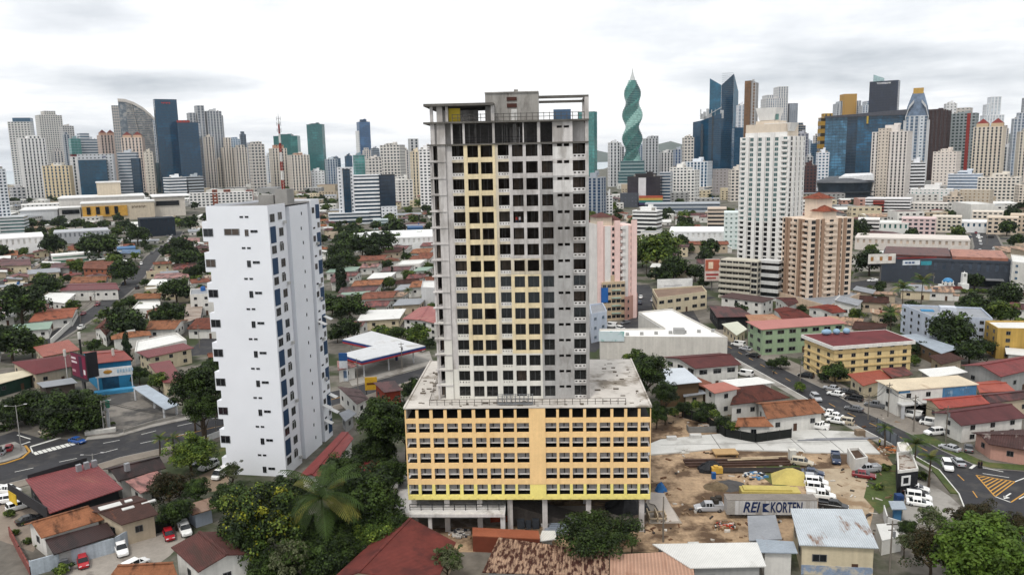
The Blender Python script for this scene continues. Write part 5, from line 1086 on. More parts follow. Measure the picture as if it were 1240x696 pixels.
for a in ((300, 660, 60, 5), (345, 600, 60, 7), (412, 572, 56, 7), (425, 632, 70, 5), (462, 625, 60, 5.5), (330, 690, 60, 3), (380, 655, 60, 4), (280, 606, 50, 6), (470, 575, 50, 7), (452, 590, 50, 7), (490, 520, 30, 7), (470, 660, 30, 2.5)): tree(a[0], a[1], a[2], 'near', None, NG, a[3])
# left neighbourhood trees
for a in ((24, 366, 56, 'mid'), (12, 412, 50, 'mid'), (38, 418, 30, 'midlight'), (64, 296, 32, 'mid'), (119, 297, 42, 'mid'), (104, 300, 24, 'mid'), (166, 284, 28, 'mid'), (150, 328, 34, 'mid'), (138, 316, 22, 'midlight'), (92, 322, 20, 'midlight'), (60, 346, 34, 'mid'), (44, 352, 22, 'midlight'), (213, 350, 38, 'mid'), (152, 391, 48, 'mid'), (206, 379, 34, 'mid'), (190, 382, 20, 'mid'),
          (222, 299, 34, 'mid'), (205, 303, 22, 'far'), (222, 313, 30, 'mid'), (240, 312, 22, 'far'), (250, 325, 26, 'mid'), (246, 283, 16, 'far'), (157, 366, 20, 'mid'), (142, 370, 12, 'midlight'), (170, 372, 12, 'midlight'), (176, 402, 26, 'bush'), (200, 402, 20, 'bush'), (132, 410, 20, 'bush'), (232, 330, 20, 'mid'), (0, 305, 22, 'mid'), (28, 305, 12, 'midlight'), (35, 300, 9, 'farlight'), (108, 275, 16, 'far'), (140, 280, 10, 'farlight'), (128, 272, 9, 'farlight'), (230, 270, 22, 'far'), (215, 268, 14, 'far'), (192, 397, 14, 'bush')): tree(*a)
for x in range(0, 160, 13): tree(x + random.uniform(-3, 3), 272 + random.uniform(-2, 3), 11, 'far', None, 'trees along the mall car park')
for x in range(2, 24, 6): tree(x, 243, 10, 'far', None, 'trees by the sea')
for x in (226, 236, 246, 340, 352, 362, 372, 382, 392, 402, 335, 415, 425): tree(x, random.uniform(240, 246), 8, 'far', None, 'trees behind the white tower')
# centre left
for a in ((412, 305, 30, 'mid'), (424, 296, 34, 'mid'), (438, 296, 30, 'mid'), (428, 283, 26, 'far'), (462, 293, 34, 'mid'), (476, 290, 22, 'mid'), (405, 320, 26, 'mid'), (420, 315, 26, 'mid'), (452, 305, 24, 'mid'), (477, 276, 28, 'far'), (455, 273, 14, 'far'), (410, 338, 14, 'column'), (416, 338, 12, 'column'), (424, 371, 40, 'mid'), (408, 366, 20, 'mid'), (420, 398, 32, 'mid'), (408, 405, 20, 'mid'), (475, 330, 6, 'column'), (489, 306, 5, 'column'), (471, 343, 16, 'midlight'), (495, 334, 18, 'midlight'), (482, 403, 22, 'mid'), (506, 405, 30, 'midlight'), (520, 415, 14, 'mid'), (488, 372, 12, 'bush'), (459, 352, 14, 'bush'), (447, 325, 12, 'midlight'), (468, 320, 14, 'mid'), (434, 322, 10, 'midlight'), (518, 322, 10, 'midlight'), (500, 290, 9, 'far'), (520, 274, 12, 'far'), (512, 268, 9, 'far'), (462, 402, 26, 'bush')): tree(*a)
#  houses
RC = dict(terracotta=(166, 102, 78), orange=(186, 122, 84), maroon=(116, 58, 56), red=(148, 72, 64), brown=(98, 60, 50), white=(226, 226, 222), grey=(160, 164, 170), tan=(196, 156, 124), rust=(150, 104, 80), green=(150, 176, 158), pink=(186, 130, 122), dark=(70, 44, 42), steel=(178, 190, 202), blue=(96, 136, 180))
WC = dict(white=(222, 220, 214), cream=(216, 202, 172), beige=(200, 184, 160), pink=(206, 158, 142), grey=(170, 170, 168), blue=(70, 130, 176), yellow=(220, 184, 112), brown=(116, 92, 66), green=(164, 188, 152), black=(40, 42, 46), lightblue=(196, 206, 222))
TILES = ('terracotta', 'orange', 'brown')
def roofmat(rc, tl=None):
    c = RC[rc]
    if rc in TILES if tl is None else tl: return tile(c)
    if rc in ('white', 'green'): return mat(c, .6, .07, .15, c2=(188, 186, 178), cov=.25, sc2=.2, ridge=1.2, rstr=.2, rnd=.06)
    if rc in ('grey', 'steel'): return tin(c, (142, 110, 88), .14)
    if rc == 'rust': return mat((196, 176, 156), .7, .2, .4, c2=(96, 52, 36), cov=.5, sc2=.4, ridge=1.2, rstr=.8)
    return tin(c, tuple(int(v * .6) for v in c), .47)
def lerp2(a, b, t): return (a[0] + (b[0] - a[0]) * t, a[1] + (b[1] - a[1]) * t)
def building(root, P, h, roof='flat', rise=1.6, rpos=.5, wmt=None, rmt=None, over=.75, floors=1, wins=True, wme=None, pitch=3.6, wsz=(1.25, 1.15), sides=(0, 1, 3), door=True, hipk=.28, base=0, trim=None, maxwin=90):
    """walls, roof, windows and a door over a footprint P (local xy, counter-clockwise, 0-1 is the front)"""
    n = len(P); cx_ = sum(p[0] for p in P) / n; cy_ = sum(p[1] for p in P) / n; w_ = MB(); r = MB(); wme = wme or WIN_D
    def out(p, o): d = Vector((p[0] - cx_, p[1] - cy_)); L_ = max(.1, d.length); k = 1 + o / L_ * 1.3; return (cx_ + d.x * k, cy_ + d.y * k)
    if roof == 'flat':
        w_.prism(P, base, h - .001); w2 = MB()
        for i in range(n):
            a, b = Vector(P[i]), Vector(P[(i + 1) % n]); 
            if (b - a).length < .3: continue
            d = (b - a).normalized(); nn = Vector((-d.y, d.x)) * .25; q = [a, b - d * .001, b + nn - d * .26, a + nn + d * .26]; w2.prism([(v.x, v.y) for v in q], h - .002, h + .55)
        r.prism([out(p, -.3) for p in P], h - .2, h + .04); ro = r.build('roof', rmt, root); w2.build('parapet', trim or wmt, ro)
    else:
        E = [out(p, over) for p in P]; t = .16; rd = None
        if roof == 'slab': Q = [(e[0], e[1], h) for e in E]; F = [Q]; w_.prism(P, base, h - .01)
        elif roof == 'shed': z = [h, h, h + rise, h + rise]; F = [[(E[i][0], E[i][1], z[i]) for i in range(4)]]; w_.prism(P, base, [h - .05, h - .05, h + rise - .1, h + rise - .1])
        else:
            if roof in ('gy', 'hy'): E = E[1:] + E[:1]; P2 = P[1:] + P[:1]; rp = rpos
            else: P2 = P; rp = rpos
            a, b = lerp2(E[0], E[3], rp), lerp2(E[1], E[2], rp); pa, pb = lerp2(P2[0], P2[3], rp), lerp2(P2[1], P2[2], rp); hip = roof in ('hx', 'hy')
            if hip: a, b = lerp2(a, b, hipk), lerp2(b, a, hipk)
            A_, B_ = (a[0], a[1], h + rise), (b[0], b[1], h + rise); e = [(v[0], v[1], h) for v in E]; F = [[e[0], e[1], B_, A_], [e[2], e[3], A_, B_]]
            if hip: F += [[e[1], e[2], B_], [e[3], e[0], A_]]
            w_.prism(P, base, h - .01)
            if not hip:
                w_.face([(P2[1][0], P2[1][1], h - .012), (P2[2][0], P2[2][1], h - .012), (pb[0], pb[1], h + rise - .12)]); w_.face([(P2[3][0], P2[3][1], h - .012), (P2[0][0], P2[0][1], h - .012), (pa[0], pa[1], h + rise - .12)])
                m = MB(); m.bar((A_[0], A_[1], h + rise - .03), (B_[0], B_[1], h + rise - .03), .5, .14); rd = (m, rmt)
        for f in F:
            r.face(f); r.face([(p[0], p[1], p[2] - t) for p in reversed(f)])
            for i in range(len(f)): p, q = f[i], f[(i + 1) % len(f)]; r.face([(p[0], p[1], p[2] - t), (q[0], q[1], q[2] - t), q, p])
        ro = r.build('roof', rmt, root)
        if rd: rd[0].build('ridge', rd[1], ro)
    w_.build('wall', wmt, root)
    cnt = 0
    if wins:
        fh = (h - base) / floors
        for s_ in sides:
            if s_ >= n: continue
            a, b = Vector(P[s_]), Vector(P[(s_ + 1) % n]); L_ = (b - a).length; nw = int((L_ - .8) / pitch)
            if nw < 1: continue
            d = (b - a).normalized(); rz = math.atan2(d.y, d.x)
            for f in range(floors):
                for k in range(nw):
                    if cnt >= maxwin: break
                    c = a + d * (L_ * (k + .5) / nw)
                    if f == 0 and s_ == 0 and k == nw // 2 and door and nw > 1: o = win(root, DOOR_M, c.x, c.y, base + 1.05, .95, 2.1, rz, 'door'); continue
                    o = win(root, wme, c.x, c.y, base + f * fh + fh * .55, min(wsz[0], L_ / nw * .8), min(wsz[1], fh * .5), rz); cnt += 1
def poly_house(label, px, h, roof='gx', rc='terracotta', wc='white', rise=1.6, cat='house', group='houses around the foreground', hb=None, rm=None, wmm=None, name='house', **kw):
    """px: roof corners in the photo (front left, front right, back right, back left); hb: photo point where the front left corner meets the ground"""
    if hb: g = G(*hb); h = at(px[0][0], px[0][1], g.y).z
    W_ = [G(x, y, h) for x, y in px]; c = sum(W_, Vector((0, 0, 0))) / len(W_); d = W_[1] - W_[0]; rz = math.atan2(d.y, d.x); M = Matrix.Rotation(-rz, 2)
    P = [tuple(M @ Vector((p.x - c.x, p.y - c.y))) for p in W_]; n = len(P); over = kw.get('over', .75)
    if roof != 'flat':      # the photo shows the eaves: pull the walls in
        P = [(p[0] * (1 - over * 1.3 / max(1, math.hypot(*p))), p[1] * (1 - over * 1.3 / max(1, math.hypot(*p)))) for p in P]
    root = thing(name, label, cat, (c.x, c.y, 0), rz, group, zc=h * .6)
    building(root, P, h, roof, rise, wmt=wmm or wallm(WC[wc]), rmt=rm or roofmat(rc), **kw)
    L_ = max((p - q).length for p in W_ for q in W_); k = max(1, int(L_ / 9))
    for i in range(k + 1):
        for j in range(2): q = W_[0].lerp(W_[1], i / k).lerp(W_[3].lerp(W_[2], i / k), .25 + .5 * j); OCC.append((q.x, q.y, 5))
    return root, P, h
NB = 'houses around the foreground'
PH = poly_house
r_, P, h = PH('wide shop with a big red metal roof beside the avenue', [(60, 621), (149, 591), (114, 561), (31, 582)], 5, 'shed', 'red', 'black', .4, 'shop', rm=mat((150, 74, 76), .7, .2, .2, c2=(172, 122, 96), cov=.3, sc2=.12, ridge=.6, rstr=.8), pitch=5)
m = MB()
for x, y in ((3.5, 5.8), (5.0, 5.8), (6.4, 5.6), (9.6, -1.5)): m.box(x - .45, x + .45, y - .4, y + .4, h + .1, h + 1.7)
m.build('roof_vent', mat((170, 172, 176), .5, .1, 1, metal=.3), r_)
m = MB(); m.box(P[0][0] - .8, P[0][0] - .6, P[0][1], P[3][1], 3.8, h + .9); m.box(P[3][0], P[2][0], P[3][1] + .7, P[3][1] + .9, 4.4, h + 1.1); m.build('parapet', mat((58, 56, 60)), r_); m = MB(); m.box(P[0][0] - .95, P[0][0] - .82, P[3][1] - 4, P[3][1] - .3, 2.6, 4.6); m.build('sign_panel', mat((222, 184, 40)), r_)
PH('low house with a dark maroon corrugated roof behind the red shop', [(143, 582), (201, 566), (187, 553), (125, 567)], 4.2, 'gx', 'dark', 'white', 1.2, rpos=.5)
PH('small lean to with faded pink tin roof under the brown tree', [(170, 597), (206, 583), (190, 572), (152, 585)], 3.6, 'shed', 'pink', 'white', .5, door=False)
PH('house with an old orange tiled gable roof', [(50, 651), (126, 628), (92, 616), (29, 634)], 4, 'gx', 'orange', 'white', 1.5)
PH('lean to with dark brown tin roof and white skylights', [(65, 671), (139, 647), (130, 635), (55, 656)], 3, 'shed', 'dark', 'grey', .5, door=False)
r_, P, h = PH('house with a patched dark brown roof and missing tiles', [(147, 635), (192, 622), (165, 599), (95, 617)], 4.4, 'gx', 'brown', 'beige', .9, rm=mat((92, 62, 54), .85, .3, .5, c2=(160, 96, 62), cov=.22, sc2=.35, ridge=1.6, rstr=.6))
m = MB(); 
for x, y, a, b in ((-3.5, 1.0, 3.6, 1.8), (0.8, 1.6, 1.2, 1), (2.8, -1.2, 2.4, .7), (-.5, -1.6, 2, 1)): m.box(x, x + a, y, y + b, h + .55, h + .8)
m.build('patch_sheet', mat((214, 214, 210), .6, .1), r_)
PH('white house with a dark brown gable roof at the bottom', [(240, 692), (310, 670), (276, 643), (207, 662)], 5.4, 'gy', 'brown', 'white', 1.3, rm=mat((104, 60, 54), .8, .25, .3, c2=(84, 58, 50), cov=.4, sc2=.3, ridge=1.2, rstr=.5), pitch=4.5)
PH('house with a bright orange tiled roof cut by the bottom edge', [(128, 703), (216, 699), (205, 681), (158, 684)], 3.6, 'gx', 'orange', 'white', 1.2)
PH('tiny white shed with a rusty flat tin roof', [(233, 623), (262, 614), (257, 603), (221, 614)], 3, 'shed', 'rust', 'lightblue', .3, rm=tin((170, 140, 120), (110, 76, 56), .5))
PH('large house with a broad weathered red roof at the bottom', [(398, 704), (528, 704), (552, 656), (478, 630)], 4.6, 'gy', 'red', 'beige', 1.5, rpos=.72, rm=mat((136, 62, 54), .85, .22, .25, c2=(108, 50, 46), cov=.4, sc2=.2, ridge=.9, rstr=.8, axis='Y'), wins=False)
PH('open shed with a very rusty striped tin roof', [(584, 692), (737, 697), (738, 669), (604, 650)], 4.6, 'slab', 'rust', 'grey', 0, 'shed', rm=mat((190, 156, 130), .75, .2, .5, c2=(84, 42, 30), cov=.52, sc2=2.0, ridge=.75, rstr=1), door=False)
PH('shed with a faded salmon tin roof at the bottom', [(738, 699), (842, 704), (837, 666), (739, 671)], 4.4, 'slab', 'tan', 'grey', 0, 'shed', rm=mat((200, 158, 134), .75, .1, .3, c2=(180, 134, 110), cov=.3, sc2=.3, ridge=.6, rstr=.8), wins=False)
PH('low workshop with a wide white metal roof', [(836, 687), (928, 685), (917, 656), (790, 658)], 4.6, 'slab', 'white', 'grey', 0, 'workshop')
PH('small shed with grey tin roof behind the white workshop', [(907, 654), (947, 652), (939, 623), (905, 624)], 3.8, 'slab', 'grey', 'white', 0, 'shed', door=False)
PH('small shed with grey tin roof right of the white workshop', [(921, 668), (966, 669), (961, 655), (915, 652)], 4.2, 'slab', 'steel', 'white', 0, 'shed', wins=False)
r_, P, h = PH('long cream warehouse with a patched galvanized roof and painted base', [(968, 659), (1064, 663), (1044, 618), (957, 617)], 5.2, 'shed', 'grey', 'cream', .3, 'warehouse', rm=mat((196, 204, 210), .5, .12, .25, c2=(150, 116, 92), cov=.27, sc2=.5, ridge=.9, rstr=.5), pitch=3.6, wsz=(2.2, 1.2), over=.6)
m = MB(); m.box(P[0][0] - .02, P[1][0] + .02, P[0][1] - .06, P[0][1] + .05, 0, 1.6); m.build('painted_base', mat((150, 166, 190), .9, .25, .6, c2=(206, 196, 176), cov=.5, sc2=.5), r_)
PH('white shipping container beside the guard booth', [(1068, 654), (1092, 649), (1077, 633), (1061, 634)], 2.6, 'slab', 'white', 'white', 0, 'container', None, wins=False, over=.02, name='shipping_container')
PH('blue guard booth with a grey tin roof', [(1080, 616), (1098, 616), (1094, 606), (1076, 606)], 2.8, 'slab', 'steel', 'blue', 0, 'booth', None, name='guard_booth', pitch=2)
r_, P, h = PH('black kiosk with a white square emblem and rusty white roof', [(1087, 573), (1112, 570), (1104, 549), (1086, 550)], 4.2, 'flat', 'rust', 'black', 0, 'kiosk', None, rm=mat((196, 188, 178), .8, .2, .6, c2=(120, 90, 70), cov=.42, sc2=.6), trim=wallm((224, 222, 216)), wins=False, name='kiosk')
m = MB(); x, z = (P[0][0] + P[1][0]) / 2 - .4, 2.6
for a in ((-1, -.6, -1, 1), (.6, 1, -1, 1), (-.6, .6, -1, -.62), (-.6, .6, .62, 1)): m.box(x + a[0], x + a[1], P[0][1] - .1, P[0][1] - .03, z + a[2], z + a[3])
m.build('emblem', mat((230, 230, 228)), r_)
PH('white roofless container with rusty scrap on top', [(1035, 559), (1051, 556), (1040, 544), (1026, 545)], 2.6, 'flat', 'rust', 'white', 0, 'container', None, rm=mat((96, 74, 58), .95, .4, 1), wins=False, name='shipping_container')
PH('white site office with a rusty white roof behind the kiosk', [(1090, 550), (1105, 548), (1098, 537), (1086, 538)], 3.4, 'flat', 'white', 'white', 0, 'site office', None, rm=mat((222, 218, 210), .8, .12, .6, c2=(150, 118, 92), cov=.3, sc2=.6), name='site_office', door=False)
PH('long orange shipping container behind the rusty shed', [(572, 648), (654, 652), (652, 642), (572, 638)], 2.9, 'slab', 'terracotta', 'white', 0, 'container', None, rm=tin((186, 108, 78)), wmm=tin((150, 78, 56)), wins=False, over=.02, name='shipping_container')
PH('white tarpaulin covered stack right of the orange container', [(652, 655), (674, 652), (672, 642), (656, 642)], 2.2, 'slab', 'white', 'white', 0, 'stack', None, wins=False, name='covered_stack')
# right side of the avenue
RG = 'buildings along the right avenue'
PH('green three storey building with a flat pink roof', [(922, 399), (1026, 391), (1004, 383), (903, 389)], 9, 'slab', 'pink', 'green', 0, 'building', RG, hb=(923, 431), rm=mat((196, 130, 122), .8, .08, .1), floors=3, wsz=(2.4, 1.2), pitch=4, over=.7)
r_, P, h = PH('cream yellow five storey apartment block with a maroon roof', [(1009, 419), (1107, 412), (1072, 399), (972, 405)], 13, 'slab', 'maroon', 'yellow', 0, 'apartment block', RG, hb=(1006, 463), rm=mat((128, 50, 54), .85, .12, .15, c2=(112, 44, 48), cov=.4, sc2=.15), wmm=wallm((232, 206, 150)), floors=5, wsz=(1.3, 1.2), pitch=3.9, sides=(0, 1, 3), over=.5)
m = MB(); e = [(p[0] * 1.06, p[1] * 1.08) for p in P]
for i in range(4): a, b = e[i], e[(i + 1) % 4]; m.bar((a[0], a[1], h - 1.0), (b[0], b[1], h - 1.0), .3, .98)
m.build('fascia', wallm((228, 226, 220)), r_); m = MB()
for f in range(1, 5): m.bar((P[0][0], P[0][1] - .05, f * h / 5 - .2), (P[1][0], P[1][1] - .05, f * h / 5 - .2), .4, .3); m.bar((P[3][0] - .05, P[3][1], f * h / 5 - .2), (P[0][0] - .05, P[0][1], f * h / 5 - .2), .4, .3)
m.build('floor_ledge', wallm((214, 186, 130)), r_)
for k in range(3): m = MB(); m.ball((-3 + k * 3.2 - 4, 5.6 - k * .2, h + .9), 1.7 if k == 0 else 1.1, 1.0, .9, 10, 6); m.build('water_tank', mat((150, 186, 214), .5, .05), r_, smooth=True)
r_, P, h = PH('white and blue painted shop building with a cream tin roof', [(1087, 473), (1186, 465), (1160, 454), (1060, 460)], 8, 'slab', 'tan', 'white', 0, 'shop', RG, hb=(1089, 505), rm=mat((222, 206, 178), .75, .1, .25, c2=(170, 132, 100), cov=.25, sc2=.25, ridge=.8, rstr=.4), floors=2, pitch=4.5, over=.5)
m = MB(); x0, x1 = P[0][0], P[1][0]; m.box(x0 + (x1 - x0) * .56, x1 + .04, P[0][1] - .05, P[0][1] + .1, 3.9, h - .3); m.box(x0 - .05, x0 + 3, P[0][1] - .051, P[0][1] + .1, 6.0, h - .2); m.build('blue_paint', mat((84, 138, 182), .9, .18, .5, c2=(170, 190, 206), cov=.3, sc2=.4), r_)
m = MB(); m.box(x0 + 2, x1 - 4, P[0][1] - .06, P[0][1] + .2, .1, 3.3); m.build('shop_opening', GL_K, r_); m = MB(); m.box(x0 - .5, x1 + .3, P[0][1] - 2.2, P[0][1] - .01, 3.4, 3.75); m.build('canopy', wallm((206, 206, 204)), r_)
for fx in (0, .33, .66, 1): m = MB(); x = x0 + (x1 - x0) * fx; m.box(x - .3, x + .3, P[0][1] - 2.1, P[0][1] - 1.5, 0, 3.39); m.build('column', wallm((200, 202, 206)), r_)
PH('low house with a bright red roof beside the blue shop', [(1138, 495), (1199, 488), (1177, 478), (1117, 483)], 5, 'gx', 'red', 'cream', .9, 'shop', RG, rm=tin((176, 72, 56), (150, 58, 46), .3))
r_, P, h = PH('white two storey building with a maroon gable roof', [(1164, 515), (1244, 505), (1206, 487), (1127, 499)], 6.5, 'gx', 'maroon', 'white', 1.4, 'building', RG, hb=(1171, 537), rm=mat((110, 60, 62), .85, .15, .2, c2=(96, 52, 54), cov=.4, sc2=.2, ridge=.8, rstr=.3), floors=2, pitch=4)
PH('salmon pink house with dark brown and rusty striped roof', [(1197, 537), (1252, 546), (1262, 518), (1176, 523)], 3.6, 'gx', 'dark', 'pink', .8, 'house', RG, rm=mat((84, 52, 48), .8, .25, .4, c2=(196, 186, 178), cov=.28, sc2=.25, ridge=.7, rstr=.7))
PH('long hall with a brick red roof at the right edge', [(1212, 456), (1262, 444), (1244, 430), (1164, 442)], 6, 'gx', 'red', 'grey', 1.6, 'hall', RG, rm=tin((150, 58, 56), (128, 48, 48), .35))
PH('house with an orange red roof behind the blue shop', [(1186, 475), (1230, 473), (1206, 460), (1178, 463)], 4.6, 'gx', 'red', 'beige', .8, 'house', RG, rm=tin((190, 92, 70), (160, 70, 56), .3))
PH('house with a dark maroon roof under the red hall', [(1198, 488), (1254, 481), (1238, 472), (1184, 477)], 4.6, 'gx', 'maroon', 'beige', .8, 'house', RG)
PH('small shop with red orange roof beside the yellow apartments', [(1045, 467), (1081, 457), (1066, 450), (1026, 455)], 4, 'shed', 'red', 'cream', .6, 'shop', RG, rm=tin((176, 82, 58), (150, 66, 48), .3))
PH('small house with a striped red roof behind the red orange shop', [(1080, 457), (1106, 453), (1095, 446), (1066, 448)], 4.4, 'shed', 'red', 'cream', .6, 'house', RG)
PH('low shed with a white roof behind the cream tin roof', [(1128, 457), (1172, 450), (1156, 443), (1112, 447)], 5, 'slab', 'white', 'grey', 0, 'shed', RG)
PH('low shed with a long blue grey tin roof', [(1140, 428), (1162, 421), (1110, 404), (1091, 405)], 4.5, 'slab', 'steel', 'brown', 0, 'shed', RG)
PH('small shed with a brown tin roof under the dark tree', [(1140, 441), (1168, 434), (1150, 428), (1124, 432)], 4, 'shed', 'brown', 'beige', .4, 'shed', RG)
PH('mustard yellow three storey block with a white flat roof', [(1208, 399), (1262, 400), (1252, 390), (1193, 390)], 11, 'flat', 'white', 'yellow', 0, 'apartment block', RG, hb=(1207, 434), wmm=wallm((206, 168, 84), .35), floors=4, pitch=4)
r_, P, h = PH('pale blue flat roofed apartment block with two wings', [(1127, 384), (1202, 387), (1188, 374), (1092, 370)], 11, 'flat', 'grey', 'lightblue', 0, 'apartment block', RG, hb=(1126, 418), floors=4, pitch=4.5)
m = MB(); m.box(-3, 2, 1, 5, h, h + 1.6); m.build('roof_box', wallm((206, 212, 222)), r_); m = MB(); m.box(-9, -5, 0, 3, h + .05, h + .35); m.build('blue_cover', mat((70, 150, 200)), r_)
PH('white apartment block at the right edge with blue windows', [(1226, 318), (1262, 322), (1256, 313), (1224, 309)], 12, 'flat', 'white', 'white', 0, 'apartment block', RG, hb=(1226, 355), floors=5, pitch=3.6, wme=WIN_B)
# houses by the construction yard
YG = 'houses behind the construction yard'
PH('white house with a big weathered orange tiled roof', [(929, 507), (1000, 499), (973, 483), (914, 487)], 4.2, 'gx', 'orange', 'white', 1.6, 'house', YG)
PH('little garden hut with an orange tiled roof', [(890, 516), (937, 516), (916, 505), (896, 508)], 3.2, 'gx', 'orange', 'white', 1.1, 'hut', YG)
PH('house with a brownish red hipped tile roof', [(884, 490), (957, 481), (924, 465), (892, 468)], 4.4, 'hx', 'brown', 'white', 1.8, 'house', YG, rm=tile((120, 62, 48)))
PH('white two storey house with a faded pink roof', [(865, 476), (897, 470), (877, 462), (850, 466)], 6.6, 'slab', 'pink', 'white', 0, 'house', YG, rm=mat((196, 124, 108), .8, .12, .2, ridge=.8, rstr=.3), floors=2)
PH('long white house with a dark maroon roof beside the white store', [(842, 446), (898, 441), (872, 427), (802, 432)], 6.4, 'gx', 'maroon', 'white', 1.3, 'building', YG, rm=mat((104, 52, 50), .85, .2, .2, c2=(90, 44, 44), cov=.4, sc2=.15), wsz=(2.4, 1.3), floors=2)
PH('barn with a pale blue metal roof and brown walls', [(798, 467), (850, 462), (829, 445), (797, 446)], 6.2, 'slab', 'steel', 'brown', 0, 'barn', YG, rm=mat((206, 214, 222), .5, .08, .2, ridge=.7, rstr=.25), wins=False)
PH('low flat roofed white house beside the avenue', [(893, 468), (938, 463), (918, 456), (872, 460)], 3.6, 'slab', 'white', 'white', 0, 'house', YG)
PH('lean to with terracotta roof between barn and pink roofed house', [(855, 470), (862, 463), (845, 458), (832, 462)], 4, 'shed', 'terracotta', 'brown', .4, 'shed', YG)
PH('low carport with a grey roof behind the pink roofed house', [(828, 480), (856, 476), (848, 470), (826, 473)], 3, 'slab', 'grey', 'beige', 0, 'carport', YG)
# the white store and blocks behind
r_, P, h = PH('large white store with an L shaped flat roof', [(727, 409), (881, 410), (813, 375), (773, 379), (805, 399), (726, 400)], 8, 'flat', 'white', 'white', 0, 'store', None, hb=(731, 440), wins=False, rm=mat((232, 231, 228), .7, .05, .08), wmm=wallm((214, 210, 202), .15), name='store')
m = MB()
for i in range(7): x = P[0][0] + 8 + i * 4.6; y = (P[0][1] + 3 + i * 1.0); m.box(x, x + 1.1, y, y + .9, h + .05, h + .95)
m.box(P[1][0] - 16, P[1][0] - 12.5, P[1][1] + 5.5, P[1][1] + 8, h, h + 1.8); m.build('roof_vent', mat((176, 176, 174), .5, .1, 1, metal=.3), r_)
m = MB(); m.box(P[0][0] - .5, P[0][0] + 7.5, P[0][1] - .3, P[0][1] - .05, h - 1, h + 2.2); m.build('sign_panel', mat((206, 222, 226), .7, .05, .5, c2=(110, 190, 180), cov=.35, sc2=.35), r_)
PH('cream three storey shop row with a worn brown roof', [(796, 362), (856, 354), (850, 347), (790, 351)], 7, 'flat', 'brown', 'cream', 0, 'shop row', None, floors=2, pitch=4, wsz=(2.6, 1.3), rm=mat((146, 122, 104), .9, .2, .15), name='shop_row')
PH('white three storey building with a flat dark brown roof', [(871, 359), (924, 366), (939, 361), (886, 354)], 8, 'slab', 'dark', 'white', 0, 'building', None, hb=(872, 376), floors=2, rm=mat((92, 66, 64), .85, .12, .15), pitch=4, name='building')
PH('low black shop with a maroon roof beside the white store', [(868, 384), (914, 383), (896, 374), (858, 371)], 5, 'shed', 'maroon', 'black', .6, 'shop', None)
PH('low hall with a faded orange roof behind the green building', [(912, 394), (954, 390), (936, 382), (902, 383)], 4.6, 'shed', 'tan', 'green', .6, 'hall', None, rm=tin((186, 132, 96), (206, 170, 140), .3))
PH('house with a maroon roof below the tan tower podium', [(955, 371), (967, 366), (960, 360), (938, 360)], 4.6, 'gx', 'maroon', 'white', .8, 'house', None); PH('house with a long rust red roof below the tan tower', [(948, 388), (986, 385), (952, 371), (936, 374)], 4.6, 'gx', 'red', 'white', .9, 'house', None, rm=tile((140, 60, 48)))
PH('white two storey house with a red roof below the tan tower', [(1008, 379), (1025, 377), (1002, 368), (977, 372)], 6.4, 'gx', 'red', 'white', .9, 'house', None, floors=2, rm=tile((164, 66, 48)))
PH('pale cream shed under the trees beside the black shop', [(892, 406), (905, 398), (893, 389), (874, 392)], 4, 'slab', 'green', 'cream', 0, 'shed', None, rm=mat((206, 208, 190), .8, .08, .2))
# left side shops
LG = 'shops by the left avenue'
PH('shop with an orange red metal roof behind the maroon hipped roof', [(52, 432), (97, 423), (83, 411), (40, 420)], 5, 'slab', 'orange', 'beige', 0, 'shop', LG, rm=tin((180, 96, 76), (160, 82, 64), .3))
PH('corner shop with a maroon hipped roof', [(42, 453), (88, 443), (84, 429), (14, 438)], 4.8, 'hx', 'maroon', 'beige', 1.6, 'shop', LG, rm=mat((122, 52, 56), .8, .15, .2, ridge=1, rstr=.4))
PH('open front restaurant with a pale flat green trimmed roof', [(-10, 467), (41, 453), (28, 448), (-20, 456)], 4, 'slab', 'tan', 'green', 0, 'restaurant', LG, rm=mat((206, 196, 170), .8, .1, .2), wmm=wallm((30, 66, 52)))
PH('grey tin terrace awning in front of the corner shop', [(52, 469), (94, 463), (87, 457), (44, 463)], 3.2, 'slab', 'grey', 'brown', 0, 'terrace', LG, wmm=mat((92, 80, 72)), wins=False)
r_, P, h = PH('bright blue open front shop with a red roof and white fascia', [(115, 440), (161, 435), (141, 423), (99, 426)], 6.4, 'gx', 'red', 'blue', 1.0, 'shop', LG, hb=(112, 474), rm=tin((160, 72, 60), (140, 60, 52), .3), wmm=wallm((46, 146, 196)), wins=False)
m = MB(); x0, x1, y = P[0][0], P[1][0], P[0][1]; m.box(x0 - .3, x1 + .3, y - 3.2, y - 2.9, 4.6, 7.2); m.box(x0 - .3, x0, y - 2.9, y, 5.2, 7); m.build('fascia', wallm((226, 228, 230)), r_); m = MB(); m.ball((x0 + 3, y - 3.25, 6.1), 1.2, .1, .6); m.build('emblem', mat((206, 150, 60)), r_)
m = MB()
for i in range(6): m.box(x0 + 5.4 + i * .75, x0 + 5.9 + i * .75, y - 3.3, y - 3.21, 5.5 + (i % 2) * .2, 6.6)
m.build('sign_letters', mat((170, 200, 220)), r_); m = MB(); m.box(x1 - .2, x1 + .1, y - 3.1, y - 2.8, 0, 4.6); m.box(x0, x0 + .3, y - 3.1, y - 2.8, 0, 4.6); m.build('column', FR_W, r_)
m = MB(); m.box(x0 + 1, x1 - .5, y - .12, y - .02, .2, 4.2); m.build('shop_opening', mat((24, 90, 128), .8, .3, .6), r_); m = MB(); m.box(x0 - 1, x1 + .5, y - 6, y - 3.3, 0, 1.0); m.build('blue_kerb_wall', mat((70, 160, 206)), r_)
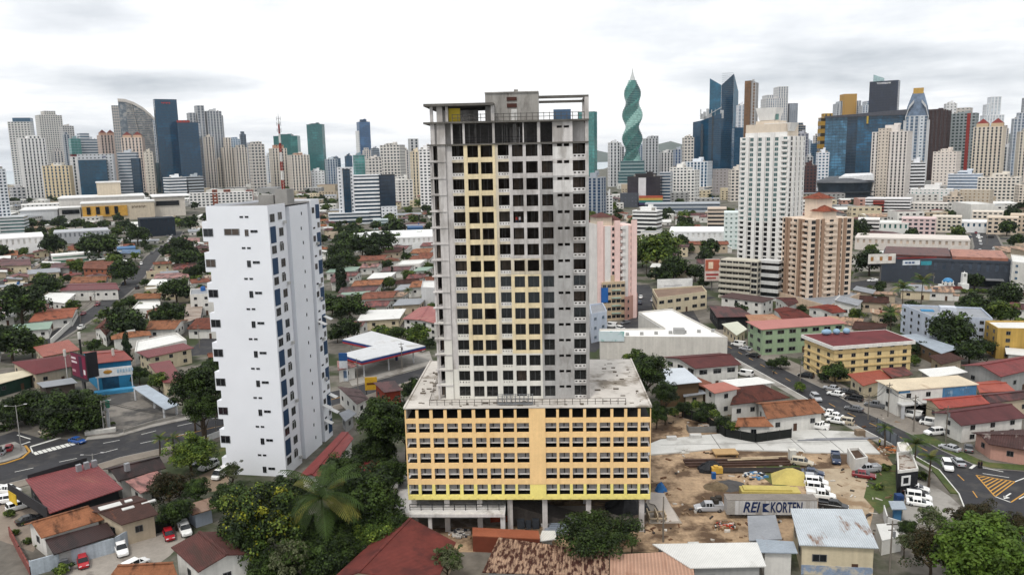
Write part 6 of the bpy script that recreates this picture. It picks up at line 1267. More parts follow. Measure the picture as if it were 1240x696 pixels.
def posts_roof(label, px, h, rm, posts, name, cat, th=.3, fascia=None):
    W_ = [G(x, y, h) for x, y in px]; c = sum(W_, Vector((0, 0, 0))) / len(W_); t = thing(name, label, cat, (c.x, c.y, 0), 0, None, zc=h); P = [(p.x - c.x, p.y - c.y) for p in W_]
    m = MB(); m.prism(P, h - .05, h + .12); m.build('roof', rm, t)
    if fascia:
        for k, fc in enumerate(fascia):
            m = MB()
            for i in range(len(P)): a, b = P[i], P[(i + 1) % len(P)]; m.bar((a[0], a[1], h - .1 - th * (k + 1)), (b[0], b[1], h - .1 - th * (k + 1)), .3, th - .01)
            m.build('fascia', fc, t)
    for q in posts: g = G(q[0], q[1], h); m = MB(); m.box(g.x - c.x - .2, g.x - c.x + .2, g.y - c.y - .2, g.y - c.y + .2, 0, h - .06); m.build('post', FR_W, t)
    for p in W_: OCC.append((p.x, p.y, 5))
    OCC.append((c.x, c.y, 9)); return t, c
posts_roof('grey steel carport roof over the empty lot by the avenue', [(200, 496), (217, 490), (178, 466), (160, 469)], 3.2, tin(RC['steel']), [(198, 493), (213, 489), (178, 468), (163, 471), (186, 480)], 'carport', 'carport')
t_, c_ = posts_roof('white gas station canopy with a blue and red edge', [(412, 429), (438, 437), (515, 419), (450, 401), (415, 411), (452, 419)], 5.6, mat((206, 208, 210), .7, .1, .1, c2=(176, 172, 166), cov=.3, sc2=.1), [(420, 429), (440, 434), (470, 427), (500, 419), (470, 410), (425, 411)], 'gas_station', 'gas station', .55, (mat((32, 78, 150)), mat((182, 50, 52))))
for dx, dy in ((-2, 2), (4, 4), (8, 2)):
    m = MB(); m.box(dx * 1.0, dx + .8, dy, dy + .5, 0, 1.7); m.box(dx + .1, dx + .7, dy - .03, dy, 1.0, 1.5); m.build('fuel_pump', mat((50, 74, 130)), t_)
p = G(417, 461); t = thing('price_sign', 'tall blue and white gas station price sign by the street', 'sign', (p.x, p.y, 0), 0, None, zc=4); m = MB(); m.box(-1.2, 1.2, -.25, .25, 0, 6.3); m.build('panel', mat((200, 206, 212)), t); m = MB(); m.box(-1.22, 1.22, -.28, .28, 6.3, 8.6); m.build('top_panel', mat((36, 92, 156)), t); m = MB(); m.box(-.9, .9, -.3, -.26, 1, 3.2); m.build('lower_panel', mat((96, 120, 150)), t)
PH('gas station shop with a pink roof under the canopy', [(409, 448), (432, 443), (425, 435), (408, 437)], 4, 'slab', 'pink', 'white', 0, 'shop', None, door=True)
PH('yellow and red shop with a maroon roof by the gas station', [(465, 475), (488, 472), (478, 462), (452, 464)], 5, 'shed', 'maroon', 'red' if 'red' in WC else 'pink', .3, 'shop', None, wmm=wallm((176, 70, 48)))
p = G(450, 478); t = thing('yellow_sign', 'yellow sign panel beside the maroon roofed shop', 'sign', (p.x, p.y, 0), R(8), None, zc=4); m = MB(); m.box(-1.7, 1.7, -.1, .1, 1.5, 5.2); m.build('panel', mat((224, 176, 36)), t); m = MB(); m.box(-1.2, 1.2, -.13, -.101, 3, 3.6); m.build('sign_letters', mat((120, 70, 30)), t); m = MB(); m.box(-1.5, -1.3, -.05, .05, 0, 1.5); m.box(1.3, 1.5, -.05, .05, 0, 1.5); m.build('post', STEEL, t)
PH('house with a mottled grey tiled roof right of the white tower', [(432, 489), (446, 482), (436, 474), (409, 470)], 4.4, 'shed', 'grey', 'white', .6, 'house', None, rm=tile((146, 120, 118)))
PH('grey roofed annex behind the mottled tiled house', [(418, 510), (432, 500), (422, 495), (410, 500)], 3.4, 'slab', 'grey', 'grey', 0, 'annex', None)
PH('long low building with a red roof strip beside the white tower', [(363, 575), (392, 580), (428, 530), (414, 522)], 3.6, 'gy', 'red', 'white', .6, 'building', None, rm=tin((156, 66, 62), (136, 56, 54), .3), wins=False)
PH('low red roofed wing behind the dark trees', [(430, 575), (462, 572), (470, 540), (446, 541)], 3.6, 'gy', 'red', 'white', .6, 'building', None, rm=tin((140, 56, 54), (120, 48, 48), .3), wins=False)
PH('cream house with a maroon roof behind the carport', [(179, 433), (235, 421), (222, 415), (165, 426)], 6, 'slab', 'maroon', 'cream', 0, 'house', None, rm=tin((132, 58, 60)), floors=2, hb=(180, 452))
PH('maroon roofed wing in front of the cream house', [(198, 463), (224, 462), (206, 437), (180, 442)], 4, 'shed', 'maroon', 'cream', .4, 'house', None, rm=tin((138, 62, 62)))
PH('modern white house with stepped flat roofs', [(163, 428), (226, 413), (214, 404), (166, 414)], 3.8, 'flat', 'white', 'white', 0, 'house', None)
PH('white house with an orange tiled gable right of the round dark tree', [(176, 399), (212, 398), (228, 387), (186, 388)], 4.2, 'gx', 'orange', 'white', 1.5, 'house', None)
PH('house with a brown and orange hipped roof against the white tower', [(226, 398), (264, 398), (262, 384), (238, 385)], 4, 'hx', 'brown', 'white', 1.4, 'house', None, rm=tile((140, 74, 52)))
PH('white three storey block with a blue water tank left of the white tower', [(230, 358), (268, 356), (266, 349), (231, 351)], 9, 'flat', 'grey', 'white', 0, 'apartment block', None, floors=3, pitch=4)
p = G(246, 352, 9); t = thing('water_tank', 'bright blue water tank on the white three storey roof', 'tank', (p.x, p.y, 9.1), 0, None, zc=1); m = MB(); m.tube((0, 0, 0), (0, 0, 1.5), 1.1, 1.1, 12); m.ball((0, 0, 1.5), 1.1, 1.1, .5, 12); m.build('tank_body', mat((40, 110, 190), .4, .05), t); m = MB(); m.tube((0, 0, 1.9), (0, 0, 2.15), .35); m.build('lid', mat((30, 80, 150)), t)
PH('old shed with a faded striped tin roof left of the white tower', [(222, 391), (243, 384), (246, 367), (226, 368)], 4, 'slab', 'tan', 'grey', 0, 'shed', None, rm=tin((186, 170, 156), (150, 120, 100), .4))
PH('mint roofed low house by the left street', [(14, 401), (60, 398), (64, 389), (16, 393)], 4, 'slab', 'green', 'white', 0, 'house', None); PH('long house with an orange roof by two palms', [(34, 390), (88, 384), (95, 372), (50, 375)], 4, 'gx', 'orange', 'white', 1.0, 'house', None, rm=tile((190, 110, 80)))
PH('long white villa with a maroon roof by the left street', [(72, 352), (144, 350), (140, 342), (86, 343)], 5.4, 'gx', 'maroon', 'white', 1, 'house', None, rm=tin((128, 56, 58)), floors=1); PH('brown orange two storey house with a terracotta roof left of the street', [(100, 325), (134, 326), (138, 316), (104, 316)], 6.4, 'gx', 'terracotta', 'pink', 1, 'house', None, floors=2, wmm=wallm((176, 108, 80)))
PH('house with a terracotta roof before the brown orange house', [(84, 343), (128, 341), (132, 334), (90, 335)], 4.4, 'gx', 'orange', 'white', 1, 'house', None); PH('white house with a pale flat roof left of the street', [(46, 363), (78, 367), (92, 355), (60, 354)], 4.5, 'slab', 'white', 'white', 0, 'house', None); PH('house with a brown red tiled roof beside the street', [(114, 398), (128, 406), (150, 382), (136, 378)], 4.4, 'gy', 'brown', 'white', 1.6, 'house', None, rm=tile((130, 72, 56)))
PH('long house with a maroon roof and green awning at far left', [(0, 322), (38, 321), (36, 313), (0, 314)], 5, 'gx', 'maroon', 'cream', .8, 'house', None); PH('grey walled hall with a maroon roof left of the street', [(60, 325), (84, 324), (84, 318), (66, 318)], 5.4, 'gx', 'maroon', 'grey', .8, 'hall', None); PH('small house with an orange roof at far left', [(4, 309), (22, 309), (22, 303), (4, 303)], 4.6, 'gx', 'orange', 'white', .8, 'house', None)
PH('white house right of the street with a round white annex', [(178, 345), (204, 345), (202, 338), (184, 338)], 4.4, 'slab', 'white', 'white', 0, 'house', None); PH('pink roofed low house right of the street', [(186, 337), (230, 336), (226, 330), (190, 331)], 4.2, 'gx', 'pink', 'white', .6, 'house', None); PH('house with a tan roof right of the street', [(158, 362), (194, 361), (196, 355), (166, 355)], 4.4, 'gx', 'orange', 'white', .8, 'house', None, rm=tile((190, 124, 80))); PH('white flat roofed house right of the street', [(160, 375), (194, 375), (194, 366), (168, 366)], 3.8, 'flat', 'white', 'white', 0, 'house', None)
PH('shop with a blue and white striped roof by the street', [(146, 307), (170, 307), (170, 302), (148, 302)], 4.4, 'slab', 'blue', 'white', 0, 'shop', None); PH('low pink roofed house at the street end', [(218, 293), (242, 293), (242, 288), (222, 288)], 4, 'gx', 'pink', 'white', .5, 'house', None)
# centre left houses
CG = 'houses between the white tower and the construction tower'
def q4(cx_, cy_, w_, d_=9, sk=4): return [(cx_ - w_ / 2 - sk, cy_ + d_ / 2), (cx_ + w_ / 2 - sk, cy_ + d_ / 2 - w_ * .06), (cx_ + w_ / 2 + sk, cy_ - d_ / 2 - w_ * .04), (cx_ - w_ / 2 + sk, cy_ - d_ / 2)]
for a in ((436, 351, 46, 7, 'gx', 'maroon', 'white', 'long house with a maroon roof'), (430, 355, 34, 5, 'slab', 'green', 'white', 'house with a mint green roof'), (460, 358, 40, 9, 'gx', 'terracotta', 'white', 'house with a broad terracotta roof'), (458, 368, 30, 8, 'gx', 'red', 'white', 'house with a bright red roof'), (462, 382, 52, 13, 'slab', 'white', 'cream', 'wide low house with a white flat roof'), (496, 366, 34, 8, 'slab', 'grey', 'beige', 'low house with a grey flat roof'), (492, 348, 22, 7, 'slab', 'grey', 'white', 'small house with a grey roof'),
          (447, 343, 36, 7, 'gx', 'orange', 'white', 'white villa with an orange tiled edge'), (462, 334, 28, 7, 'slab', 'white', 'white', 'white two storey villa'), (482, 326, 34, 6, 'gx', 'maroon', 'white', 'long low house with a maroon roof and hedge'), (498, 319, 30, 6, 'flat', 'white', 'white', 'white modern house with a flat roof'), (450, 313, 38, 7, 'gx', 'terracotta', 'beige', 'house with a wide terracotta roof'), (474, 303, 30, 7, 'hx', 'brown', 'beige', 'house with a brown hipped roof'), (486, 300, 20, 5, 'gx', 'red', 'white', 'house with a red roof'), (494, 294, 24, 5, 'gx', 'maroon', 'white', 'white apartment house with a maroon roof'),
          (512, 304, 24, 6, 'gx', 'orange', 'white', 'house with an orange roof'), (512, 312, 26, 5, 'gx', 'terracotta', 'white', 'low house with a terracotta roof'), (416, 327, 36, 6, 'slab', 'green', 'white', 'long house with a pale green roof'), (420, 333, 30, 5, 'gx', 'red', 'white', 'house with a red roof'), (512, 344, 26, 8, 'gx', 'orange', 'white', 'tall house with an orange roof'), (506, 335, 22, 5, 'gx', 'red', 'white', 'house with a red roof'), (512, 326, 18, 5, 'slab', 'green', 'white', 'house with a green roof'), (520, 296, 16, 5, 'gx', 'red', 'white', 'house with a red roof'), (482, 357, 20, 6, 'slab', 'tan', 'white', 'low house with a tan roof'), (506, 275, 16, 4, 'slab', 'pink', 'white', 'long house with a pink roof'), (435, 393, 16, 5, 'gx', 'pink', 'white', 'small house with a pink roof'), (450, 322, 22, 5, 'gx', 'pink', 'white', 'house with a pink roof')):
    t_, P_, h_ = PH(a[7], q4(*a[:4]), 5 if 'two storey' in a[7] or 'tall' in a[7] else 4.2, a[4], a[5], a[6], 1.1, 'house', CG); REG[-1][2] = True
PH('white three storey apartment house with a faded red roof', [(487, 386), (530, 392), (530, 372), (508, 372)], 9, 'gy', 'pink', 'white', .6, 'apartment block', CG, floors=3, hb=(490, 408), rm=tin((176, 96, 92), (190, 120, 110), .4)); PH('windowless pale block beside the construction tower', [(510, 349), (532, 350), (534, 341), (512, 341)], 12, 'flat', 'white', 'grey', 0, 'building', CG, hb=(510, 374), wins=False, wmm=wallm((206, 206, 206)))
#  vehicles
TYRE = mat((26, 26, 28), .9); RIM = mat((150, 152, 156), .4, metal=.6); LAMP_F = mat((226, 228, 230), .2); LAMP_R = mat((150, 26, 24), .3); CGL = glass((22, 26, 30), .08)
PAINT = dict(white=(232, 232, 230), silver=(168, 170, 174), grey=(96, 98, 102), black=(28, 29, 32), red=(166, 30, 40), blue=(26, 74, 142), navy=(34, 50, 78), beige=(180, 170, 150), maroon=(120, 28, 40), teal=(40, 100, 110))
def paint_m(c): return mat(PAINT[c], .28, .03, 1, spec=.6, key='paint' + c)
def car_parts(kind):
    """side profile stations (x, z bottom, z top) for the body and a glazed cabin; front looks along +x"""
    L_, W_, belt, roof = dict(sedan=(4.5, 1.78, .92, 1.42), hatch=(3.9, 1.7, .95, 1.5), suv=(4.6, 1.88, 1.08, 1.74), pickup=(5.3, 1.86, 1.08, 1.76), van=(4.9, 1.9, 1.15, 1.95))[kind]
    hw = W_ / 2; b = MB(); g = MB(); r = MB()
    def sec(x, w_, z0, z1, c=.12): return [(x, -w_ + .06, z0), (x, w_ - .06, z0), (x, w_, z0 + .25), (x, w_ - .02, z1 - c), (x, w_ - .14, z1), (x, -w_ + .14, z1), (x, -w_ + .02, z1 - c), (x, -w_, z0 + .25)]
    h = L_ / 2; hood = belt - .06 if kind != 'van' else belt
    b.loft([sec(-h, hw * .86, .38, belt * .8), sec(-h + .12, hw * .96, .26, belt), sec(-h + .9, hw, .24, belt + .02), sec(0, hw, .24, belt + .02), sec(h - 1.3, hw, .24, belt), sec(h - .35, hw * .95, .26, hood * .88), sec(h, hw * .82, .34, hood * .68)])
    cab = dict(sedan=(-h + .55, -h + 1.15, h - 1.95, h - 1.15), hatch=(-h + .1, -h + .4, h - 1.7, h - .95), suv=(-h + .08, -h + .35, h - 1.85, h - 1.15), pickup=(-h + 1.75, -h + 1.95, h - 1.95, h - 1.2), van=(-h + .05, -h + .18, h - 1.2, h - .45))[kind]
    def cs(x, w_, z): return [(x, -w_, z), (x, w_, z)]
    w0, w1 = hw - .1, hw - .26; z0, z1 = belt, roof - .07
    g.loft([[(cab[0], -w0, z0), (cab[0], w0, z0), (cab[3], w0, z0), (cab[3], -w0, z0)], [(cab[1], -w1, z1), (cab[1], w1, z1), (cab[2], w1, z1), (cab[2], -w1, z1)]])
    r.loft([[(cab[1] - .06, -w1 - .03, z1), (cab[1] - .06, w1 + .03, z1), (cab[2] + .06, w1 + .03, z1), (cab[2] + .06, -w1 - .03, z1)], [(cab[1] + .15, -w1 + .1, roof), (cab[1] + .15, w1 - .1, roof), (cab[2] - .2, w1 - .1, roof), (cab[2] - .2, -w1 + .1, roof)]])
    xm = (cab[1] + cab[2]) / 2
    for s_ in (-1, 1):        # door posts
        for x, dx in ((xm, .05), (cab[1] + .1, .09), (cab[2] - .05, .07)): r.loft([[(x - dx, s_ * (w0 + .012), z0), (x + dx, s_ * (w0 + .012), z0), (x + dx, s_ * (w0 - .05), z0), (x - dx, s_ * (w0 - .05), z0)], [(x - dx, s_ * (w1 + .02), z1), (x + dx, s_ * (w1 + .02), z1), (x + dx, s_ * (w1 - .05), z1), (x - dx, s_ * (w1 - .05), z1)]])
        if kind == 'van': r.box(cab[0] + .1, xm - .2, s_ * (w0 + .0) - .03, s_ * (w0) + .03, z0, z1 - .1)
    if kind == 'pickup': b.box(-h + .05, cab[0] - .02, -hw + .04, -hw + .16, belt, belt + .32); b.box(-h + .05, cab[0] - .02, hw - .16, hw - .04, belt, belt + .32); b.box(-h + .02, -h + .14, -hw + .17, hw - .17, belt, belt + .32); r.box(-h + .16, cab[0] - .05, -hw + .18, hw - .18, belt + .015, belt + .04)
    wm_ = MB(); rr = .33 if kind in ('sedan', 'hatch') else .38
    wm_.tube((0, -.11, 0), (0, .11, 0), rr, rr, 14); rm_ = MB(); rm_.tube((0, -.125, 0), (0, .125, 0), rr * .6, rr * .6, 10)
    wh_ = wm_.mesh('wheel', [TYRE]); rim = rm_.mesh('rim', [RIM]); lf = MB(); lf.box(-.06, .05, -.2, .2, -.09, .09); lr = MB(); lr.box(-.05, .05, -.14, .14, -.13, .13)
    return dict(L=L_, hw=hw, belt=belt, rr=rr, body=b.mesh('body', [paint_m('white')]), roof=r.mesh('roof', [paint_m('white')]), glass=g.mesh('window', [CGL]), wheel=wh_, rim=rim, lf=lf.mesh('headlight', [LAMP_F]), lr=lr.mesh('taillight', [LAMP_R]))
CARS = {k: car_parts(k) for k in ('sedan', 'hatch', 'suv', 'pickup', 'van')}
CKIND = dict(sedan='sedan', hatch='hatchback', suv='suv', pickup='pickup truck', van='van')
def car(px, py, kind='sedan', col='white', heading=0.0, label=None, group='cars on streets and yards', gpt=None, detail=True, rot=None):
    """heading: photo pixel the front points to, as (dx, dy)"""
    p = gpt or G(px, py); c = CARS[kind]
    if rot is None: q = G(px + heading[0], py + heading[1]); rot = math.atan2(q.y - p.y, q.x - p.x)
    t = thing('pickup_truck' if kind == 'pickup' else 'van' if kind == 'van' else 'car', label or (col + ' ' + CKIND[kind]), 'pickup truck' if kind == 'pickup' else 'van' if kind == 'van' else 'car', (p.x, p.y, .06), rot, group, label is None, .8)
    for nm in ('body', 'roof'):
        o = link(nm, c[nm], t); o.material_slots[0].link = 'OBJECT'; o.material_slots[0].material = paint_m(col)
    link('window', c['glass'], t)
    if detail:
        h = c['L'] / 2
        for sx, sy in ((1, -1), (1, 1), (-1, -1), (-1, 1)):
            link('rim', c['rim'], link('wheel', c['wheel'], t, (sx * (h - .85), sy * (c['hw'] - .12), c['rr'] - .04)))
        for sy in (-1, 1): link('headlight', c['lf'], t, (h - .09, sy * c['hw'] * .6, c['belt'] * .66)); link('taillight', c['lr'], t, (-h + .02, sy * c['hw'] * .68, c['belt'] * .7))
    OCC.append((p.x, p.y, 2.5)); return t
# left avenue and yards
car(55, 526, 'sedan', 'beige', (-12, -5), 'beige sedan turning off the avenue at the junction'); car(94, 536, 'sedan', 'blue', (12, 2), 'bright blue sedan passing the zebra crossing')
car(3, 549, 'sedan', 'silver', (8, -8), 'silver sedan cut by the left edge'); car(11, 545, 'hatch', 'red', (4, -10), 'red hatchback under the left billboard')
car(10, 597, 'pickup', 'white', (14, 1), 'white pickup topmost in the left row'); car(11, 608, 'suv', 'white', (14, -2), 'white suv second in the left row'); car(24, 616, 'suv', 'white', (14, -4), 'white suv third in the left row'); car(36, 632, 'sedan', 'black', (14, -4), 'black sedan lowest in the left row')
car(78, 688, 'hatch', 'grey', (3, 14), 'dark grey hatchback by the grey yard wall'); car(101, 684, 'hatch', 'red', (3, 14), 'red hatchback beside the dark grey one'); car(147, 668, 'pickup', 'white', (6, 14), 'white pickup parked in the walled yard'); car(205, 651, 'hatch', 'red', (5, 12), 'red hatchback under the dark trees'); car(224, 644, 'pickup', 'white', (6, 12), 'white pickup next to the red hatchback')
car(253, 567, 'suv', 'white', (-14, 6), 'white suv parked beside the white tower'); car(243, 561, 'sedan', 'grey', (-14, 6), None); car(268, 577, 'van', 'white', (-12, 8), 'white van at the foot of the white tower'); car(164, 688, 'suv', 'white', (12, -6), 'white car half hidden by the orange roof')
# construction yard
car(858, 618, 'pickup', 'silver', (-14, 0), 'silver pickup loaded with dark crates in front of the long trailer')
car(1012, 558, 'pickup', 'navy', (3, 14), 'dark blue pickup beside the white container'); car(971, 563, 'suv', 'beige', (14, 2), 'beige white suv facing right in the yard')
for i, (k, c, x, y) in enumerate((('sedan', 'navy', 984, 575), ('sedan', 'silver', 983, 581), ('suv', 'white', 988, 587), ('suv', 'white', 990, 594), ('pickup', 'white', 994, 603))): car(x, y, k, c, (14, 1.5), ('dark navy sedan at the top of the yard row', 'silver sedan second in the yard row', 'white suv third in the yard row', 'white suv fourth in the yard row', 'white pickup at the lower end of the yard row')[i])
car(1009, 616, 'pickup', 'black', (14, 2), 'black pickup behind the long trailer'); car(1050, 571, 'pickup', 'silver', (-14, 1), 'silver pickup next to the red sedan'); car(1046, 578, 'sedan', 'maroon', (14, 2), 'red sedan beside the silver pickup')
for i, (k, c, x, y) in enumerate((('sedan', 'white', 1110, 594), ('sedan', 'black', 1109, 599), ('suv', 'white', 1112, 605), ('sedan', 'white', 1113, 612))): car(x, y, k, c, (14, 2), ('white sedan topmost beside the black kiosk', 'black sedan beside the black kiosk', 'white suv beside the black kiosk', 'white sedan lowest beside the black kiosk')[i])
# right avenue
car(1147, 567, 'suv', 'white', (6, 12), 'white suv driving on the right avenue towards the junction'); car(1160, 562, 'sedan', 'silver', (-8, -8), 'silver sedan driving away on the right avenue')
car(988, 484, 'suv', 'silver', (10, 8), 'silver suv driving on the right avenue past the orange roof'); car(1150, 545, 'sedan', 'silver', (-10, -3), None); car(1173, 545, 'sedan', 'grey', (-1, -12), 'dark grey car parked in the driveway')
car(1131, 526, 'suv', 'white', (-12, 1), 'white suv parked before the white two storey building'); car(1127, 515, 'van', 'white', (-12, -2), 'white van by the blue shop, right'); car(1104, 505, 'van', 'white', (-12, -2), 'white van in front of the blue shop'); car(1117, 510, 'sedan', 'black', (-12, -2), None)
for x, y, k, c in ((1007, 472, 'sedan', 'silver'), (1012, 479, 'sedan', 'white'), (1022, 476, 'sedan', 'grey'), (1030, 478, 'sedan', 'black'), (1034, 485, 'suv', 'black'), (1060, 493, 'pickup', 'grey'), (1010, 506, 'sedan', 'white'), (1003, 502, 'sedan', 'white'), (1012, 512, 'sedan', 'white'), (1022, 513, 'suv', 'beige'), (987, 517, 'suv', 'white'), (976, 457, 'suv', 'black'), (902, 455, 'van', 'white'), (894, 419, 'van', 'white'), (903, 424, 'sedan', 'silver'), (912, 432, 'sedan', 'black'), (1034, 497, 'sedan', 'grey'), (990, 519, 'pickup', 'white')):
    car(x, y, k, c, (-12, -2))
car(740, 396, 'van', 'white', (-12, -1), 'white van behind the white store sign'); car(726, 402, 'sedan', 'white', (-12, 1)); car(757, 392, 'sedan', 'grey', (-10, 2)); car(752, 400, 'suv', 'white', (10, 3)); car(776, 361, 'sedan', 'white', (2, -8)); car(775, 368, 'sedan', 'navy', (2, -8)); car(790, 365, 'sedan', 'silver', (2, -8)); car(837, 371, 'suv', 'silver', (8, 1)); car(507, 425, 'suv', 'white', (10, 1), 'white suv at the gas station edge')
# stones, planks and scraps strewn over the dirt, past counting
m = MB(); rs = random.Random(4); DP = [(792, 505), (850, 500), (890, 530), (960, 556), (1060, 552), (1090, 590), (1050, 640), (960, 612), (880, 650), (800, 655), (560, 650), (480, 640), (780, 610)]
for i in range(900):
    x, y = rs.uniform(480, 1095), rs.uniform(500, 655); dx = math.sin(x * .05) * math.sin(y * .11)
    if (x < 790 and y < 632) or (545 > y > 522) or (x < 660 and y < 640) or dx < -.3: continue
    p = G(x, y); a = rs.random() * 3; l_, w_, h_ = rs.uniform(.2, 1.5), rs.uniform(.12, .5), rs.uniform(.08, .35); c, s_ = math.cos(a), math.sin(a); m.prism([(p.x + u * c - v * s_, p.y + u * s_ + v * c) for u, v in ((0, 0), (l_, 0), (l_ * .9, w_), (.1 * l_, w_ * .8))], 0, h_, rs.choice((0, 0, 1, 2, 3)))
m.build('ground_rubble', [mat((150, 124, 96), .95, .3, 1), mat((206, 200, 190), .9, .2, 1), mat((80, 74, 70), .9, .3, 1), mat((120, 84, 58), .9, .3, 1)])['kind'] = 'stuff'; tag(bpy.data.objects['ground_rubble'], 'stones and scraps strewn over the construction dirt', 'rubble')
#  trailer with lettering
a, b = G(880, 629), G(989, 629.5); d = (b - a); L_ = d.length; rz = math.atan2(d.y, d.x)
t = thing('trailer', 'long grey box trailer lettered REI KORTEN in the construction yard', 'trailer', (a.x, a.y, 0), rz, None, zc=2); zt = at(880, 605.5, a.y).z
tw = mat((206, 206, 206), .6, .1, .4, c2=(170, 164, 156), cov=.3, sc2=.4, streak=.2); m = MB(); m.box(0, L_, 0, 2.6, 1.0, zt); m.build('cargo_box', tw, t)
m = MB(); m.box(-.05, L_ + .05, -.05, 2.65, zt, zt + .1); m.build('roof', mat((150, 142, 134), .8, .2, .4), t); m = MB(); m.box(.02, 1.4, -.06, -.01, 1.05, zt - .05)
for i in range(12): x = .8 + i * L_ / 12; m.box(x, x + .06, -.03, 0, 1.05, zt - .05)
m.build('corner_panel', mat((176, 172, 166), .7, .2, .6), t); nv = mat((26, 52, 104), .6, .1, 1); bx = (zt - 1.0)

for s_, c0, w0, sh in (('REI', .275, .19, .25), ('KORTEN', .66, .35, .04)):
    o = lettering(s_, bx * 1.0, nv, t, (L_ * c0, -.05, 1.0 + bx * .5), shear=sh); xs_ = [v.co.x for v in o.data.vertices]; k = L_ * w0 / (max(xs_) - min(xs_)); o.scale = (k, 1, 1); o.location.x -= (max(xs_) + min(xs_)) / 2 * k
m = MB(); x, z, s_ = L_ * .395, 1.0 + bx * .5, bx * .3; m.box(x, x + 1.3, -.055, -.03, z - s_, z + s_); m.face([(x + .3, -.06, z), (x + 1.31, -.06, z - s_ * .95), (x + 1.31, -.06, z + s_ * .95)], 1)
m.build('emblem', [nv, mat((190, 190, 192))], t); m = MB(); m.box(.5, L_ - .5, .6, 2.0, .55, .98); m.build('chassis', STEEL, t)
for x in (L_ - 3.4, L_ - 2.2): 
    for y in (.3, 2.3): m = MB(); m.tube((x, y - .2, .5), (x, y + .2, .5), .5, .5, 12); m.build('wheel', TYRE, t)
OCC.append((a.x + 8, a.y + 1, 9))
m = MB(); g = G(868, 616); t = thing('crate_load', 'dark crates piled on the silver pickup bed', 'crates', (g.x, g.y, 1.2), 0, None, zc=1)
for x, y, s_ in ((-1, 0, .9), (0, .2, 1.0), (-.6, -.6, .8)): m.box(x, x + s_, y, y + s_, 0, s_)
m.build('crate', mat((66, 60, 52)), t)
#  poles, lamps, signs
def pole(px, py, ytop, r=.14, label=None, arm=True, colr=(142, 134, 124), cat='utility pole', lean=0):
    p = G(px, py); h = at(px, ytop, p.y).z; t = thing('utility_pole', label or 'thin grey utility pole', cat, (p.x, p.y, 0), random.uniform(-.4, .4), 'utility poles', label is None, h * .6)
    m = MB(); m.tube((0, 0, 0), (lean, 0, h), r, r * .7, 7); m.build('post', mat(colr), t)
    if arm: m = MB(); m.box(-.9, .9, -.06, .06, h - .7, h - .55); m.box(-.6, .6, -.05, .05, h - 1.6, h - 1.48); m.build('crossarm', mat((92, 84, 76)), t); m = MB(); m.tube((.25, -.25, h - 2.6), (.25, -.25, h - 1.7), .22); m.build('transformer', mat((136, 138, 140)), t)
    OCC.append((p.x, p.y, 1)); return t
for a_ in ((803, 656, 601, .16, 'grey pole in the yard before the yellow podium', False), (1077, 694, 630, .16, 'tall pole beside the cream warehouse', True), (1051, 508, 477), (1106, 523, 478, .18, 'pole in front of the blue shop with crossarms'), (1075, 505, 463), (1145, 535, 491), (969, 461, 430), (130, 522, 484), (352, 690, 655), (242, 422, 393), (434, 478, 434), (487, 447, 414), (905, 424, 392), (940, 340, 318), (1092, 328, 306), (1160, 338, 318), (1195, 296, 268), (1130, 345, 330), (205, 330, 312), (116, 372, 352), (98, 392, 372), (262, 525, 500), (1012, 362, 338)): pole(*a_)
def wires(pts, label):      # sagging overhead cables between pole tops
    for j in range(3):
        P_ = [at(px, yt, G(px, py).y) for px, py, yt in pts]; c = P_[0]; t = thing('overhead_cable', label, 'cable', c, 0, 'overhead cables', zc=0); m = MB(); o_ = Vector((.7 * (j - 1), .2, -.7 - .35 * (j == 1)))
        for a, b in zip(P_, P_[1:]):
            q = [a.lerp(b, k / 7) - c + o_ - Vector((0, 0, 4.4 * (k / 7) * (1 - k / 7))) for k in range(8)]
            for u, v in zip(q, q[1:]): m.tube(u, v, .045, n=3)
        m.build('cable', mat((30, 30, 32)), t)
wires([(969, 461, 430), (1051, 508, 477), (1075, 505, 463), (1106, 523, 478), (1145, 535, 491)], 'black overhead cable strung along the right avenue'); wires([(26, 546, 490), (130, 522, 484), (262, 525, 500)], 'black overhead cable strung along the left avenue'); wires([(116, 372, 352), (98, 392, 372)], 'black overhead cable over the left street')
def lamp(px, py, ytop, label, arms=1):
    p = G(px, py); h = at(px, ytop, p.y).z; t = thing('street_lamp', label, 'street lamp', (p.x, p.y, 0), 0, None, zc=h * .7); m = MB(); m.tube((0, 0, 0), (0, 0, h), .13, .08, 8); m.build('post', mat((176, 174, 170)), t)
    for k in range(arms):
        a = math.pi * k + .3; m = MB(); m.tube((0, 0, h - .3), (math.cos(a) * 1.9, math.sin(a) * 1.9, h), .05, .04); m.build('arm', mat((176, 174, 170)), t); m = MB(); m.box(math.cos(a) * 2 - .35, math.cos(a) * 2 + .35, math.sin(a) * 2 - .15, math.sin(a) * 2 + .15, h - .05, h + .08); m.build('lamp_head', mat((200, 200, 200)), t)
lamp(26, 546, 490, 'pale concrete street lamp at the left junction', 2); lamp(113, 562, 549, 'double armed street lamp beside the red shop', 2); lamp(126, 523, 485, 'street lamp by the empty lot on the avenue'); lamp(727, 400, 372, 'double armed street lamp beside the white store', 2)
p = G(132, 518); t = thing('totem_sign', 'slim green and white totem sign at the lot entrance', 'sign', (p.x, p.y, 0), .2, None, zc=4); h = at(132, 484, p.y).z; m = MB(); m.box(-.35, .35, -.15, .15, 0, h * .72); m.build('post', FR_W, t); m = MB(); m.box(-.7, .7, -.2, .2, h * .72, h); m.build('sign_panel', mat((60, 130, 108)), t)
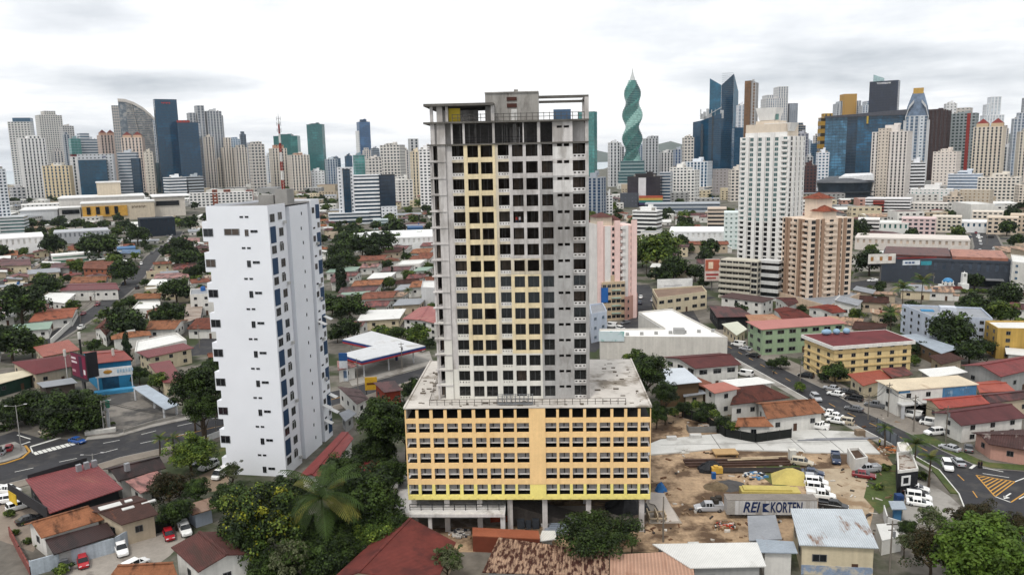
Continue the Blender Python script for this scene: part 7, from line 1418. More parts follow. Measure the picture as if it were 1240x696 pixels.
p = G(122, 524); t = thing('planter', 'low white planter wall with clipped bushes on the corner', 'planter', (p.x, p.y, 0), .35, None, zc=1); m = MB(); m.box(-3.4, 3.4, -.7, .7, 0, .95); m.build('planter_box', wallm((206, 204, 198)), t)
def billboard(px, py, ytop, wd, ht, rz, label, cols, mast_top=None, two=False, legs='mono'):
    p = G(px, py); h = at(px, ytop, p.y).z; t = thing('billboard', label, 'billboard', (p.x, p.y, 0), rz, None, zc=h - ht / 2); m = MB(); m.tube((0, .6, 0), (0, .6, h - ht), .35, .32, 10); m.build('post', mat((120, 118, 116)), t)
    m = MB(); m.box(-wd / 2, wd / 2, .05, .35, h - ht, h); m.box(-wd / 2, wd / 2, -.6, .4, h - ht - .35, h - ht - .2); m.build('frame', mat((54, 54, 58)), t); m = MB(); m.box(-wd / 2 + .15, wd / 2 - .15, -.02, .05, h - ht + .15, h - .15); m.build('panel', mat(cols[0]), t)
    for i, c in enumerate(cols[1:]):
        fx, fz, fw, fh, cc = c; m = MB(); m.box(-wd / 2 + fx * wd, -wd / 2 + (fx + fw) * wd, -.05 - .004 * i, -.02, h - ht + fz * ht, h - ht + (fz + fh) * ht); m.build('artwork', mat(cc), t)
    return t, h, p
t, h, p = billboard(100, 484, 428, 9.5, 7, R(-38), 'two sided maroon and purple billboard by the blue shop', [(130, 40, 72), (.06, .74, .3, .08, (220, 200, 206)), (.06, .58, .36, .08, (220, 200, 206)), (.06, .2, .22, .1, (200, 150, 160)), (.55, .08, .2, .84, (70, 44, 70)), (.76, .1, .2, .8, (150, 34, 74)), (.8, .2, .12, .2, (226, 220, 222))])
m = MB(); m.box(4.0, 4.3, .3, 3.4, h - 6.6, h + .6); m.build('second_panel', mat((40, 40, 46)), t)
p = G(97, 480); t = thing('phone_mast', 'black mast with a white antenna drum above the billboard', 'antenna mast', (p.x, p.y + 3, 0), 0, None, zc=10); h = at(97, 402, p.y + 3).z; m = MB(); m.tube((0, 0, 0), (0, 0, h - 2), .35, .28, 10); m.build('post', mat((34, 34, 36)), t); m = MB(); m.tube((0, 0, h - 2), (0, 0, h), .42, .42, 10); m.build('antenna_drum', mat((216, 214, 208)), t)
for dx in (-9.5, 5): m = MB(); m.tube((dx, 8, 0), (dx, 8, 8 + 3), .12); m.tube((dx, 8, 9.4), (dx, 8, 11.4), .4, .4, 8); m.build('rooftop_antenna', mat((206, 200, 192)), t)
t, h, p = billboard(-2, 552, 503, 8, 7.5, R(-55), 'dark backed billboard frame at the left edge', [(60, 64, 72), (.1, .1, .8, .8, (44, 48, 56))])
t, h, p = billboard(1066, 348, 307, 14, 5, R(4), 'white billboard with three golden food pictures', [(226, 222, 214), (.1, .3, .1, .4, (190, 140, 80)), (.42, .3, .1, .4, (190, 140, 80)), (.72, .3, .13, .4, (186, 120, 84))])
t, h, p = billboard(862, 352, 313, 7.5, 11, R(-3), 'tall white and red billboard by the shop row', [(226, 206, 198), (.05, .45, .9, .5, (206, 110, 84)), (.25, .55, .3, .3, (240, 216, 190)), (.1, .25, .8, .08, (190, 60, 60)), (.15, .1, .6, .07, (200, 90, 80))])
t, h, p = billboard(817, 361, 337, 17, 7, R(6), 'blank white billboard in front of the big tree', [(230, 230, 228), (.2, .5, .5, .06, (200, 200, 204)), (.3, .3, .4, .05, (200, 200, 204))])
t, h, p = billboard(822, 367, 350, 0.1, .1, 0, 'short steel post beside the blank billboard', [(120, 120, 120)]) if False else (None, 0, None)
# signs on the retail hall
base = G(1110, 337); 
for x0, x1, y0, y1, c, lab in ((1093, 1114, 315, 321, (214, 222, 228), 'white shop sign on the dark retail hall'), (1115, 1128, 316, 321, (60, 160, 176), 'turquoise shop sign on the dark retail hall'), (1086, 1134, 311, 313.5, (150, 44, 40), 'thin red sign lettering on the dark retail hall')):
    s_ = mpp(base); P0 = at(x0, y1, base.y - 32); P1 = at(x1, y0, base.y - 32); t = thing('shop_sign', lab, 'sign', (P0.x, P0.y, P0.z), 0, None, zc=1); m = MB(); m.box(0, P1.x - P0.x, -.2, .2, 0, P1.z - P0.z); m.build('panel', mat(c), t)
    if c[0] > 180: m = MB(); [m.box(1 + i * 1.6, 2.2 + i * 1.6, -.3, -.2, (P1.z - P0.z) * .35, (P1.z - P0.z) * .7) for i in range(max(1, int((P1.x - P0.x - 2) / 1.6)))]; m.build('sign_letters', mat((70, 100, 150)), t)
#  church with a blue dome
p = G(1147, 352); s_ = mpp(p); t = thing('church', 'small white church with a bright blue dome', 'church', (p.x, p.y, 0), R(-6), None, zc=6); u = s_
m = MB(); m.box(-7 * u, 7 * u, -4 * u, 10 * u, 0, 7 * u); m.box(-12 * u, -7 * u, -2 * u, 8 * u, 0, 5 * u)
rg = lambda r, z, n=16: [(r * math.cos(2 * math.pi * k / n), r * math.sin(2 * math.pi * k / n), z) for k in range(n)]
m.loft([rg(6.2 * u, 7 * u), rg(6.2 * u, 11 * u)]); 
for k in range(8): a = 2 * math.pi * k / 8; m.box(6 * u * math.cos(a) - .6 * u, 6 * u * math.cos(a) + .6 * u, 6 * u * math.sin(a) - .6 * u, 6 * u * math.sin(a) + .6 * u, 7 * u, 12 * u)
m.build('wall', wallm((226, 226, 222), .08), t); m = MB(); m.loft([rg(6 * u * math.cos(q), 11 * u + 5 * u * math.sin(q)) for q in [math.pi / 2 * i / 6 * .97 for i in range(7)]]); m.build('dome', mat((70, 150, 206), .5, .05), t, smooth=True)
for k in range(8): a = 2 * math.pi * k / 8 + .39; m = MB(); m.box(6.25 * u * math.cos(a) - .5 * u, 6.25 * u * math.cos(a) + .5 * u, 6.25 * u * math.sin(a) - .5 * u, 6.25 * u * math.sin(a) + .5 * u, 8 * u, 10 * u); m.build('window', GL_K, t)
m = MB(); x = 18 * u; m.box(x - 4.5 * u, x + 4.5 * u, -5 * u, 4 * u, 0, 9 * u); m.box(x - 2.6 * u, x + 2.6 * u, -3 * u, 2 * u, 9 * u, 17 * u)
for sx in (-1, 1): m.box(x + sx * 1.9 * u - .6 * u, x + sx * 1.9 * u + .6 * u, -3 * u, 2 * u, 17 * u, 21 * u)
m.box(x - 2.5 * u, x + 2.5 * u, -3 * u, 2 * u, 21 * u, 22 * u); m.box(x - .3 * u, x + .3 * u, -.8 * u, -.2 * u, 22 * u, 24 * u); m.build('bell_tower', wallm((228, 228, 224), .08), t)
m = MB(); m.box(-20 * u, 12 * u, -12 * u, -4.4 * u, 0, 4 * u); m.build('nave', wallm((212, 206, 196)), t); m = MB(); a, b, c = (-21 * u, -13 * u, 4 * u), (13 * u, -13 * u, 4 * u), (12 * u, -8 * u, 7 * u); m.face([a, b, c, (-20 * u, -8 * u, 7 * u)]); m.face([(13 * u, -3.5 * u, 4 * u), (-21 * u, -3.5 * u, 4 * u), (-20 * u, -8 * u, 7 * u), c]); m.build('roof', tile((140, 66, 52)), t); OCC.append((p.x, p.y, 16))
#  mid size apartment towers with their own windows
def wall_windows(root, w_, d_, h, floors, nf, ns, me, size=(1.5, 1.4), z0=0, y0=None, skip=None):
    fh = (h - z0) / floors; q = []
    for f in range(floors):
        for k in range(nf): q.append((-w_ / 2 + w_ * (k + .5) / nf, -d_ / 2, 0, f))
        for k in range(ns): q.append((w_ / 2, -d_ / 2 + d_ * (k + .5) / ns, R(90), f)); q.append((-w_ / 2, -d_ / 2 + d_ * (k + .5) / ns, R(-90), f))
    q.sort(key=lambda v: (v[2] != 0, -v[3])); rest = MB()
    for i, (x, y, rz, f) in enumerate(q):
        z = z0 + f * fh + fh * .5
        if i < 100: win(root, me, x, y, z, size[0], size[1], rz)
        else:
            if rz == 0: rest.box(x - size[0] / 2, x + size[0] / 2, y - .05, y + .02, z - size[1] / 2, z + size[1] / 2)
            else: s_ = 1 if rz > 0 else -1; rest.box(x - .05, x + .05, y - size[0] / 2, y + size[0] / 2, z - size[1] / 2, z + size[1] / 2)
    if rest.f: o = rest.build('window', GL_K, root); o['kind'] = 'stuff'
def res_tower(label, xl, xr, ytop, yb, k, yaw, wc):
    c = (xl + xr) / 2; b = G(c, yb); az = math.atan2(b.x, b.y); s = mpp((b.x, b.y, 30)); a = R(yaw); W = (xr - xl) * s; wd = W / (math.cos(a) + k * abs(math.sin(a))); H = at(c, ytop, b.y).z
    t = thing('apartment_tower', label, 'apartment tower', (b.x, b.y, 0), a - az, None, zc=H * .6); OCC.append((b.x, b.y, wd * .8)); return t, wd, wd * k, H, s, b
# tall white tower on the right
t, wd, dp, H, s, b = res_tower('tall slim white apartment tower with flared crown right of centre', 893, 967, 166, 342, .75, -24, None); wm2 = wallm((232, 231, 228), .08)
m = MB(); m.box(-wd / 2, wd / 2, -dp / 2, dp / 2, 0, H)
for k in range(1, 6): x = -wd / 2 + wd * k / 6 - .01 * k; m.box(x - .9, x + .9, -dp / 2 - .9, -dp / 2, 0, H + (2 if k in (2, 4) else 0))
for k in range(1, 4): y = -dp / 2 + dp * k / 4; m.box(wd / 2, wd / 2 + .8, y - .8, y + .8, 0, H)
m.build('wall', wm2, t); nfl = 30; fh = H / nfl
for f in range(nfl):
    for k, x in enumerate((-wd / 2 + wd / 12, wd / 2 - wd / 12)):
        if f * 2 + k < 60: m = MB(); m.box(x - 1.5, x + 1.5, -dp / 2 - 1.1, -dp / 2 - .02, f * fh, f * fh + 1.0); m.build('balcony', wm2, t)
wall_windows(t, wd, dp, H, nfl, 6, 4, WIN_T, (1.9, 1.7))
cr = wallm((222, 208, 190), .08); m = MB(); Z = lambda py: at(930, py, b.y).z
m.box(-wd * .42, wd * .38, -dp * .4, dp * .4, H, H + 6); m.box(-wd * .26, wd * .2, -dp * .28, dp * .2, H + 6, Z(147)); m.box(-wd * .19, wd * .09, -dp * .25, dp * .08, Z(147), Z(134)); m.build('crown', cr, t)
m = MB(); 
def flare(x0, x1, z, g_): m.loft([[(x0, -dp * .26, z - g_), (x1, -dp * .26, z - g_), (x1, dp * .1, z - g_), (x0, dp * .1, z - g_)], [(x0 - 1.6, -dp * .32, z), (x1 + 1.6, -dp * .32, z), (x1 + 1.6, dp * .16, z), (x0 - 1.6, dp * .16, z)]])
flare(-wd * .2, wd * .1, Z(131), 6); flare(-wd * .02, wd * .4, Z(150), 4); m.box(-wd * .42, wd * .42, -dp * .42, -dp * .40, H, H + 2); m.build('flared_roof', wm2, t)
for x0 in (-.18, -.02, .12): m = MB(); m.box(wd * x0, wd * (x0 + .07), -dp * .25 - .06, -dp * .25 - .0, Z(146), Z(139)); m.build('window', glass((86, 120, 116)), t)
for x0 in (.02, .14, .25): m = MB(); m.box(wd * x0, wd * (x0 + .08), -dp * .3 - .1, -dp * .3 - .0, Z(160), Z(153)); m.build('window', glass((86, 120, 116)), t)
m = MB(); m.box(.06 * wd, .36 * wd, -dp * .3 - .05, dp * .2, H + 6, Z(151)); m.build('upper_storey', wm2, t)
# its low neighbour blocks
t, wd, dp, H, s, b = res_tower('cream five storey apartment block with dark balcony bands at the white tower foot', 872, 924, 314, 360, .5, -22, None); m = MB(); m.box(-wd / 2, wd / 2, -dp / 2, dp / 2, 0, H); 
for f in range(7): m.box(-wd / 2 - .2, wd / 2 - 3, -dp / 2 - 1.2, -dp / 2 + .01, f * H / 7, f * H / 7 + 1.1)
m.build('wall', wallm((206, 200, 184)), t); wall_windows(t, wd, dp, H, 7, 6, 2, WIN_D, (2.6, 1.5))
t, wd, dp, H, s, b = res_tower('white parking block with dark glass below the tall white tower', 918, 948, 316, 362, .7, -22, None); vol(t, 0, 0, wd, dp, 0, H, 'band', wallm((214, 214, 212)), GL_K, fh=3.2)
# tan tower
t, wd, dp, H, s, b = res_tower('tan apartment tower with brown stripes and terracotta rooftop pavilions', 946, 1026, 263, 364, .75, 40, None); tn = wallm((230, 210, 190), .1); br = mat((178, 146, 122), .9, .1, .3)
m = MB(); m.box(-wd / 2, wd / 2, -dp / 2, dp / 2, 0, H); m.build('wall', tn, t); nfl = 15; fh = H / nfl; m = MB(); q = MB()
for k in (.18, .30, .68, .80): x = -wd / 2 + wd * k; q.box(x - .7, x + .7, -dp / 2 - .5, -dp / 2, 0, H)
for k in (.2, .32, .7, .82): y = -dp / 2 + dp * k; q.box(-wd / 2 - .5, -wd / 2, y - .7, y + .7, 0, H)
q.build('brown_stripe', br, t)
for f in range(nfl):
    for sx in (.42, .55): m = MB(); m.box(-wd / 2 + wd * (sx - .07), -wd / 2 + wd * (sx + .05), -dp / 2 - 1.1, -dp / 2, f * fh, f * fh + 1.05); m.build('balcony', tn, t)
    m = MB(); m.box(-wd / 2 - 1.1, -wd / 2, -dp * .05, dp * .12, f * fh, f * fh + 1.05); m.build('balcony', tn, t)
    m = MB(); m.box(-wd / 2 - 1.1, -wd / 2, -dp * .45, -dp * .34, f * fh, f * fh + 1.05); m.build('balcony', tn, t)
wall_windows(t, wd, dp, H, nfl, 5, 5, WIN_D, (2.0, 1.5)); ter = tile((176, 92, 64))
for cx_, cy_, w_, z0, z1 in ((0, 0, wd * .34, H, H + 8.2), (-wd * .05, -dp * .3, wd * .3, H, H + 3.0)):
    m = MB(); m.box(cx_ - w_ / 2, cx_ + w_ / 2, cy_ - w_ / 2, cy_ + w_ / 2, z0, z1); m.build('penthouse', tn, t); m = MB(); r = w_ * .62; b4 = [(cx_ - r, cy_ - r, z1), (cx_ + r, cy_ - r, z1), (cx_ + r, cy_ + r, z1), (cx_ - r, cy_ + r, z1)]
    for i in range(4): m.face([b4[i], b4[(i + 1) % 4], (cx_, cy_, z1 + 2.6)])
    m.face(list(reversed(b4))); m.build('pavilion_roof', ter, t)
PH('beige stepped podium wall under the tan tower', [(938, 353), (1003, 372), (1042, 356), (975, 341)], 5.5, 'flat', 'grey', 'beige', 0, 'podium', None, wins=False, wmm=wallm((222, 196, 170)), hb=(937, 362), name='podium')
# pink tower
t, wd, dp, H, s, b = res_tower('pink and white apartment tower behind the construction tower', 712, 769, 272, 383, .7, 22, None); m = MB(); m.box(-wd / 2, wd / 2, -dp / 2, dp / 2, 0, H)
for k in (.05, .5, .95): x = -wd / 2 + wd * k; m.box(x - 1.1, x + 1.1, -dp / 2 - .8, -dp / 2, 0, H + 2)
m.build('wall', wallm((240, 208, 200), .1), t); m = MB()
for k in (.25, .72): x = -wd / 2 + wd * k; m.box(x - 1.2, x + 1.2, -dp / 2 - .4, -dp / 2, 0, H); 
m.box(-wd / 2 - .4, -wd / 2, -dp / 2 + .2, dp / 2 - .2, 0, H + .8); m.build('white_panel', wallm((226, 222, 218), .1), t); wall_windows(t, wd, dp, H, 15, 6, 4, WIN_D, (1.4, 1.3))
for k in range(13): m = MB(); m.box(wd * .08, wd * .2, -dp / 2 - 1.1, -dp / 2, 4 + k * H / 14, 5 + k * H / 14); m.build('balcony', wallm((226, 222, 218), .1), t)
for cx_, w_, z1 in ((-wd * .28, wd * .42, H + 3.4), (wd * .05, wd * .2, H + 2)):
    m = MB(); m.box(cx_ - w_ / 2, cx_ + w_ / 2, -dp * .3, dp * .3, H, z1); m.build('penthouse', wallm((220, 206, 186)), t); m = MB(); b4 = [(cx_ - w_ * .6, -dp * .38, z1), (cx_ + w_ * .6, -dp * .38, z1), (cx_ + w_ * .6, dp * .38, z1), (cx_ - w_ * .6, dp * .38, z1)]
    for i in range(4): m.face([b4[i], b4[(i + 1) % 4], (cx_, 0, z1 + 1.8)])
    m.build('pavilion_roof', mat((104, 60, 54)), t)
t, wd, dp, H, s, b = res_tower('beige five storey block with green awnings before the pink tower', 724, 757, 340, 386, .6, 18, None); m = MB(); m.box(-wd / 2, wd / 2, -dp / 2, dp / 2, 0, H); m.box(-wd * .2, wd * .2, -dp * .2, dp * .2, H, H + 2.4); m.build('wall', wallm((206, 184, 154)), t); wall_windows(t, wd, dp, H, 5, 5, 3, WIN_D, (1.5, 1.2))
m = MB(); m.box(-wd / 2 - .3, -wd / 2 + 2.4, -dp / 2 - .2, -dp / 2 + 4, H * .48, H * .86); m.build('blue_panel', mat((40, 110, 190)), t)
for f in range(1, 5): m = MB(); m.box(-wd * .1, wd * .3, -dp / 2 - .8, -dp / 2, f * H / 5 - .3, f * H / 5 - .15); m.build('awning', mat((150, 196, 190)), t)
PH('grey blue office block with a dark sign panel beside the construction tower', [(716, 382), (735, 378), (730, 368), (714, 370)], 10, 'flat', 'grey', 'lightblue', 0, 'office block', None, floors=3, wme=WIN_B, pitch=3.5)
PH('pink lower block beside the pink tower', [(757, 362), (772, 357), (768, 348), (752, 351)], 9, 'flat', 'pink', 'pink', 0, 'building', None, floors=3, pitch=3.5)
#  clutter of the construction yard
def heap(px, py, wpx, h, m_, label, cat, name, blocks=0, bm=None, seed=1):
    p = G(px, py); r = wpx * mpp(p) / 2; rg = random.Random(seed); t = thing(name, label, cat, (p.x, p.y, 0), 0, None, zc=h / 2); m = MB(); n = 14
    rings = [[(r * f * (1 + .18 * rg.uniform(-1, 1)) * math.cos(2 * math.pi * k / n), r * f * (1 + .2 * rg.uniform(-1, 1)) * .8 * math.sin(2 * math.pi * k / n), h * z * rg.uniform(.8, 1.15)) for k in range(n)] for f, z in ((1, -.02), (.8, .35), (.5, .75), (.2, 1))]
    m.loft(rings); m.build('mound', m_, t)
    if blocks:
        for j, c in enumerate(bm):
            m = MB()
            for i in range(blocks): a, q = rg.uniform(0, 6.28), rg.uniform(0, .95); x, y = r * q * math.cos(a), r * q * .8 * math.sin(a); l_, w_, hh = rg.uniform(.3, 1.3), rg.uniform(.2, .7), rg.uniform(.1, .5); z = h * max(0, 1 - q) * .9; m.box(x, x + l_, y, y + w_, z, z + hh)
            m.build('rubble', mat(c, .9, .3, 1), t)
    return t
heap(860, 569, 34, 2.0, mat((38, 40, 46), .6, .3, .8, bump=.3), 'heap covered by a dark plastic sheet in the dirt yard', 'heap', 'covered_heap', seed=2); heap(884, 588, 42, .5, mat((92, 90, 90), .95, .2, .6, bump=.2), 'low flat heap of dark gravel', 'gravel heap', 'gravel_heap', seed=3)
heap(868, 590, 32, 1.1, mat((130, 112, 86), .95, .25, .5, bump=.2), 'low mound of brownish sand beside the dark gravel', 'sand mound', 'sand_mound', seed=4); heap(757, 614, 56, 1.9, mat((66, 66, 68), .95, .25, .5, bump=.3), 'heap of dark gravel under the yellow podium', 'gravel heap', 'gravel_heap', seed=5)
heap(875, 640, 26, .9, M_DIRT, 'colourful rubbish heap left of the white workshop', 'rubbish heap', 'rubbish_heap', 34, ((216, 212, 204), (150, 116, 84), (206, 76, 44), (70, 66, 62)), 6); heap(553, 648, 24, .7, M_DIRT, 'pile of white rubble beside the large red roof', 'rubble pile', 'rubble_pile', 44, ((206, 202, 196), (160, 150, 140), (60, 62, 70)), 7); heap(852, 518, 20, .8, M_DIRT, 'brown earth pile with stones by the dark hedge', 'earth pile', 'earth_pile', 22, ((196, 190, 182), (140, 110, 84)), 8)
heap(900, 619, 24, .5, M_DIRT, 'scrap pile with orange bits below the trailer', 'scrap pile', 'scrap_pile', 26, ((176, 150, 120), (190, 96, 60), (90, 84, 76)), 9); heap(912, 578, 26, .8, M_DIRT, 'litter pile of blue and white scraps beside the yellow cover', 'litter pile', 'litter_pile', 30, ((90, 150, 200), (216, 214, 210), (60, 60, 64)), 10); heap(1076, 545, 26, .6, M_DIRT, 'brown scrap heap beside the metal fence', 'scrap heap', 'scrap_heap', 30, ((120, 84, 58), (190, 176, 156), (206, 120, 60)), 11)
heap(800, 594, 16, 1.6, mat((40, 120, 190), .6, .15, 1, bump=.2), 'blue tarpaulin heap beside the podium corner', 'tarpaulin', 'blue_tarpaulin', seed=12); heap(828, 547, 16, .2, mat((190, 184, 172)), 'flat pile of stone slabs on the dirt', 'slab pile', 'slab_pile', 8, ((206, 204, 198),), 13)
def boxes(px, py, label, cat, name, bs, m_, rz=0):
    p = G(px, py); t = thing(name, label, cat, (p.x, p.y, 0), rz, None, zc=1); m = MB()
    for b_ in bs: m.box(*b_)
    m.build('pieces', m_, t); return t
yl = mat((206, 188, 104), .75, .12, .4, bump=.15); p = G(960, 583); t = thing('yellow_cover', 'pitched yellow tarpaulin cover in the yard', 'tarpaulin', (p.x, p.y, 0), R(-6), None, zc=1); m = MB(); m.loft([[(-4.4, -1.6, 0), (4.6, -2.4, 0), (5, 3, 0), (-3.5, 4, 0)], [(-1.2, .8, 2.2), (.2, .7, 2.3), (.3, 1.5, 2.3), (-1, 1.6, 2.2)]]); m.build('sheet', yl, t)
boxes(932, 600, 'flat yellow tarpaulin covered stack behind the trailer', 'tarpaulin', 'yellow_cover', [(-5.5, 5.5, -1.2, 1.5, 0, 1.3), (-5, 4, -.8, 1.2, 1.3, 1.6)], yl, R(-5))
boxes(905, 563, 'stack of long rusty steel beams on the dirt', 'steel beams', 'beam_stack', [(-13, 9, -.8 + i * .8, -.4 + i * .8, 0, .5 + .2 * (i % 2)) for i in range(5)], mat((92, 66, 54), .8, .3, .8), R(-1)); boxes(905, 571, 'second stack of dark pipes below the rusty beams', 'pipes', 'pipe_stack', [(-9, 11, -.8 + i * .6, -.45 + i * .6, 0, .4) for i in range(4)], mat((64, 56, 52), .8, .3, .8), R(-2)); boxes(915, 560, 'pile of pale timber planks on the beam stack', 'planks', 'plank_pile', [(-6, 5, 0, .5, .7, .85), (-3, 7, .4, .8, .85, 1)], mat((196, 176, 146), .85, .2, 1), R(3))
boxes(878, 551, 'small tan timber platform on the dirt', 'platform', 'timber_platform', [(-2.6, 2.6, -1.6, 1.6, .7, .95), (-2.4, -2.1, -1.4, -1.1, 0, .7), (2.1, 2.4, -1.4, -1.1, 0, .7)], mat((196, 160, 110), .85, .15, 1)); boxes(864, 579, 'blue plastic drum beside the dark sheet', 'drum', 'drum', [(-.4, .4, -.4, .4, 0, 1.3)], mat((30, 100, 170), .4)); boxes(868, 573, 'yellow generator beside the dark sheet', 'generator', 'generator', [(-1.1, 1.1, -.6, .6, .2, 1.4), (-.6, .2, -.5, .5, 1.4, 1.7)], mat((220, 176, 70), .6))
boxes(818, 533, 'pair of pale concrete blocks on the slab', 'concrete blocks', 'concrete_blocks', [(-2, .2, -.6, .6, .3, 1.0), (3.6, 6.2, .4, 1.8, .3, 1.0)], mat((206, 204, 200))); boxes(850, 522, 'roofless grey block enclosure on the dirt', 'enclosure', 'block_enclosure', [(-3.4, 3.4, -1, -.8, 0, 1.5), (-3.4, -3.2, -.8, 1.4, 0, 1.3), (3.2, 3.4, -.8, 1.4, 0, 1.5)], mat((140, 140, 138), .9, .2, .6)); boxes(959, 556, 'white portable toilet beside the beige suv', 'toilet', 'portable_toilet', [(-.65, .65, -.65, .65, 0, 2.1), (-.7, .7, -.7, .7, 2.1, 2.3)], mat((216, 214, 206)))
boxes(1088, 611, 'blue portable toilet in the guard booth lane', 'toilet', 'portable_toilet', [(-.65, .65, -.65, .65, 0, 2.1)], mat((40, 76, 130))); boxes(1041, 528, 'small grey crate stack at the slab end', 'crates', 'crate_stack', [(-1, 1, -.7, .7, .3, 1.6)], mat((150, 130, 108), .9, .25, 1)); boxes(1030, 534, 'row of grey pipes lying on the slab', 'pipes', 'pipe_row', [(-12, 4, 0, .25, .31, .55), (-10, 6, .5, .75, .31, .5), (-8, 7, .9, 1.1, .31, .5)], mat((150, 152, 158), .6))
for x, c, lab in ((685, (206, 206, 206), 'long white panels stacked under the podium'), (690, (146, 156, 170), 'stack of blue grey metal decking under the podium')):
    y = 634 if c[0] > 200 else 643; boxes(x, y, lab, 'stack', 'panel_stack', [(-4.5 + i * .3, 4.5 + i * .3, -1 + i * .5, -.6 + i * .5, .1 + i * .12, .5 + i * .12) for i in range(5)], mat(c, .6, .12, .8))
boxes(640, 640, 'dark crates stacked by the podium column', 'crates', 'crate_stack', [(-2, -.7, 0, 1.1, 0, 1.5), (-.5, .5, 0, 1, 0, 1.2), (.7, 1.9, -.2, .9, 0, 1.6)], mat((64, 70, 78), .7, .2, 1)); boxes(660, 648, 'corrugated metal sheets stacked beside the white tarpaulin', 'metal sheets', 'sheet_stack', [(0, 4, 0, 2, 0, .7)], tin((150, 158, 170))); boxes(552, 625, 'teal material skip under the entrance deck', 'skip', 'skip', [(-1.8, 1.8, -.6, .6, .2, 1.4)], mat((120, 160, 150))); boxes(622, 632, 'orange safety netting by the ramp', 'netting', 'safety_net', [(-4, 3.5, 0, .08, .1, 1.3), (-4.2, -4, -.05, .15, 0, 1.9), (3.5, 3.7, -.05, .15, 0, 1.9), (-.2, 0, -.05, .15, 0, 1.7)], mat((186, 84, 52), .8, .3, 1.2))
boxes(806, 632, 'wooden formwork frames on the apron', 'formwork', 'formwork', [(-3, -2.8, 0, 3, 0, 1.4), (-1.5, -1.3, 0, 3, 0, 1.4), (0, .2, 0, 3, 0, 1.4), (-3, .2, 0, .2, .6, .8), (-3, .2, 2.8, 3, .6, .8)], mat((206, 186, 156), .85, .2, 1)); boxes(482, 590, 'stack of white cement bags left of the podium', 'cement bags', 'cement_bags', [(-2, 0, 0, 1.5, 0, 2.2), (.2, 1.8, 0, 1.5, 0, 3), (2, 3.4, .2, 1.6, 0, 2.4)], mat((206, 206, 204), .85, .12, 1)); boxes(840, 667, 'small white water tank on the workshop edge', 'tank', 'tank', [(-.9, .9, -.6, .6, 0, 1.4)], mat((210, 210, 206)))
person(580, 632, 0, (60, 100, 160), (50, 70, 110), 'worker in blue under the entrance deck'); person(723, 640, 0, (70, 110, 160), (40, 44, 60), 'worker in a blue shirt beside the gravel heap'); person(1065, 540, 0, (200, 210, 60), (60, 70, 90), 'worker in a yellow vest by the fence'); person(1185, 567, 0, (30, 30, 32), (30, 32, 40), 'pedestrian in black at the kerb, right'); person(1188, 567, 0, (40, 40, 44), (30, 32, 40), 'pedestrian in black at the kerb, left'); person(937, 453, 0, (40, 110, 110), (40, 44, 50), 'person in teal standing on the right avenue')
# fences and yard walls
def fence(pts, h, m_, label, cat='fence', name='fence', posts=3.0, th=.08):
    a = gp(pts); c = a[0]; t = thing(name, label, cat, (c.x, c.y, 0), 0, None, zc=1); m = MB(); q = MB()
    for p, r_ in zip(a, a[1:]):
        p = p - c; r_ = r_ - c; m.bar((p.x, p.y, 0), (r_.x, r_.y, 0), th, h); n = max(1, int((r_ - p).length / posts))
        for i in range(n + 1): v = p.lerp(r_, i / n); q.box(v.x - .08, v.x + .08, v.y - .08, v.y + .08, 0, h + .12)
    m.build('panel', m_, t); q.build('post', STEEL if cat == 'fence' else m_, t); return t
fence([(1062, 521), (1078, 536), (1094, 549)], 3.0, tin((120, 128, 138)), 'grey corrugated fence along the right avenue'); fence([(826, 505), (850, 512), (878, 530), (915, 537), (958, 531)], 2.4, mat((30, 34, 32), .8, .2, 1), 'dark mesh fence between dirt yard and houses'); fence([(12, 648), (24, 672), (38, 697)], 1.6, mat((150, 84, 76), .9, .2, .6), 'faded red and white garden wall at bottom left', 'wall', 'garden_wall', th=.25)
fence([(38, 697), (140, 668), (164, 654)], 2.6, mat((186, 196, 206), .9, .15, .4, streak=.35), 'stained pale grey wall of the parking yard', 'wall', 'yard_wall', 6, .25); fence([(164, 655), (205, 640), (236, 626)], 2.2, mat((44, 48, 46), .8), 'dark railing fence under the trees'); fence([(248, 536), (268, 528)], 1.6, wallm((222, 222, 220)), 'white garden wall under the tall avenue tree', 'wall', 'garden_wall', 5, .3); fence([(150, 524), (186, 513), (222, 505)], .9, M_CONC, 'low grey wall along the empty lot', 'wall', 'lot_wall', 6, .25); fence([(1070, 626), (1074, 640), (1094, 646)], 2.2, wallm((216, 216, 214)), 'white wall beside the guard booth', 'wall', 'yard_wall', 4, .2); fence([(1088, 575), (1090, 600), (1092, 615)], 1.6, mat((30, 32, 32), .8), 'black rail fence left of the kiosk car park')
fence([(62, 417), (78, 402), (90, 391)], 2.2, wallm((226, 224, 218)), 'white garden wall along the left street', 'wall', 'garden_wall', 8, .25); fence([(0, 327), (36, 331), (58, 316)], 2, wallm((222, 206, 190)), 'beige wall below the far left maroon roof', 'wall', 'garden_wall', 8, .25)
def ac_units(label, px, py, z, n=3):
    p = G(px, py, z); t = thing('air_conditioners', label, 'air conditioners', (p.x, p.y, z), 0, None); 
    for i in range(n): m = MB(); m.box(i * 1.6, i * 1.6 + 1.1, 0, .8, 0, .9); m.build('unit', mat((176, 178, 180), .5), t)
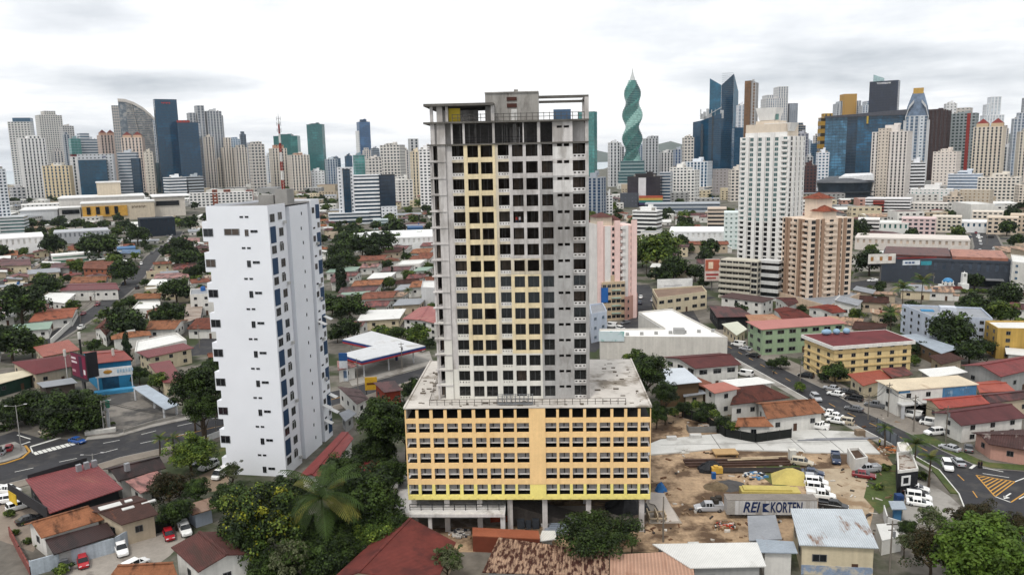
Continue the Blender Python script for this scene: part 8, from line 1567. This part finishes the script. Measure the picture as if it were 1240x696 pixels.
#  the rest of the neighbourhood
def inpoly(x, y, P):
    c = False; j = len(P) - 1
    for i in range(len(P)):
        if (P[i][1] > y) != (P[j][1] > y) and x < (P[j][0] - P[i][0]) * (y - P[i][1]) / (P[j][1] - P[i][1]) + P[i][0]: c = not c
        j = i
    return c
def free(x, y, r):
    for ox, oy, orr in OCC:
        if (x - ox) ** 2 + (y - oy) ** 2 < (r + orr) ** 2: return False
    for mid_, hw in ROADS:
        for p, q in zip(mid_, mid_[1:]):
            d = Vector((q.x - p.x, q.y - p.y)); t = max(0, min(1, ((x - p.x) * d.x + (y - p.y) * d.y) / max(1e-6, d.length_squared)))
            if (p.x + d.x * t - x) ** 2 + (p.y + d.y * t - y) ** 2 < (hw + r * .8) ** 2: return False
    return True
rf = random.Random(21)
NH = [0]; FILLED = []
def fill(P, step, yaw, roofs, walls, ptree=.35, far=False, grp='houses of the wide neighbourhood', tg='trees of the wide neighbourhood', hs=(2.9, 4.4), big=.12, size=(7.5, 12), bands=0):
    FILLED.append((P, step)); xs = [G(*p) for p in P]; x0, x1 = min(p.x for p in xs), max(p.x for p in xs); y0, y1 = min(p.y for p in xs), max(p.y for p in xs); ca, sa = math.cos(yaw), math.sin(yaw)
    ctr = ((x0 + x1) / 2, (y0 + y1) / 2); ext = max(x1 - x0, y1 - y0) * .75; n = int(ext / step) + 1
    for i in range(-n, n + 1):
        for j in range(-n, n + 1):
            lx, ly = i * step + rf.uniform(-.18, .18) * step, j * step + rf.uniform(-.18, .18) * step; x = ctr[0] + lx * ca - ly * sa; y = ctr[1] + lx * sa + ly * ca
            q = proj((x, y, 0)); 
            if q is None or not inpoly(q[0], q[1], P): continue
            u = rf.random()
            if u < ptree:
                if free(x, y, step * .18): tree(0, 0, min(13, rf.uniform(.35, .6) * step), rf.choice(('far', 'far', 'farlight')), None, tg, gpt=Vector((x, y, 0)))
                continue
            w_, d_ = rf.uniform(*size), rf.uniform(*size) * .8
            if u > 1 - big: w_ *= 1.5
            if not free(x, y, max(w_, d_) * .36): 
                if free(x, y, step * .15) and rf.random() < .6: tree(0, 0, min(11, rf.uniform(.35, .55) * step), rf.choice(('far', 'farlight')), None, tg, gpt=Vector((x, y, 0)))
                continue
            rc = rf.choice(roofs); wc = rf.choice(walls); kd = rf.choice(('gx', 'gx', 'hx', 'gy')) if rc in ('terracotta', 'orange', 'maroon', 'red', 'brown') else rf.choice(('slab', 'flat', 'shed')); h = rf.uniform(*hs)
            fl = 2 if h > 6 else 1
            if far and rf.random() < bands: h = rf.uniform(9, 17); kd = 'flat'; fl = int(h / 3.2); rc = rf.choice(('white', 'grey', 'maroon')); 
            nm = 'house' if fl < 3 else 'apartment_block'
            t = thing(nm, (wc + ' apartment block with a ' + rc + ' roof') if fl > 2 else (wc + (' two storey' if fl == 2 else '') + ' house with ' + rc + ' ' + dict(gx='gable', gy='gable', hx='hipped', slab='tin', flat='flat', shed='sloping')[kd] + ' roof'), 'house' if fl < 3 else 'apartment block', (x, y, 0), yaw + rf.choice((0, 0, R(90), R(4))), grp, True, h * .7)
            building(t, [(-w_ / 2, -d_ / 2), (w_ / 2, -d_ / 2), (w_ / 2, d_ / 2), (-w_ / 2, d_ / 2)], h, kd, rf.uniform(1, 1.8), wmt=wallm(WC[wc]), rmt=roofmat(rc), floors=fl, sides=(0, 1, 3) if not far else (0, 3), pitch=4.2 if fl < 3 else 5, wsz=(1.5, 1.2) if not far else (2.4, 1.5), door=not far, maxwin=24)
            if not far and rf.random() < .6:      # lean-to, shed roof or tank that gives each house its own outline
                a2 = [(w_ / 2 - .3, -d_ * .45), (w_ / 2 + rf.uniform(2, 4), -d_ * .42), (w_ / 2 + rf.uniform(2, 4), d_ * .2), (w_ / 2 - .3, d_ * .25)]; m = MB(); m.prism(a2, [h * .62, h * .56, h * .56, h * .62], [h * .62 + .14, h * .56 + .14, h * .56 + .14, h * .62 + .14]); m.build('annex_roof', roofmat(rf.choice(roofs)), t); m = MB(); m.prism([(x_ * .98, y_ * .95) for x_, y_ in a2], 0, h * .55); m.build('annex_wall', wallm(WC[rf.choice(walls)]), t)
            if kd != 'flat' and rf.random() < .4 and not far: m = MB(); rz_ = h + (.75 if kd[0] in 'gh' else .25); x_, y_ = rf.uniform(-.3, .1) * w_, rf.uniform(-.1, .1) * d_; m.box(x_, x_ + rf.uniform(1, 3), y_ - .5, y_ + rf.uniform(.2, .9), rz_, rz_ + 1); m.build('roof_box', mat(rf.choice(((206, 204, 198), (120, 120, 122), (150, 80, 60)))), t)
            if kd in ('flat', 'slab') and rf.random() < .5: m = MB(); m.tube((w_ * .2, d_ * .1, h), (w_ * .2, d_ * .1, h + 1.3), .7, .7, 9); m.build('water_tank', mat(rf.choice(((60, 62, 66), (70, 120, 180), (190, 190, 186)))), t)
            OCC.append((x, y, max(w_, d_) * .42)); NH[0] += 1
WM = ('terracotta', 'orange', 'maroon', 'red', 'white', 'rust', 'grey', 'brown', 'terracotta', 'white', 'maroon'); WW_ = ('white', 'white', 'cream', 'beige', 'white')
# left neighbourhood, near to far
fill([(-40, 470), (0, 440), (60, 410), (60, 300), (-40, 300)], 12.5, R(30), WM, WW_, .26); fill([(100, 430), (270, 430), (262, 300), (215, 300), (110, 395)], 12, R(28), WM, WW_, .24); fill([(60, 408), (112, 372), (205, 298), (60, 300)], 12.5, R(28), WM, WW_, .25)
fill([(-40, 300), (265, 300), (265, 272), (-40, 272)], 26, R(20), ('white', 'white', 'grey', 'maroon', 'tan'), WW_, .35, size=(13, 22))
fill([(404, 410), (530, 405), (530, 300), (404, 345)], 12, R(14), WM, WW_, .24); fill([(436, 300), (530, 300), (530, 258), (480, 262)], 26, R(10), ('maroon', 'red', 'white', 'terracotta', 'grey'), WW_, .4, far=True, size=(12, 18)); fill([(400, 300), (440, 290), (440, 272), (400, 272)], 16, 0, WM, WW_, .9)
# right side
fill([(725, 345), (860, 345), (900, 300), (880, 262), (735, 262)], 24, R(-15), ('red', 'maroon', 'white', 'white', 'terracotta', 'grey'), WW_, .42, size=(12, 20), hs=(4, 7)); fill([(860, 400), (960, 400), (1040, 440), (1090, 400), (1060, 360), (945, 352), (930, 370), (860, 365)], 13, R(-32), ('maroon', 'red', 'brown', 'white', 'orange', 'grey', 'tan'), WW_, .25, hs=(3.8, 6))
fill([(1040, 400), (1110, 420), (1130, 395), (1090, 360), (1180, 365), (1120, 340), (1035, 350)], 13, R(-25), ('brown', 'maroon', 'white', 'terracotta', 'grey', 'tan'), WW_, .25); fill([(1100, 445), (1240, 470), (1260, 395), (1200, 350), (1190, 440)], 13.5, R(-30), ('maroon', 'red', 'white', 'grey', 'brown', 'tan'), WW_, .3)
fill([(1178, 555), (1260, 560), (1260, 480), (1215, 500)], 16, R(-30), ('red', 'maroon', 'grey', 'brown'), WW_, .3); fill([(1020, 308), (1072, 310), (1075, 338), (1020, 350)], 19, R(-10), ('white', 'tan', 'maroon', 'grey'), WW_, .35); fill([(1030, 305), (1180, 305), (1180, 282), (1030, 282)], 28, R(-5), ('maroon', 'white', 'red', 'grey'), WW_, .15, size=(14, 24), hs=(5, 8))
fill([(1195, 350), (1260, 352), (1260, 262), (1215, 262), (1205, 300)], 26, R(-8), ('white', 'grey', 'tan', 'maroon'), WW_, .3, size=(14, 20), hs=(4, 9))
fill([(265, 490), (420, 480), (404, 262), (265, 262)], 22, R(25), WM, WW_, .25); fill([(530, 430), (735, 400), (735, 242), (530, 240)], 24, R(8), WM, WW_, .25)
FG = 'far blocks below the skyline'; TG = 'far trees below the skyline'; FR = ('white', 'white', 'grey', 'maroon', 'red', 'tan')
fill([(735, 264), (890, 264), (890, 240), (735, 240)], 42, R(-10), FR, ('white', 'cream', 'beige', 'grey'), .4, True, FG, TG, (5, 9), .3, (16, 30), .3); fill([(965, 285), (1250, 285), (1250, 250), (965, 250)], 34, R(-8), FR, ('white', 'cream', 'beige', 'grey', 'pink'), .16, True, FG, TG, (6, 10), .3, (16, 28), .5)
fill([(965, 252), (1250, 250), (1250, 226), (965, 226)], 62, R(-6), FR, ('white', 'cream', 'beige', 'grey'), .2, True, FG, TG, (8, 14), .3, (26, 44), .7); fill([(735, 242), (895, 242), (895, 218), (735, 218)], 85, R(-6), FR, ('white', 'cream', 'beige', 'grey'), .35, True, FG, TG, (8, 16), .3, (30, 50), .6)
fill([(300, 262), (530, 264), (530, 238), (300, 238)], 44, R(4), FR, ('white', 'cream', 'beige', 'grey'), .55, True, FG, TG, (5, 9), .3, (16, 28), .2); fill([(300, 240), (530, 240), (530, 216), (300, 216)], 100, R(4), FR, ('white', 'cream', 'beige', 'grey'), .45, True, FG, TG, (8, 20), .3, (30, 50), .5)
fill([(-10, 272), (300, 272), (300, 244), (-10, 244)], 48, R(6), ('white', 'white', 'grey'), ('white', 'grey', 'beige'), .3, True, FG, TG, (5, 9), .3, (18, 34), .1); fill([(0, 244), (300, 244), (300, 226), (0, 226)], 95, R(6), FR, ('white', 'cream', 'beige', 'grey'), .3, True, FG, TG, (8, 20), .3, (30, 50), .4)
# parked cars along the streets
cg = 'cars parked along far streets'
def cars_along(pts, n, off, cols=('white', 'white', 'silver', 'grey', 'black', 'silver', 'white', 'navy', 'maroon')):
    a = resample(gp(pts), n)
    for i in range(n - 1):
        if rf.random() < .3: continue
        d = (a[i + 1] - a[i]).normalized(); p = a[i] + Vector((-d.y, d.x, 0)) * (off + rf.uniform(-.3, .3)); c = rf.choice(cols); car(0, 0, rf.choice(('sedan', 'suv', 'hatch', 'sedan', 'pickup')), c, None, None, cg, p, proj(p)[1] > 330, math.atan2(d.y, d.x) + (math.pi if rf.random() < .5 else 0))
cars_along(C1, 24, 3.2); cars_along(C1, 16, -6); cars_along(C1, 10, 7); cars_along([(1190, 320), (1197, 300), (1192, 286), (1180, 272)], 14, 4); cars_along([(1176, 352), (1190, 322)], 9, -10); cars_along([(1060, 284), (1120, 289), (1190, 288), (1250, 291)], 18, 2); cars_along([(1000, 353), (1060, 342), (1120, 339), (1180, 344)], 12, 3)
for j in range(4): cars_along([(25 + j * 4, 262 + j * 2.6), (80 + j * 4, 258 + j * 2.6)], 11, 0)
for j in range(3): cars_along([(1205, 302 + j * 4), (1240, 308 + j * 4)], 8, 0)
cars_along([(-10, 350), (18, 338), (45, 323), (72, 309)], 12, 2)
# low shrubs and creepers that nobody could count, one mass
bw = CR['bush'][0]; nv_ = len(bw.vertices); co = np.empty(nv_ * 3, np.float32); bw.vertices.foreach_get('co', co); co = co.reshape(-1, 4, 3)[::6]; VV = []
for P, step in FILLED:
    if step > 21: continue
    xs = [G(*p) for p in P]; x0, x1 = min(p.x for p in xs), max(p.x for p in xs); y0, y1 = min(p.y for p in xs), max(p.y for p in xs)
    for k in range(int((x1 - x0) * (y1 - y0) / 85)):
        x, y = rf.uniform(x0, x1), rf.uniform(y0, y1); q = proj((x, y, 0))
        if inpoly(q[0], q[1], P) and free(x, y, .6): r = rf.uniform(.9, 2.6); a = rf.random() * 6; R2 = np.array([[math.cos(a), -math.sin(a), 0], [math.sin(a), math.cos(a), 0], [0, 0, rf.uniform(.6, 1.2)]], np.float32); VV.append(co @ R2.T * r + np.array([x, y, r * .25], np.float32))
VV = np.concatenate(VV).reshape(-1, 3); n = len(VV) // 4; me = bpy.data.meshes.new('undergrowth'); me.from_pydata(VV.tolist(), [], np.arange(n * 4).reshape(-1, 4).tolist()); 
for m_ in (LM, LD, LL): me.materials.append(m_)
me.polygons.foreach_set('material_index', np.repeat(np.random.default_rng(3).integers(0, 3, n // 20 + 1), 20)[:n].astype(np.int32)); o = link('undergrowth', me); o['kind'] = 'stuff'; tag(o, 'low shrubs and creepers filling gaps between the houses', 'shrubs')
# past 300 trees or houses: the smallest in the picture become one mass each
def mass(cat, name, label, keep=290):
    its = []
    for e_ in REG:
        o = e_[0]
        if o['category'] != cat: continue
        q = proj((o.location.x, o.location.y, o.location.z + e_[1])); ins = q and not (267 < q[0] < 398 and q[1] > 262 or 530 < q[0] < 712) and -20 < q[0] < 1260 and -20 < q[1] < 720; its.append(((e_[1] / mpp(o.location)) * (1 if ins else .01), e_))
    its.sort(key=lambda t_: -t_[0]); V = []; Fs = []; MI = []; ml = []; off = 0; lt_ = []; dead = []
    for _, e_ in its[keep:]:
        o = e_[0]; REG.remove(e_); Mr = Matrix.LocRotScale(o.location, o.rotation_euler, o.scale); st_ = [(k, Mr) for k in KIDS.get(o.name, [])]
        while st_:
            k, Mp = st_.pop(); Mk = Mp @ Matrix.LocRotScale(k.location, k.rotation_euler, k.scale); st_ += [(c, Mk) for c in KIDS.get(k.name, [])]; me = k.data; n = len(me.vertices); c = np.empty(n * 3, np.float32); me.vertices.foreach_get('co', c)
            A = np.array(Mk, np.float32); V.append(c.reshape(-1, 3) @ A[:3, :3].T + A[:3, 3]); npol = len(me.polygons); tt = np.empty(npol, np.int32); me.polygons.foreach_get('loop_total', tt); li = np.empty(len(me.loops), np.int32); me.loops.foreach_get('vertex_index', li); lt_.append(tt); Fs.append(li + off); off += n
            mi = np.empty(npol, np.int32); me.polygons.foreach_get('material_index', mi); mp = []
            for m_ in me.materials:
                if m_ not in ml: ml.append(m_)
                mp.append(ml.index(m_))
            MI.append(np.array(mp, np.int32)[mi]); dead.append(k)
        dead.append(o)
    if not V: return
    bpy.data.batch_remove(dead)
    V = np.concatenate(V); Fs = np.concatenate(Fs); lt_ = np.concatenate(lt_); me = bpy.data.meshes.new(name); me.vertices.add(len(V)); me.vertices.foreach_set('co', V.ravel()); me.loops.add(len(Fs)); me.loops.foreach_set('vertex_index', Fs); me.polygons.add(len(lt_)); me.polygons.foreach_set('loop_start', np.concatenate(([0], np.cumsum(lt_)[:-1])).astype(np.int32))
    for m_ in ml: me.materials.append(m_)
    me.polygons.foreach_set('material_index', np.concatenate(MI)); me.update(calc_edges=True); me.validate(); o = link(name, me); o['kind'] = 'stuff'; tag(o, label, cat)
mass('tree', 'distant_trees', 'mass of small far green trees scattered below the skyline'); mass('house', 'distant_houses', 'mass of small far houses below the skyline')
#  labels: say where each look-alike stands
LMK = [(430, 425, 'the gas station'), (320, 400, 'the white slim tower'), (130, 450, 'the blue shop'), (50, 445, 'the maroon hipped shop'), (90, 345, 'the white villa'), (118, 320, 'the brown orange house'), (150, 390, 'the left street bend'), (190, 275, 'the navy hall'), (150, 255, 'the mall'), (20, 275, 'the grey glass office'), (20, 295, 'the white warehouse'), (100, 285, 'the grey warehouse'), (94, 312, 'the white green row'), (24, 318, 'the green awning house'), (245, 353, 'the blue water tank'), (200, 430, 'the cream maroon house'), (40, 390, 'the two palms house'), (185, 480, 'the carport'),
       (440, 235, 'the blue office complex'), (480, 290, 'the curved warehouse'), (462, 383, 'the wide white flat house'), (508, 388, 'the faded red apartment house'), (436, 351, 'the long maroon roof'), (460, 312, 'the wide terracotta roof'), (620, 300, 'the construction tower'), (640, 550, 'the yellow podium'), (740, 330, 'the pink tower'), (800, 400, 'the white store'), (825, 355, 'the shop row'), (797, 303, 'the huge light tree'), (862, 330, 'the tall red billboard'), (900, 335, 'the cream balcony block'), (905, 366, 'the white brown roofed building'), (930, 240, 'the tall white tower'), (985, 300, 'the tan tower'), (975, 405, 'the green building'),
       (1040, 435, 'the yellow apartments'), (1120, 480, 'the blue white shop'), (1200, 515, 'the white maroon building'), (1215, 535, 'the salmon house'), (1150, 390, 'the pale blue apartments'), (1220, 410, 'the mustard block'), (1147, 345, 'the domed church'), (1066, 315, 'the food billboard'), (1140, 322, 'the dark retail hall'), (1100, 294, 'the pink shed'), (1110, 272, 'the pink apartments'), (1215, 272, 'the tan red roofed row'), (1195, 305, 'the wide right road'), (1235, 335, 'the blue windowed block'), (1022, 232, 'the oval hall'), (1180, 243, 'the tan grid block'), (1075, 250, 'the red slope building'), (830, 230, 'the small windowed white block'), (780, 235, 'the dark mall'), (785, 270, 'the white curved block'), (766, 150, 'the spiral tower'),
       (965, 495, 'the weathered orange roof'), (940, 555, 'the concrete slab'), (935, 615, 'the long trailer'), (1010, 640, 'the cream warehouse'), (1100, 565, 'the black kiosk'), (860, 660, 'the white workshop'), (660, 670, 'the rusty shed'), (500, 670, 'the large red roof'), (390, 620, 'the coconut palm'), (90, 600, 'the red shop'), (80, 640, 'the orange tiled house'), (255, 665, 'the bottom brown roof'), (85, 500, 'the avenue corner tree'), (1190, 665, 'the huge bright tree'), (870, 445, 'the long maroon roofed house'), (270, 240, 'the long gridded block'), (380, 215, 'the tall green tower'), (500, 240, 'the cream stacked block'), (720, 240, 'the blue grey block')]
ORD = ['', 'second', 'third', 'fourth', 'fifth', 'sixth', 'seventh', 'eighth', 'ninth', 'tenth', 'eleventh', 'twelfth', 'thirteenth', 'fourteenth', 'fifteenth']
def place(q):
    b = min(LMK, key=lambda l: math.hypot(q[0] - l[0], (q[1] - l[1]) * 1.4)); dx, dy = q[0] - b[0], (q[1] - b[1]) * 1.5
    if abs(dx) < 5 and abs(dy) < 5: return 'at ' + b[2]
    return 'beside ' + b[2] if abs(dx) > abs(dy) else ('in front of ' if dy > 0 else 'behind ') + b[2]
info = []
for o, zc, auto in REG:
    q = proj((o.location.x, o.location.y, o.location.z + zc)) or (0, 0)
    lab = o['label']
    b = min(LMK, key=lambda l: math.hypot(q[0] - l[0], (q[1] - l[1]) * 1.4)); info.append([o, q, lab + ' ' + place(q) if auto else lab, math.hypot(q[0] - b[0], (q[1] - b[1]) * 1.4) if auto else 0])
def by(lst):
    d = {}
    for it in lst: d.setdefault(it[2], []).append(it)
    return d
for lab, its in by(info).items():
    if len(its) > 1:
        its.sort(key=lambda i: (i[3], i[1][0])); n = len(its)
        for k, it in enumerate(its):
            if it[3]: s_ = (ORD[k] + ' nearest to it').strip() if k < n - 1 and k < 15 else 'farthest from it' if k == n - 1 else str(k + 1) + 'th nearest to it'
            elif n == 2: s_ = 'left one' if k == 0 else 'right one'
            elif k == 0: s_ = 'leftmost'
            elif k == n - 1: s_ = 'rightmost'
            elif k < 14: s_ = ORD[k] + ' from left'
            else: s_ = str(k + 1) + 'th from left'
            it[2] = lab + ', ' + s_
for o, q, lab, d_ in info:
    w_ = lab.split()
    if len(w_) > 16: lab = ' '.join(x for x in w_ if x not in ('the', 'a', 'with'))
    if len(lab.split()) > 16: lab = lab.replace(' two storey', '').replace(' one', '')
    o['label'] = lab
print('things', len(REG), 'fill houses', NH[0], 'objects', len(bpy.data.objects))
